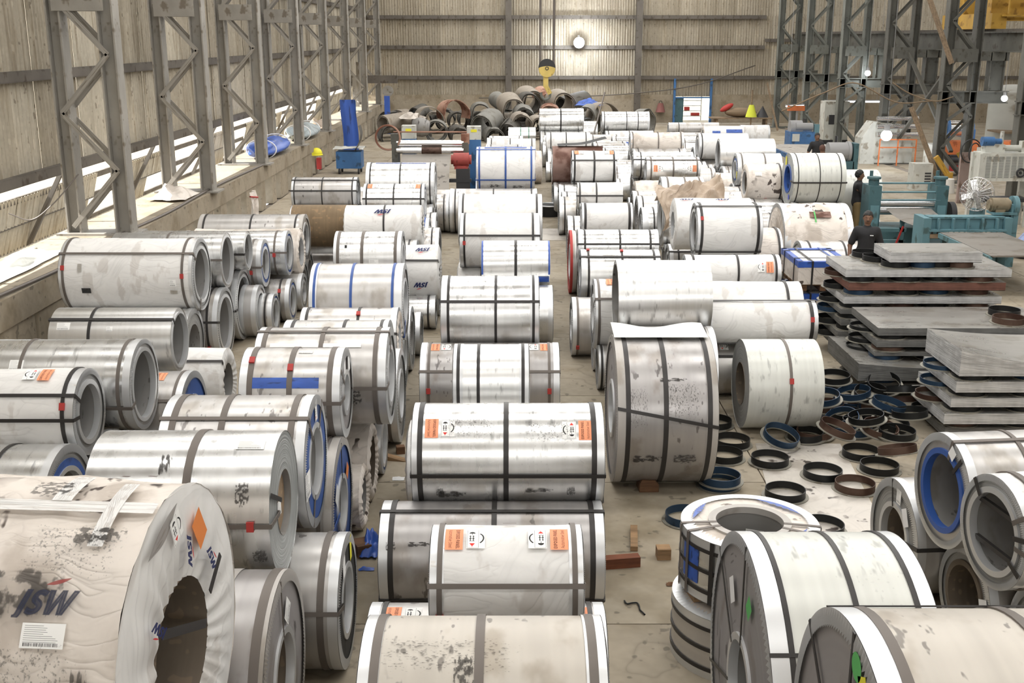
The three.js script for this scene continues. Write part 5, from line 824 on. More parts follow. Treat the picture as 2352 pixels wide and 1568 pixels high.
tubeLamp(atZ(1919, 231, 53), 1.1, 0.3, 'fluorescent tube beside the white control cabinet');
tubeLamp(atZ(1980, 231, 55), 1.7, 0, 'long fluorescent tube between the grey columns');
function bulbLamp(p, r, power, label, top = ROOF_Y) { const t = thing('bulb_lamp', label, 'lamp', p); mesh('bulb', new THREE.SphereGeometry(r, 20, 14), M.lampGlow, t); mesh('socket', cyl(r * 0.5, r * 1.2, 0, r * 1.4, 0), M.housing, t); mesh('cable', bx(0.012, top - p.y - r * 1.9, 0.012, 0, (top - p.y) / 2 + r * 0.95, 0), M.housing, t); const l = new THREE.PointLight(new THREE.Color(0.9, 0.95, 1), power); l.shadow.radius = r * 40; l.castShadow = true; t.add(l); return t; }
bulbLamp(atZ(1993, 168, 49.5), 0.12, 3, 'small bright bulb hanging from the column bracket');
bulbLamp(atZ(2307, 226, 37), 0.1, 2.5, 'small bright bulb hanging beside the runway post', 4.31);
bulbLamp(atZ(2036, 311, 42), 0.2, 7, 'dazzling work lamp hanging low by the dark column');
bulbLamp(atZ(2349, 275, 38.5), 0.16, 5, 'bright work lamp above the long blue machine bed', 5.43);
{ // floodlight high on the end wall
  const p = atZ(1330, 98, 64.7), t = thing('flood_light', 'dazzling floodlight fixed high on the end wall', 'lamp', p);
  mesh('lamp_glass', new THREE.SphereGeometry(0.3, 24, 16).scale(1, 1, 0.4), M.lampGlow, t); mesh('housing', cyl(0.26, 0.16, 0, 0, -0.16, 'z', 20), M.housing, t); mesh('bracket', bx(0.08, 0.6, 0.3, 0, 0.1, -0.42), M.housing, t);
  const l = new THREE.PointLight(new THREE.Color(0.86, 0.92, 1), 45); l.position.set(0, 0, 0.45); l.shadow.radius = 12; l.castShadow = true; t.add(l); }
// ---------------------------------------------------------------- the levelling and cutting line
M.teal = std([0.075, 0.17, 0.20], { map: TX.grime, roughness: 0.5 }); M.tealLight = std([0.14, 0.29, 0.35], { map: TX.grime, roughness: 0.5 });
M.machBlue = std([0.05, 0.17, 0.42], { map: TX.grime, roughness: 0.5 }); M.machWhite = std([0.66, 0.68, 0.65], { map: TX.grime, roughness: 0.5 }); M.machOrange = std([0.72, 0.20, 0.06], { map: TX.grime, roughness: 0.5 }); M.machBlack = std([0.03, 0.03, 0.032], { roughness: 0.6 });
M.steelRoll = std([0.7, 0.7, 0.7], { roughness: 0.22, metalness: 0.95 });
M.belt = std([0.30, 0.285, 0.265], { map: TX.dull, roughness: 0.5, metalness: 0.5 });
{ const t = thing('levelling_machine', 'teal roll leveller with screw posts and polished rollers', 'machine', [9.25, 0, -26.3]);
  for (const s of [-1, 1]) { mesh('side_stand', bx(0.28, 1.45, 0.6, s * 0.78, 0.725, 0), M.teal, t); mesh('screw_head', merge([cyl(0.12, 0.14, s * 0.78, 1.52, 0.1), cyl(0.16, 0.05, s * 0.78, 1.62, 0.1), cyl(0.04, 0.2, s * 0.78, 1.66, -0.12)]), M.teal, t); mesh('front_plate', bx(0.2, 0.5, 0.02, s * 0.78, 0.75, 0.32), M.tealLight, t); }
  for (let k = 0; k < 4; k++) mesh('roller', cyl(0.075, 1.3, 0, 0.82 + (k % 2) * 0.2, -0.2 + k * 0.13, 'x', 20), M.steelRoll, t);
  for (const [y, z] of [[1.3, 0.22], [1.48, 0], [1.12, 0.28]]) mesh('tie_rod', cyl(0.022, 1.5, 0, y, z, 'x', 8), M.tealLight, t);
  mesh('base_frame', merge([bx(1.8, 0.5, 0.9, 0, 0.25, 0.05)]), M.teal, t); mesh('flywheel', cyl(0.3, 0.12, 1.1, 0.75, 0.05, 'x', 28), M.machBlack, t); }
{ const t = thing('steel_strip', 'steel strip sagging from the leveller into the shear', 'strip', [9.25, 0, -25]); mesh('strip', grid(4, 20, (u, v) => [(u - 0.5) * 1.05, 0.93 - 0.06 * Math.sin(v * Math.PI) - 0.08 * v, -0.95 + 1.9 * v, u, v * 2]), M.belt, t); mesh('support_leg', merge([bx(0.08, 0.8, 0.08, -0.45, 0.4, 0), bx(0.08, 0.8, 0.08, 0.45, 0.4, 0), bx(1, 0.06, 0.06, 0, 0.78, 0)]), M.teal, t); }
{ const t = thing('shearing_machine', 'teal sheet shear with a ribbed crossbeam and side motor', 'machine', [9.65, 0, -23.75]);
  for (const s of [-1, 1]) mesh('side_frame', bx(0.16, 1.1, 0.62, s * 0.86, 0.55, 0), M.tealLight, t);
  mesh('crossbeam', bx(1.6, 0.26, 0.12, 0, 0.94, 0.12), M.tealLight, t); mesh('top_rail', merge([bx(1.62, 0.04, 0.3, 0, 1.1, 0.08), bx(1.62, 0.04, 0.3, 0, 0.84, 0.22)]), M.tealLight, t);
  for (let k = 0; k < 5; k++) mesh('rib', bx(0.03, 0.26, 0.2, -0.62 + k * 0.31, 0.96, 0.24), M.tealLight, t);
  mesh('hold_down_bar', bx(1.58, 0.09, 0.06, 0, 0.72, 0.3), M.planking, t); for (let k = 0; k < 14; k++) mesh('hold_down_foot', cyl(0.02, 0.1, -0.74 + k * 0.114, 0.79, 0.3, 'y', 8), M.machBlack, t);
  mesh('bed', bx(1.7, 0.55, 0.5, 0, 0.3, 0.1), M.teal, t); mesh('motor_post', bx(0.16, 1.35, 0.3, 1.08, 0.675, -0.1), M.tealLight, t); mesh('motor_bracket', bx(0.5, 0.05, 0.4, 0.86, 1.16, -0.1), M.tealLight, t);
  M.motor = std([0.30, 0.25, 0.17], { map: TX.grime, roughness: 0.6 }); mesh('motor', merge([cyl(0.15, 0.36, 0.78, 1.33, -0.1, 'x', 20), cyl(0.11, 0.46, 0.78, 1.33, -0.1, 'x', 16), bx(0.2, 0.06, 0.26, 0.78, 1.21, -0.1)]), M.motor, t); mesh('belt_guard', merge([cyl(0.22, 0.1, 1.1, 1.3, -0.1, 'x', 24), bx(0.1, 0.5, 0.34, 1.1, 1.0, -0.1)]), M.tealLight, t); }
{ const t = thing('run_out_table', 'long grey run-out table joined to the teal shear', 'table', [9.65, 0, -21.95]); mesh('table_top', bx(1.32, 0.03, 2.6, 0, 0.82, 0), M.belt, t); mesh('side_rail', merge([bx(0.06, 0.1, 2.6, -0.66, 0.77, 0), bx(0.06, 0.1, 2.6, 0.66, 0.77, 0)]), M.tealLight, t); for (const [x, z] of [[-0.6, 1.2], [0.6, 1.2], [-0.6, -1.2], [0.6, -1.2]]) mesh('leg', bx(0.09, 0.78, 0.09, x, 0.39, z), M.teal, t); }
{ const t = thing('pinch_roll_frame', 'dark teal floor frame with crossbars under the steel strip', 'frame', [8.35, 0, -25.1]); mesh('frame', merge([bx(0.1, 0.7, 0.1, -0.3, 0.35, 0.5), bx(0.1, 0.7, 0.1, 0.3, 0.35, 0.5), bx(0.8, 0.08, 0.1, 0, 0.66, 0.5), bx(0.8, 0.08, 0.1, 0, 0.4, 0.5)]), M.teal, t); mesh('red_ribbon', bar(V(0.32, 0.75, 0.56), V(0.12, 0.2, 0.6), 0.05, 0.01), M.red, t); }
{ // pedestal fan
  const t = thing('pedestal_fan', 'large caged pedestal fan beside the teal machines', 'fan', [10.6, 0, -25.4], -0.7), wires = [];
  mesh('stand', merge([bx(0.3, 1.0, 0.16, 0, 0.5, -0.1), bx(0.6, 0.06, 0.5, 0, 0.03, -0.1)]), M.tealLight, t); mesh('motor', cyl(0.1, 0.26, 0, 1.35, -0.08, 'z', 18), M.motor, t); mesh('hub', cyl(0.07, 0.1, 0, 1.35, 0.1, 'z', 16), M.steelRoll, t);
  for (let k = 0; k < 4; k++) mesh('blade', new THREE.BoxGeometry(0.13, 0.27, 0.012).rotateY(0.4).translate(0, 0.2, 0).rotateZ(k * Math.PI / 2 + 0.3).translate(0, 1.35, 0.1), M.steelRoll, t);
  for (const q of [0.38, 0.3, 0.2, 0.1]) for (const s of [-1, 1]) wires.push(new THREE.TorusGeometry(q, 0.006, 4, 32).translate(0, 1.35, 0.06 + s * (0.16 - q * 0.34)));
  for (let k = 0; k < 24; k++) { const a = k / 24 * TAU; for (const s of [-1, 1]) wires.push(pipe([V(0.05 * Math.cos(a), 0.05 * Math.sin(a) + 1.35, 0.06 + s * 0.15), V(0.28 * Math.cos(a), 0.28 * Math.sin(a) + 1.35, 0.06 + s * 0.1), V(0.38 * Math.cos(a), 0.38 * Math.sin(a) + 1.35, 0.06 + s * 0.03)], 0.005, 4, 4)); }
  mesh('cage', merge(wires), M.steelRoll, t); }
crumple('blue_tarp', 'pale blue plastic tarp heaped behind the teal shear', 'tarp', [12.0, 0, -25.0], 1.3, 1.0, 0.9, std([0.28, 0.38, 0.72], { map: TX.grime, roughness: 0.45 }), 351, 20);
{ const t = thing('louvred_cabinet', 'white louvred cabinet raised on legs with a hand wheel', 'cabinet', [12.75, 0, -29.2]);
  mesh('body', bx(1.35, 0.72, 0.6, 0, 1.56, 0), M.machWhite, t); for (const [x, z] of [[-0.66, 0.25], [0.66, 0.25], [-0.66, -0.25], [0.66, -0.25]]) mesh('leg', bx(0.14, 1.9, 0.12, x, 0.95, z), M.machWhite, t);
  M.slot = std([0.22, 0.23, 0.22], { roughness: 0.8 });
  for (let c = 0; c < 7; c++) for (let r = 0; r < 14; r++) mesh('louvre', bx(0.12, 0.018, 0.012, -0.5 + c * 0.165, 1.3 + r * 0.04, 0.302), M.slot, t);
  mesh('hand_wheel', merge([new THREE.TorusGeometry(0.1, 0.025, 8, 24).translate(0.34, 1.42, 0.34), cyl(0.03, 0.08, 0.34, 1.42, 0.32, 'z')]), M.machBlack, t);
  mesh('valve_block', merge([bx(0.5, 0.2, 0.3, -0.3, 2.02, 0), cyl(0.08, 0.9, 0.2, 2.02, 0, 'x'), bx(0.2, 0.3, 0.2, 0.5, 2.05, 0), cyl(0.05, 0.5, -0.1, 2.2, 0)]), M.machWhite, t); mesh('pump', merge([cyl(0.12, 0.3, -0.5, 2.2, 0.1, 'x'), cyl(0.07, 0.2, -0.25, 2.2, 0.1, 'x')]), M.machBlue, t);
  mesh('lower_tray', bx(1.3, 0.1, 0.5, 0, 0.7, 0), M.machBlack, t); }
{ const t = thing('slitting_line', 'orange slitting machine with silver spool and blue flanges', 'machine', [16.6, 0, -40.4]);
  mesh('orange_beam', bx(3.2, 0.46, 0.6, 0.3, 1.0, 0.2), M.machOrange, t); mesh('bed', bx(3.4, 0.5, 0.9, 0.3, 0.45, 0), M.machWhite, t); mesh('knife_rolls', merge([cyl(0.1, 2.8, 0.3, 0.72, 0.4, 'x'), cyl(0.1, 2.8, 0.3, 0.6, 0.62, 'x')]), M.machBlack, t); mesh('end_stand', bx(0.4, 1.1, 0.8, -1.5, 0.55, 0), M.machWhite, t);
  mesh('spool_drum', cyl(0.3, 0.8, -0.6, 1.6, -0.3, 'x', 28), M.steelRoll, t); for (const s of [-1, 1]) mesh('spool_flange', cyl(0.42, 0.07, -0.6 + s * 0.42, 1.6, -0.3, 'x', 32), M.machBlue, t); mesh('spool_stand', merge([bx(0.2, 1.6, 0.5, -0.1, 0.8, -0.4), cyl(0.15, 0.3, -1.15, 1.6, -0.3, 'x')]), M.machBlue, t); mesh('red_valve', bx(0.3, 0.2, 0.2, -0.9, 0.3, 0.5), M.red, t); mesh('yellow_arm', bar(V(-1.0, 0.9, 1.0), V(-0.5, 0.1, 1.2), 0.14, 0.1), M.craneYellow, t); }
{ const t = thing('control_cabinet', 'white control cabinet with a dark window behind the grey-green columns', 'cabinet', [14.6, 0, -51.5]); mesh('body', bx(1.1, 2.0, 0.8, 0, 1.0, 0), M.machWhite, t); mesh('screen_panel', bx(0.7, 0.42, 0.02, 0, 1.2, 0.41), M.machBlack, t); mesh('door_seam', bx(0.012, 0.9, 0.012, 0, 0.5, 0.403), M.machBlack, t); mesh('base', bx(1.12, 0.3, 0.82, 0, 0.15, 0), M.machBlack, t); }
{ const t = thing('blue_uncoiler', 'blue uncoiler machine with a round drive on top', 'machine', [12.0, 0, -47.2]); mesh('body', bx(1.0, 1.0, 1.0, 0, 0.5, 0), M.machBlue, t); mesh('drive', merge([cyl(0.3, 0.5, -0.2, 1.15, 0, 'x', 22), cyl(0.16, 0.7, 0.1, 1.2, 0.2, 'x')]), M.housing, t); mesh('panel', bx(0.3, 0.3, 0.02, -0.28, 0.78, 0.51), M.machWhite, t); mesh('side_arm', bx(0.2, 1.3, 0.2, 0.62, 0.65, 0.2), M.tealLight, t); }
{ const t = thing('feed_table', 'low blue-edged feed table beside the men', 'table', [10.9, 0, -41.6]); mesh('table_top', bx(2.2, 0.05, 3.4, 0, 0.8, 0), M.sheetPale, t); mesh('apron', merge([bx(2.3, 0.16, 0.06, 0, 0.72, 1.7), bx(0.06, 0.16, 3.4, -1.12, 0.72, 0)]), M.machBlue, t); for (const [x, z] of [[-1, 1.5], [1, 1.5], [-1, -1.5], [1, -1.5]]) mesh('leg', bx(0.12, 0.78, 0.12, x, 0.39, z), M.tealLight, t); mesh('spindle', merge([cyl(0.3, 0.06, 0.8, 0.9, 0.8), cyl(0.24, 0.06, 0.8, 0.98, 0.8), cyl(0.05, 0.5, 0.8, 1.1, 0.8)]), M.machBlack, t); }
{ const t = thing('gear_motor', 'large grey gear motor on a teal base behind the men', 'motor', [11.2, 0, -38.6]); mesh('base', bx(0.9, 0.7, 0.6, 0, 0.35, 0), M.teal, t); mesh('drum', merge([cyl(0.32, 0.7, -0.05, 1.0, 0, 'x', 24), cyl(0.36, 0.1, 0.3, 1.0, 0, 'x', 24)]), M.housing, t); mesh('guard', bx(0.16, 0.9, 0.6, 0.5, 0.85, 0), M.teal, t); }
{ const t = thing('orange_hoist', 'small orange jib arm on a thin twin post', 'hoist', atZ(1816, 360, 52).setY(0)); mesh('post', merge([bx(0.07, 1.6, 0.07, -0.16, 0.8, 0), bx(0.07, 1.6, 0.07, 0.16, 0.8, 0)]), M.housing, t); mesh('arm', bx(0.75, 0.22, 0.25, 0.1, 1.65, 0), M.machOrange, t); mesh('monitor_panel', bx(0.05, 0.6, 0.5, 0.45, 0.9, 0.3), M.machBlack, t); }
{ const t = thing('blue_conveyor', 'long blue machine bed with pipes and pumps beside the grey-clad man', 'machine', [18.2, 0, -37.2]); mesh('bed', bx(2.6, 0.62, 0.9, 0, 0.95, 0), M.machBlue, t); mesh('legs', merge([bx(0.2, 0.7, 0.7, -1.1, 0.35, 0), bx(0.2, 0.7, 0.7, 1.1, 0.35, 0)]), M.machBlack, t); mesh('red_line', bx(2.6, 0.04, 0.02, 0, 0.98, 0.46), M.red, t); mesh('pumps', merge([cyl(0.16, 0.5, -1.5, 0.7, 0.6, 'x'), cyl(0.12, 0.4, -1.1, 0.72, 0.7, 'x')]), M.machBlue, t); mesh('pipework', merge([cyl(0.04, 2.4, 0, 1.45, 0.3, 'x'), cyl(0.04, 0.6, -0.9, 1.3, 0.3), cyl(0.04, 0.6, 0.5, 1.3, 0.3)]), M.planking, t); }
{ const t = thing('storage_tank', 'pale vertical storage tank with a platform behind the slitting machine', 'tank', [20.6, 0, -47]); mesh('shell', cyl(0.9, 2.6, 0, 1.3, 0, 'y', 28), M.machWhite, t); mesh('dome', new THREE.SphereGeometry(0.9, 24, 10, 0, TAU, 0, Math.PI / 2).scale(1, 0.35, 1).translate(0, 2.6, 0), M.machWhite, t); mesh('platform', bx(2.2, 0.06, 1.4, 0, 1.1, 1.2), M.planking, t); }
{ const t = thing('white_machine', 'pale grey stepped machine with orange railing behind the dark columns', 'machine', [14.6, 0, -44.8]); mesh('housing', new THREE.ExtrudeGeometry(new THREE.Shape([[-1, 0], [1, 0], [1, 0.8], [0.5, 1.5], [-0.6, 1.6], [-1, 1.0]].map((p) => new THREE.Vector2(...p))), { depth: 0.8, bevelEnabled: true, bevelSize: 0.02, bevelThickness: 0.02, bevelSegments: 1 }), M.machWhite, t); mesh('rolls', merge([cyl(0.09, 1.6, 0.3, 1.75, 0.9, 'x'), cyl(0.09, 1.6, 0.3, 1.45, 1.0, 'x'), cyl(0.09, 1.6, 0.3, 1.15, 1.1, 'x')]), M.steelRoll, t); mesh('railing', merge([bx(1.4, 0.04, 0.04, 0.2, 1.0, 1.5), bx(1.4, 0.04, 0.04, 0.2, 0.7, 1.5), bx(0.04, 1.0, 0.04, -0.5, 0.5, 1.5), bx(0.04, 1.0, 0.04, 0.2, 0.5, 1.5), bx(0.04, 1.0, 0.04, 0.9, 0.5, 1.5)]), M.machOrange, t); }
{ const t = thing('pink_panel', 'tall pinkish board propped against the column by the fan', 'board', [13.7, 0, -33.4], 0.25); mesh('board', bx(0.9, 1.5, 0.06, 0, 0.75, 0), std([0.40, 0.31, 0.29], { map: TX.grime, roughness: 0.8 }), t); mesh('white_box', bx(0.34, 1.1, 0.16, 0.2, 1.1, 0.14), M.machWhite, t); mesh('cable_loop', merge([new THREE.TorusGeometry(0.34, 0.02, 6, 28).translate(-0.2, 1.55, 0.12), new THREE.TorusGeometry(0.28, 0.02, 6, 28).rotateY(0.4).translate(-0.1, 1.5, 0.14)]), M.machBlack, t); }
{ const t = thing('switch_cabinet', 'small white switch cabinet with dark vents beside the column', 'cabinet', [13.25, 0, -36.4]); mesh('body', bx(0.62, 0.85, 0.5, 0, 0.43, 0), M.machWhite, t); for (let k = 0; k < 4; k++) mesh('vent', bx(0.2, 0.05, 0.012, 0.16, 0.28 + k * 0.09, 0.252), M.machBlack, t); }
{ const t = thing('yellow_arm', 'yellow lifting arm leaning over the small white cabinet', 'arm', [13.9, 0, -36.0]); mesh('upper_arm', bar(V(-0.35, 1.1, 0), V(0.1, 0.5, 0), 0.16, 0.12), M.craneYellow, t); mesh('post', bx(0.2, 0.6, 0.2, 0.12, 0.3, 0), M.craneYellow, t); mesh('bucket', cyl(0.24, 0.45, -0.05, 0.22, 0.4, 'y', 18, 0.2), M.whiteBucket ??= std([0.7, 0.68, 0.64], { roughness: 0.7 }), t); }
// cables sagging along the columns
for (const [pts, label] of [[[[1795, 255], [1900, 210], [1960, 190], [2060, 235], [2140, 232]], 'thin grey cable sagging between the dark columns'], [[[2050, 190], [2090, 215], [2150, 232], [2190, 222]], 'second thin cable drooping at the dark column']]) tag(mesh('cable', pipe(pts.map(([x, y]) => atZ(x, y, 38)), 0.022, 30, 5), M.planking, scene), label, 'cable');

// ---------------------------------------------------------------- people: one continuous surface for each body
function sdMesh(min, max, cell, field) {
  const n = Math.ceil(Math.max(max[0] - min[0], max[1] - min[1], max[2] - min[2]) / cell) + 4, mc = new MarchingCubes(n, undefined, false, false, 60000), half = n * cell / 2, cx = (min[0] + max[0]) / 2, cy = (min[1] + max[1]) / 2, cz = (min[2] + max[2]) / 2;
  for (let k = 0; k < n; k++) for (let j = 0; j < n; j++) for (let i = 0; i < n; i++) mc.field[k * n * n + j * n + i] = -field(cx + (i - n / 2) * cell, cy + (j - n / 2) * cell, cz + (k - n / 2) * cell);
  mc.isolation = 0; mc.update();
  const c = mc.count, p = new Float32Array(mc.positionArray.subarray(0, c * 3)), nn = new Float32Array(mc.normalArray.subarray(0, c * 3));
  for (let i = 0; i < c; i++) { p[i * 3] = p[i * 3] * half + cx; p[i * 3 + 1] = p[i * 3 + 1] * half + cy; p[i * 3 + 2] = p[i * 3 + 2] * half + cz; }
  const g = new THREE.BufferGeometry(); g.setAttribute('position', new THREE.BufferAttribute(p, 3)); g.setAttribute('normal', new THREE.BufferAttribute(nn, 3)); g.setAttribute('uv', new THREE.BufferAttribute(new Float32Array(c * 2), 2)); g.computeVertexNormals(); return g;
}
const cap = (x, y, z, a, b, ra, rb) => { const bxx = b[0] - a[0], by = b[1] - a[1], bz = b[2] - a[2], px = x - a[0], py = y - a[1], pz = z - a[2], t = Math.max(0, Math.min(1, (px * bxx + py * by + pz * bz) / (bxx * bxx + by * by + bz * bz + 1e-9))); return Math.hypot(px - bxx * t, py - by * t, pz - bz * t) - (ra + (rb - ra) * t); };
const smin = (a, b, k) => { const h = Math.max(0, Math.min(1, 0.5 + 0.5 * (b - a) / k)); return b + (a - b) * h - k * h * (1 - h); };
M.skin = std([0.20, 0.105, 0.065], { roughness: 0.6 }); M.hair = std([0.012, 0.011, 0.01], { roughness: 0.6 }); M.hairRed = std([0.10, 0.045, 0.03], { roughness: 0.7 }); M.eyeWhite = std([0.6, 0.58, 0.55], { roughness: 0.4 });
M.blackCloth = std([0.018, 0.018, 0.02], { roughness: 0.85 }); M.khaki = std([0.27, 0.19, 0.085], { roughness: 0.9 }); M.greyCloth = std([0.10, 0.105, 0.11], { roughness: 0.9 }); M.whiteCloth = std([0.68, 0.68, 0.66], { roughness: 0.9 }); M.shoe = std([0.03, 0.025, 0.022], { roughness: 0.6 });
function person(p, turn, o) {
  const t = thing('person', o.label, 'person', p, turn), k = (o.h ?? 1.7) / 1.7, hand = o.hands ?? [[-0.27, 0.80, 0.1], [0.27, 0.80, 0.1]], elbow = o.elbows ?? [[-0.27, 1.08, -0.03], [0.27, 1.08, -0.03]];
  const J = { pel: [0, 0.92, 0], ch: [0, 1.28, 0.01], nk: [0, 1.44, 0], sh: 0.17 };
  const skin = (x, y, z) => {
    let d = cap(x, y, z, [0, 1.38, 0], [0, 1.5, 0.015], 0.055, 0.052);
    for (const s of [0, 1]) { const sx = s ? 1 : -1; d = smin(d, cap(x, y, z, [sx * J.sh, 1.38, 0], elbow[s], 0.05, 0.042), 0.02); d = smin(d, cap(x, y, z, elbow[s], hand[s], 0.04, 0.028), 0.02); }
    d = smin(d, cap(x, y, z, [-0.1, 1.3, 0], [0.1, 1.3, 0], 0.1, 0.1), 0.05); d = smin(d, cap(x, y, z, [0, 0.95, 0], [0, 1.3, 0], 0.11, 0.12), 0.05);
    for (const sx of [-1, 1]) { d = smin(d, cap(x, y, z, [sx * 0.09, 0.9, 0], [sx * 0.1, 0.5, 0.02], 0.085, 0.06), 0.03); d = smin(d, cap(x, y, z, [sx * 0.1, 0.5, 0.02], [sx * 0.11, 0.09, -0.01], 0.055, 0.038), 0.02); d = smin(d, cap(x, y, z, [sx * 0.11, 0.05, -0.02], [sx * 0.12, 0.035, 0.13], 0.045, 0.035), 0.03); }
    return d;
  };
  const head = (x, y, z) => { // skull, jaw, nose, brow, ears
    const e = (cx, cy, cz, a, b, c) => (Math.hypot((x - cx) / a, (y - cy) / b, (z - cz) / c) - 1) * Math.min(a, b, c);
    let d = smin(e(0, 1.605, 0, 0.076, 0.095, 0.095), e(0, 1.545, 0.025, 0.058, 0.062, 0.068), 0.03);
    d = smin(d, cap(x, y, z, [0, 1.6, 0.088], [0, 1.565, 0.108], 0.008, 0.013), 0.012); d = smin(d, cap(x, y, z, [-0.03, 1.615, 0.082], [0.03, 1.615, 0.082], 0.012, 0.012), 0.012); d = smin(d, cap(x, y, z, [-0.018, 1.535, 0.088], [0.018, 1.535, 0.088], 0.008, 0.008), 0.008);
    for (const s of [-1, 1]) d = smin(d, e(s * 0.078, 1.59, 0, 0.012, 0.03, 0.02), 0.008);
    return smin(d, cap(x, y, z, [0, 1.42, 0], [0, 1.54, 0.005], 0.056, 0.05), 0.03);
  };
  const handField = (s) => (x, y, z) => { const h = hand[s], q = [0, -1, 0.15], mir = s ? -1 : 1; let d = cap(x, y, z, h, [h[0], h[1] - 0.07, h[2] + 0.01], 0.026, 0.032); for (let f = 0; f < 4; f++) { const fx = h[0] + (f - 1.5) * 0.019, l = [0.062, 0.072, 0.067, 0.052][f]; d = Math.min(d, smin(cap(x, y, z, [fx, h[1] - 0.075, h[2] + 0.012], [fx, h[1] - 0.075 - l * 0.6, h[2] + 0.02], 0.0095, 0.009), cap(x, y, z, [fx, h[1] - 0.075 - l * 0.6, h[2] + 0.02], [fx, h[1] - 0.075 - l, h[2] + 0.035], 0.009, 0.008), 0.004)); } return smin(d, cap(x, y, z, [h[0] + mir * 0.025, h[1] - 0.03, h[2] + 0.01], [h[0] + mir * 0.052, h[1] - 0.085, h[2] + 0.035], 0.012, 0.0095), 0.008); };
  const arm = Math.max(0.34, ...hand.map((h) => Math.abs(h[0]) + 0.08)), zr = Math.max(0.3, ...hand.map((h) => Math.abs(h[2]) + 0.08), ...elbow.map((h) => Math.abs(h[2]) + 0.08));
  const body = merge([sdMesh([-arm, 0, -zr], [arm, 1.6, zr], 0.026, skin), sdMesh([-0.12, 1.42, -0.13], [0.12, 1.74, 0.14], 0.008, head), ...[0, 1].map((s) => sdMesh([hand[s][0] - 0.09, hand[s][1] - 0.17, hand[s][2] - 0.06], [hand[s][0] + 0.09, hand[s][1] + 0.04, hand[s][2] + 0.08], 0.008, handField(s)))]);
  mesh('body', body, M.skin, t);
  const shirt = (x, y, z) => { // follows the body a little outside it, cut at the collar, sleeve ends and hem
    let d = smin(cap(x, y, z, [-0.11, 1.33, 0], [0.11, 1.33, 0], 0.105, 0.105), cap(x, y, z, [0, 0.94, 0], [0, 1.28, 0.01], 0.145, 0.14), 0.06); d = smin(d, cap(x, y, z, [-0.06, 0.95, 0], [0.06, 0.95, 0], 0.125, 0.125), 0.05);
    for (const s of [0, 1]) { const sx = s ? 1 : -1, f = o.long ? 1 : 0.78, a = [sx * J.sh, 1.37, 0], e = elbow[s], b = [a[0] + (e[0] - a[0]) * f, a[1] + (e[1] - a[1]) * f, a[2] + (e[2] - a[2]) * f]; d = smin(d, cap(x, y, z, a, b, 0.068, 0.062), 0.04); if (o.long) d = smin(d, cap(x, y, z, e, [e[0] + (hand[s][0] - e[0]) * 0.9, e[1] + (hand[s][1] - e[1]) * 0.9, e[2] + (hand[s][2] - e[2]) * 0.9], 0.056, 0.042), 0.02); }
    d = smin(d, cap(x, y, z, [0, 1.41, 0], [0, 1.46, 0], 0.075, 0.062), 0.02);
    return Math.max(d, 0.84 - y, y - 1.475);
  };
  mesh('shirt', sdMesh([-arm, 0.8, -zr], [arm, 1.5, zr], 0.02, shirt), o.shirt, t);
  const legs = (x, y, z) => { let d = 9; for (const sx of [-1, 1]) d = Math.min(d, smin(cap(x, y, z, [sx * 0.085, 0.9, 0], [sx * 0.1, 0.5, 0.02], 0.105, 0.08), cap(x, y, z, [sx * 0.1, 0.5, 0.02], [sx * 0.11, 0.06, -0.01], 0.08, 0.07), 0.03)); d = smin(d, cap(x, y, z, [-0.06, 0.93, 0], [0.06, 0.93, 0], 0.12, 0.12), 0.05); return Math.max(d, y - 0.98, 0.06 - y); };
  mesh('trousers', sdMesh([-0.25, 0.0, -0.2], [0.25, 1.0, 0.2], 0.022, legs), o.trousers, t);
  for (const sx of [-1, 1]) mesh('shoe', sdMesh([sx * 0.115 - 0.08, -0.01, -0.12], [sx * 0.115 + 0.08, 0.12, 0.22], 0.014, (x, y, z) => Math.max(smin(cap(x, y, z, [sx * 0.11, 0.05, -0.03], [sx * 0.12, 0.04, 0.14], 0.055, 0.045), cap(x, y, z, [sx * 0.11, 0.05, -0.02], [sx * 0.11, 0.1, -0.02], 0.05, 0.045), 0.02), 0.002 - y)), M.shoe, t);
  const hair = (x, y, z) => { const e = (Math.hypot(x / 0.084, (y - 1.615) / 0.104, (z + 0.008) / 0.102) - 1) * 0.084; const face = 1.535 + 0.115 * sst(-0.03, 0.06, z) - y; return Math.max(e - 0.004 - 0.006 * Math.sin(x * 120) * Math.sin(z * 110 + y * 60), face, -e - 0.02); };
  mesh('hair', sdMesh([-0.11, 1.48, -0.13], [0.11, 1.75, 0.12], 0.009, hair), o.hair ?? M.hair, t);
  for (const sx of [-1, 1]) { mesh('eye', new THREE.SphereGeometry(0.011, 10, 8).translate(sx * 0.03, 1.6, 0.079), M.eyeWhite, t); mesh('pupil', new THREE.SphereGeometry(0.006, 8, 6).translate(sx * 0.03, 1.6, 0.087), M.hair, t); mesh('eyebrow', bx(0.034, 0.007, 0.01, sx * 0.03, 1.62, 0.088), M.hair, t); }
  if (o.moustache) mesh('moustache', bx(0.05, 0.012, 0.012, 0, 1.55, 0.096), M.hair, t);
  if (o.badge) mesh('badge', bx(0.06, 0.014, 0.006, 0.08, 1.3, 0.148), M.paper, t);
  t.scale.setScalar(k); return t;
}
person([6.48, 0, -20.2], -0.25, { label: 'man in a black shirt standing behind the tallest sheet stack', shirt: M.blackCloth, trousers: M.greyCloth, moustache: 1, badge: 1, h: 1.73 });
person([8.36, 0, -26.95], 1.5, { label: 'man in a dark shirt and khaki trousers leaning on the teal leveller', shirt: M.blackCloth, trousers: M.khaki, hands: [[-0.2, 1.28, 0.3], [0.2, 1.26, 0.3]], elbows: [[-0.26, 1.14, 0.06], [0.26, 1.12, 0.06]] });
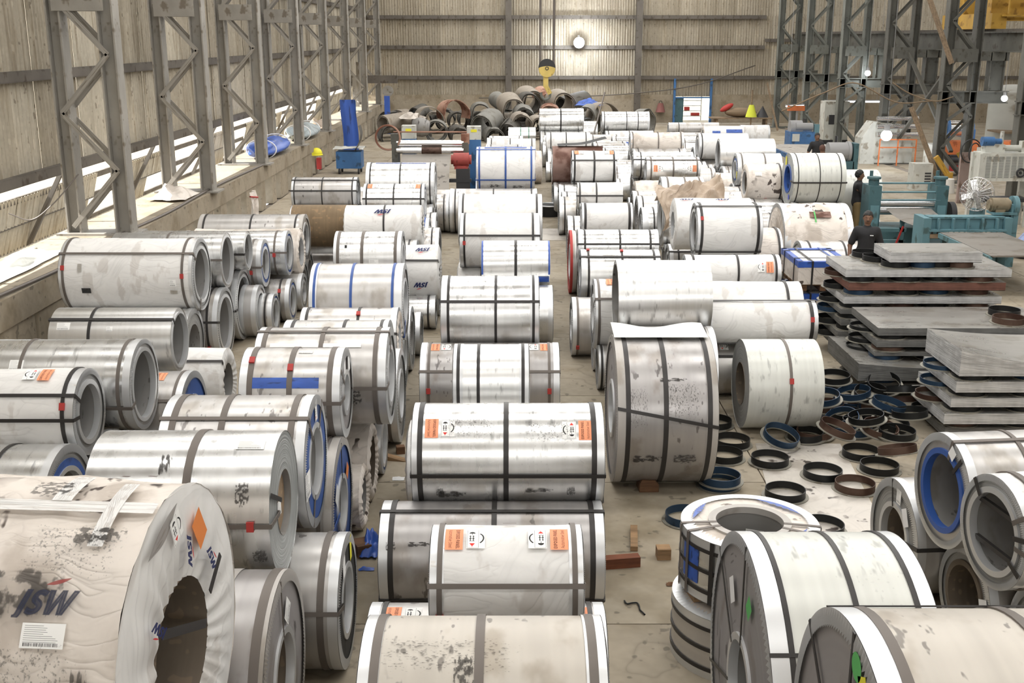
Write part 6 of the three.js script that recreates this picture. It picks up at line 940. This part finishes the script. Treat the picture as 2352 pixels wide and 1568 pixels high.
person([10.15, 0, -37.6], 0.1, { label: 'bearded man in a black shirt beside the grey gear motor', shirt: M.blackCloth, trousers: M.greyCloth, moustache: 1, badge: 1, h: 1.7 });
person([9.3, 0, -33.8], 2.6, { label: 'man with reddish hair in a white shirt seen from behind', shirt: M.whiteCloth, trousers: M.greyCloth, hair: M.hairRed, h: 1.66 });
person([16.35, 0, -35.7], -1.3, { label: 'man in grey bending over the blue machine bed', shirt: M.greyCloth, trousers: M.greyCloth, long: 1, hands: [[-0.12, 1.08, 0.34], [0.14, 1.06, 0.36]], elbows: [[-0.26, 1.1, 0.08], [0.26, 1.1, 0.08]], h: 1.72 });

// ---------------------------------------------------------------- crane hook over the far coils, carried by the bay's own crane
{ const t = thing('overhead_crane', 'dark overhead crane bridge high above the scrap heap', 'crane', [3.4, 8.7, -46]); mesh('bridge', merge([bx(21, 0.7, 0.4, 0, 0.35, 0.5), bx(21, 0.7, 0.4, 0, 0.35, -0.5)]), M.girt, t); mesh('trolley', bx(1.4, 0.4, 1.6, atZ(1256, 150, 46).x - 3.4, 0.9, 0), M.girt, t); }
{ const c = atZ(1256, 158, 46), t = thing('crane_hook', 'yellow crane hook block hanging on twin ropes over the scrap heap', 'hook', [c.x, c.y, -46]); M.hookYellow = std([0.72, 0.55, 0.16], { map: TX.grime, roughness: 0.5 });
  for (const s of [-1, 1]) mesh('rope', cyl(0.045, 9.0 - c.y, s * 0.27, (9.0 - c.y) / 2, 0, 'y', 8), M.strapTan, t);
  mesh('sheave', cyl(0.34, 0.2, 0, 0.05, 0, 'z', 32), M.machBlack, t);
  const s = new THREE.Shape(); s.moveTo(-0.32, 0.03); s.quadraticCurveTo(0, 0.16, 0.32, 0.03); s.absarc(0, 0, 0.32, 0, Math.PI, true); mesh('cheek_plate', new THREE.ExtrudeGeometry(s, { depth: 0.3, bevelEnabled: true, bevelSize: 0.01, bevelThickness: 0.01, bevelSegments: 1 }).translate(0, 0, -0.15), M.hookYellow, t);
  mesh('pivot', new THREE.TorusGeometry(0.06, 0.015, 6, 16).translate(0, 0.02, 0.17), M.machBlack, t); mesh('shank', bx(0.2, 0.42, 0.18, -0.04, -0.5, 0), M.hookYellow, t); mesh('bend', bar(V(-0.04, -0.66, 0), V(0.14, -0.98, 0), 0.18, 0.16), M.hookYellow, t);
  mesh('hook', pipe([V(0.14, -0.92, 0), V(0.12, -1.1, 0), V(-0.04, -1.2, 0), V(-0.2, -1.1, 0), V(-0.22, -0.92, 0)], 0.05, 20, 8), M.columnGrey, t); }
// ---------------------------------------------------------------- heap of scrap rolls against the end wall
M.scrapA = std([0.36, 0.325, 0.28], { map: TX.dull, roughness: 0.85, metalness: 0.1 }); M.scrapB = std([0.26, 0.26, 0.245], { map: TX.dull, roughness: 0.7, metalness: 0.3 }); M.scrapC = std([0.13, 0.125, 0.115], { map: TX.grime, roughness: 0.7, metalness: 0.3 }); M.scrapD = std([0.46, 0.29, 0.22], { map: TX.rust, roughness: 0.9 });
function scrapRoll(px, py, rp, dist, m, ax, ay, len, label, open = 0) {
  const r = rp * 1.25 * dist / FOC, p = atZ(px, py, dist), t = thing('scrap_roll', label, 'scrap', p), sw = open ? TAU * (1 - open) : TAU * 2.15, n = open ? 26 : 56, a0 = open ? -Math.PI / 2 - (sw / 2) + Math.PI : rnd() * 6;
  const f = (k, v) => { const a = a0 + sw * k, q = r * (open ? 1 : 1 - 0.22 * k) * (1 + 0.04 * Math.sin(a * 3 + v * 2)); return [q * Math.cos(a), q * Math.sin(a), (v - 0.5) * len + 0.03 * Math.sin(a * 5) * v, a * r, v * len]; };
  const g = grid(n, 4, f), h = grid(n, 4, (k, v) => { const q = f(k, v), s = 1 - 0.05; return [q[0] * s, q[1] * s, q[2], q[3], q[4]]; }), e = grid(n, 1, (k, v) => { const q = f(k, 1), s = 1 - 0.05 * v; return [q[0] * s, q[1] * s, q[2], q[3], q[4]]; });
  mesh('sheet_roll', merge([g, h, e]), m, t); t.rotation.set(ax, ay, 0); return t;
}
const SL = { a: 'dusty brown scrap roll in the heap under the crane hook', b: 'grey steel scrap roll in the heap under the crane hook', c: 'dark scrap roll in the heap under the crane hook', d: 'rusty reddish curl of sheet in the heap under the crane hook' }, SM = { a: M.scrapA, b: M.scrapB, c: M.scrapC, d: M.scrapD };
const SCRAP = [[1147, 233, 15, 59, 'b', 0.3, 0.5, 0.9], [1173, 246, 23, 57, 'a', 0.25, 0.25, 1.3], [1216, 228, 22, 59, 'a', 0.2, 0.35, 1.3], [1213, 236, 20, 57.6, 'c', 0.1, 0.2, 0.9], [1203, 265, 19, 56, 'b', 0.15, 0.1, 1], [1118, 283, 23, 54.5, 'b', 0.2, -0.35, 1.5], [1103, 258, 19, 58, 'b', 0.1, 0.1, 0.9], [1197, 283, 20, 54.5, 'a', 0.1, 0.1, 1], [1172, 298, 18, 54, 'c', 0.2, -0.2, 1.1], [1134, 314, 19, 53.5, 'b', 0.05, 0.15, 1], [1002, 300, 21, 54, 'b', 0.05, 0.1, 0.8], [1055, 312, 19, 53.8, 'c', 0.1, 0.2, 1], [968, 314, 17, 54.2, 'c', 0, -0.1, 0.9], [905, 283, 18, 56, 'a', 0.1, -0.7, 1.5], [893, 312, 20, 54, 'c', 0, 0.3, 1], [962, 258, 13, 58.5, 'c', 0.2, -0.4, 1], [1235, 288, 19, 55, 'a', 0.1, 0.2, 1], [1286, 236, 23, 58, 'a', 0.15, 0.3, 1.2], [1262, 262, 20, 57, 'd', 0.1, 0, 1], [1318, 240, 20, 60, 'c', 0.3, -0.9, 1.6], [1350, 262, 17, 55.5, 'b', 0.1, -0.25, 1.1], [1248, 222, 15, 60.5, 'd', 0.4, 0.5, 1]];
for (const [x, y, r, d, k, ax, ay, l] of SCRAP) scrapRoll(x, y, r, d, SM[k], ax, ay, l, SL[k]).userData.group = 'scrap rolls under the crane hook';
for (let k = 0; k < 18; k++) { const t = scrapRoll(898 + (k % 10) * 51 + (k > 9) * 24, 290, 19.5, k > 9 ? 60.3 : 58.6, SM['cbac'[k % 4]], 0, 0.12 * ((k % 5) - 2), 1.25, SL['cbac'[k % 4]]); t.position.y = 19.5 * 1.25 * (k > 9 ? 60.3 : 58.6) / FOC; t.userData.group = 'scrap rolls under the crane hook'; }
scrapRoll(1350, 292, 17, 55.5, M.scrapC, 0, 0.1, 1.1, SL.c).userData.group = 'scrap rolls under the crane hook';
scrapRoll(985, 275, 24, 56, M.scrapA, 0, 0.2, 1.4, 'brown half-curled sheet arching over the scrap heap', 0.45);
scrapRoll(1041, 262, 26, 56.5, M.scrapD, 0, 0.5, 0.9, 'pinkish curled sheet standing up in the scrap heap', 0.4);
scrapRoll(1385, 268, 26, 56, M.scrapA, 0, 0.2, 1.2, 'wide brown curled sheet at the end of the scrap heap', 0.35);
scrapRoll(1478, 283, 28, 54, M.scrapB, 0, 0.9, 0.5, 'big grey coil end behind the silver coil with a loose strap');
crumple('cloth_bundle', 'crumpled pale cloth lying on the scrap heap', 'cloth', atZ(948, 274, 55.5), 1.1, 0.8, 0.55, M.dirty, 361, 16);
crumple('blue_sheet', 'crumpled blue plastic sheet on top of the scrap heap', 'plastic', atZ(1352, 244, 57.5), 1.3, 0.7, 0.6, M.blueFilm, 371, 16);
{ const p = atZ(966, 292, 53.6), t = thing('mixer_drum', 'round dull metal drum among the scrap rolls', 'drum', p); const pts = [[0.01, -0.42], [0.3, -0.4], [0.44, -0.15], [0.45, 0.1], [0.34, 0.38], [0.24, 0.44]].map((q) => new THREE.Vector2(...q)); mesh('drum', new THREE.LatheGeometry(pts, 28).rotateZ(-Math.PI / 2 - 0.1), M.bore, t); }
// rod leaning by the far coils
tag(mesh('steel_rod', bar(atZ(1389, 212, 52), atZ(1389, 212, 52).lerp(atZ(1372, 268, 50.5), 2.0).setY(0.01), 0.05), M.strapTan, scene), 'dark rod leaning beside the silver coil with a loose strap', 'rod');
// ---------------------------------------------------------------- door in the end wall
{ const w = structure('door_1', 'open doorway in the end wall with a blue leaf and bright yard beyond'), zz = BACK_Z, m = M.machBlue;
  mesh('door_frame', merge([bx(0.12, 2.5, 0.14, DOOR.x0, 1.25, zz + 0.15), bx(0.12, 2.5, 0.14, DOOR.x1, 1.25, zz + 0.15), bx(DOOR.x1 - DOOR.x0, 0.08, 0.1, (DOOR.x0 + DOOR.x1) / 2, 1.44, zz + 0.15)]), m, w);
  mesh('door_leaf', bx(0.5, 1.42, 0.05, DOOR.x0 + 0.3, 0.71, zz + 0.05), M.teal, w);
  const o = thing('yard_shelf', 'shelves with reddish goods in the bright yard beyond the door', 'shelf', [(DOOR.x0 + DOOR.x1) / 2 + 0.35, 0, zz - 2.2]); for (let k = 0; k < 5; k++) mesh('shelf', bx(1.1, 0.04, 0.4, 0, 0.25 + k * 0.3, 0), M.machWhite, o); mesh('upright', merge([bx(0.05, 1.6, 0.05, -0.55, 0.8, 0), bx(0.05, 1.6, 0.05, 0.55, 0.8, 0)]), M.machWhite, o); mesh('goods', merge([bx(0.5, 0.16, 0.3, 0.2, 0.36, 0), bx(0.3, 0.2, 0.3, -0.3, 0.68, 0)]), M.red, o); }
{ const t = thing('filled_sack', 'plump pale sacks lying by the open door', 'sack', atZ(1700, 282, 60)); mesh('sack', new THREE.SphereGeometry(0.5, 20, 12).scale(1.7, 0.5, 0.8), M.planking, t); mesh('dark_bag', new THREE.ConeGeometry(0.35, 0.6, 7).translate(1.15, 0.05, 0), M.machBlack, t); mesh('red_cloth', new THREE.SphereGeometry(0.3, 12, 8).scale(1.3, 0.5, 0.6).rotateZ(0.5).translate(-0.75, 0.25, 0), M.red, t); t.position.y = 0.95; }
{ const t = thing('goods_table', 'plain bench carrying the sacks by the end wall', 'bench', [atZ(1700, 282, 60).x, 0, -60]); mesh('bench_top', bx(3.2, 0.06, 1, 0, 0.67, 0), M.planking, t); for (const s of [-1, 1]) mesh('leg', bx(0.1, 0.64, 0.8, s * 1.3, 0.32, 0), M.planking, t); }
{ const p = atZ(1517, 247, 65.2), t = thing('hanging_bag', 'dull red bag hanging on the end wall beside the door', 'bag', p); mesh('bag', cyl(0.28, 0.5, 0, 0, 0, 'y', 14, 0.14), std([0.22, 0.09, 0.08], { roughness: 0.9 }), t); mesh('loop', new THREE.TorusGeometry(0.08, 0.015, 6, 12).translate(0, 0.3, 0), M.strap, t); }
{ const t = thing('high_vis_vest', 'yellow high-visibility vest hung on a pole by the end wall', 'vest', [atZ(1724, 285, 58).x, 0, -58]); mesh('pole', cyl(0.04, 2.2, 0, 1.1, 0), M.planking, t); mesh('vest', cyl(0.3, 0.6, 0, 1.15, 0, 'y', 12, 0.12), std([0.62, 0.66, 0.06], { roughness: 0.8 }), t); }
tag(mesh('wall_wire', pipe([[1100, 225], [1300, 222], [1460, 214], [1600, 195], [1735, 150]].map(([x, y]) => atZ(x, y, 64.9)), 0.03, 40, 5), M.girt, scene), 'dark wire sagging across the end wall', 'wire');
// ---------------------------------------------------------------- roller machine beyond the left coils
{ const t = thing('roller_machine', 'dark roller stand with polished rolls, red motor and hanging sheet', 'machine', [-2.45, 0, -34]); const RM = M.machBlack;
  for (const s of [-1, 1]) { mesh('side_frame', bx(0.18, 1.75, 0.7, s * 1.05, 0.875, 0), M.columnDark, t); mesh('screw_block', bx(0.24, 0.3, 0.3, s * 1.05, 1.85, 0.1), s < 0 ? M.columnDark : M.scrapD, t); }
  for (const [y, r, z] of [[1.72, 0.1, 0.2], [1.52, 0.1, 0.28], [1.62, 0.1, -0.1]]) mesh('roller', cyl(r, 2.0, 0, y, z, 'x', 20), M.steelRoll, t);
  mesh('roller_sleeve', cyl(0.104, 0.6, 0.05, 1.52, 0.28, 'x', 20), M.ringBrown, t); mesh('hanging_sheet', grid(4, 10, (u, v) => [(u - 0.5) * 1.45 - 0.1, 1.42 - 1.0 * v * v - 0.1 * v, 0.36 + 1.5 * v, u, v]), M.belt, t); mesh('tie_rod', cyl(0.022, 2.2, 0, 2.05, 0.1, 'x', 8), M.scrapD, t);
  mesh('motor', merge([cyl(0.2, 0.46, 0.95, 1.3, 0.75, 'x', 22), cyl(0.14, 0.6, 0.95, 1.3, 0.75, 'x', 16), bx(0.4, 0.1, 0.3, 0.95, 1.08, 0.75)]), std([0.42, 0.07, 0.06], { map: TX.grime, roughness: 0.6 }), t); mesh('motor_stand', bx(0.4, 1.05, 0.4, 1.0, 0.52, 0.75), RM, t); mesh('base_frame', merge([bx(2.5, 0.16, 0.2, 0, 0.1, 0.9), bx(2.5, 0.1, 0.12, 0, 0.7, 0.9), bx(0.12, 0.9, 0.12, -1.1, 0.45, 0.9)]), RM, t);
  for (const [x, c] of [[-0.75, -1.2], [1.28, -0.9]]) { mesh('control_post', bx(0.42, 2.1, 0.4, x, 1.05, c), M.machBlue, t); mesh('post_cap', bx(0.43, 0.4, 0.41, x, 1.95, c), M.machWhite, t); mesh('yellow_plate', bx(0.18, 0.08, 0.01, x, 2.02, c + 0.21), M.yellow, t); }
  mesh('hand_wheel', new THREE.TorusGeometry(0.36, 0.03, 8, 32).translate(-1.25, 1.9, 0.3), M.scrapD, t); mesh('gear_box', bx(0.5, 0.5, 0.5, -1.45, 0.9, 0.6), M.machBlue, t); }
// ---------------------------------------------------------------- things on and beside the kerb
function tarpRoll(px, py, dist, len, r, m, label) { const p = atZ(px, py, dist), t = thing('tarp_bundle', label, 'bundle', [Math.min(p.x, -7.6), 1.26, p.z]); mesh('tarpaulin', grid(24, 14, (u, v) => { const a = u * TAU, q = r * (1 + 0.14 * Math.sin(a * 4 + v * 5) + 0.12 * fbm(u, v, 5, 4, 411, 3)) * Math.pow(Math.max(0.0001, Math.sin(v * Math.PI)), 0.35); return [q * 1.5 * Math.cos(a), Math.max(0, r * 0.8 + q * 0.8 * Math.sin(a)), (v - 0.5) * len, u * 2, v * len]; }, true), m, t); for (const q of [-0.25, 0.28]) mesh('tie', new THREE.TorusGeometry(r * 1.25, 0.018, 6, 24).scale(1.22, 0.78, 1).translate(0, r * 0.82, q * len), M.tape, t); }
tarpRoll(668, 350, 35.3, 4.0, 0.3, M.blueFilm, 'long blue tarpaulin bundle tied up on the kerb');
tarpRoll(730, 312, 41.2, 3.8, 0.3, std([0.45, 0.55, 0.62], { map: TX.dirty, roughness: 0.6 }), 'pale blue-grey tarpaulin bundle further along the kerb');
crumple('kerb_cloth', 'grey crumpled cloth heap on the kerb by the second column', 'cloth', [-7.7, 1.26, -25.4], 0.8, 1.2, 0.4, M.dirty, 421, 14);
crumple('kerb_rubble', 'pale broken sheeting lying on the kerb ledge', 'rubble', [-7.95, 1.26, -17.6], 0.7, 2.6, 0.2, M.plain, 431, 18);
crumple('kerb_rubble', 'brown torn sheeting lying on the kerb further along', 'rubble', [-7.9, 1.26, -46], 0.8, 2.4, 0.5, M.film, 441, 18);
tag(mesh('kerb_cable', pipe([[0, 1.3, -15], [0.1, 1.28, -17.5], [-0.05, 1.27, -20], [0.06, 1.28, -23], [0, 1.3, -27], [0.1, 1.28, -32]].map(([x, y, z]) => V(-7.2 + x, y, z)), 0.03, 50, 6), M.strapTan, scene), 'thick dark cable lying along the kerb edge', 'cable');
tag(mesh('hanging_wire', pipe([atZ(20, 490, 20), atZ(70, 505, 20), atZ(120, 470, 20), atZ(180, 400, 20.5)], 0.012, 24, 5), M.strapTan, scene), 'thin wire looping beside the first kerb column', 'wire');
{ const p = atZ(804, 318, 46), t = thing('blue_hoarding', 'tall bright blue panel standing beside the kerb posts', 'panel', [p.x, 0, -46]); mesh('panel', grid(6, 10, (u, v) => [(u - 0.5) * 0.62 + 0.05 * Math.sin(v * 5), v * 2.35, 0.04 * Math.sin(u * 6)]), M.blueFilm, t); mesh('back_board', bx(0.5, 2.3, 0.06, 0.02, 1.15, -0.08), M.machBlue, t); }
{ const p = atZ(890, 265, 58), t = thing('blue_hoarding', 'narrow blue panel fixed near the end of the kerb', 'panel', [p.x, 0, -58]); mesh('panel', bx(0.28, 1.9, 0.08, 0, 0.95, 0), M.blueFilm, t); }
{ const p = atZ(724, 352, 40.5), t = thing('safety_helmet', 'yellow safety helmet hanging on a kerb post', 'helmet', [-7.02, p.y, -40.5]); mesh('shell', new THREE.SphereGeometry(0.2, 20, 12, 0, TAU, 0, Math.PI * 0.6), M.yellow, t); mesh('brim', new THREE.TorusGeometry(0.2, 0.025, 6, 24).rotateX(Math.PI / 2).translate(0, -0.05, 0), M.yellow, t); }
{ const p = atZ(722, 375, 40.8), t = thing('red_pouch', 'red pouch hanging under the yellow helmet', 'pouch', [-7.0, p.y, -40.8]); mesh('pouch', bx(0.14, 0.4, 0.3), M.red, t); }
{ const t = thing('sack_cloth', 'pale sack tied with red rope on a kerb post', 'sack', [-6.62, 0.35, -28.1]); mesh('sack', grid(10, 12, (u, v) => [0.1 + 0.06 * Math.sin(u * 7 + v * 3), v * 0.7, (u - 0.5) * 0.7 * (1 - 0.3 * v)]), M.dirty, t); mesh('red_rope', pipe([V(0.12, 0.5, -0.4), V(0.2, 0.55, 0), V(0.12, 0.62, 0.42)], 0.02, 12, 6), M.red, t); }
{ const t = thing('tool_trolley', 'cluttered blue trolley of sheet scraps beside the kerb posts', 'trolley', [-5.9, 0, -41]); mesh('bin', bx(0.9, 0.6, 0.8, 0, 0.5, 0), M.machBlue, t); mesh('wheel', merge([cyl(0.1, 0.06, -0.35, 0.1, 0.35, 'x'), cyl(0.1, 0.06, 0.35, 0.1, 0.35, 'x'), cyl(0.1, 0.06, -0.35, 0.1, -0.35, 'x'), cyl(0.1, 0.06, 0.35, 0.1, -0.35, 'x')]), M.machBlack, t); mesh('scrap_sheet', grid(8, 8, (u, v) => [(u - 0.5) * 1.1, 0.82 + 0.2 * fbm(u, v, 3, 3, 451, 3), (v - 0.5) * 0.9]), M.plain, t); mesh('curled_sheet', grid(10, 4, (u, v) => [0.2 + 0.25 * Math.sin(u * 2.4), 0.8 + u * 0.9, (v - 0.5) * 0.7 + 0.2 * Math.cos(u * 2)]), M.scrapC, t); }
{ const t = thing('wall_hoist', 'grey jib beam with a round motor fixed where the kerb meets the end wall', 'hoist', [-6.6, 2.35, -60]); mesh('beam', bx(2.4, 0.4, 0.2, -0.6, 0.3, 0), M.girt, t); mesh('post', bx(0.3, 2.4, 0.3, -1.6, -0.7, 0), M.column, t); mesh('motor', cyl(0.28, 0.3, 0.1, -0.3, 0.1, 'z', 20), M.column, t); mesh('pipe_tank', cyl(0.18, 2.0, -1.2, 0.2, 1.2), M.column, t); }
renderer.render(scene, camera);
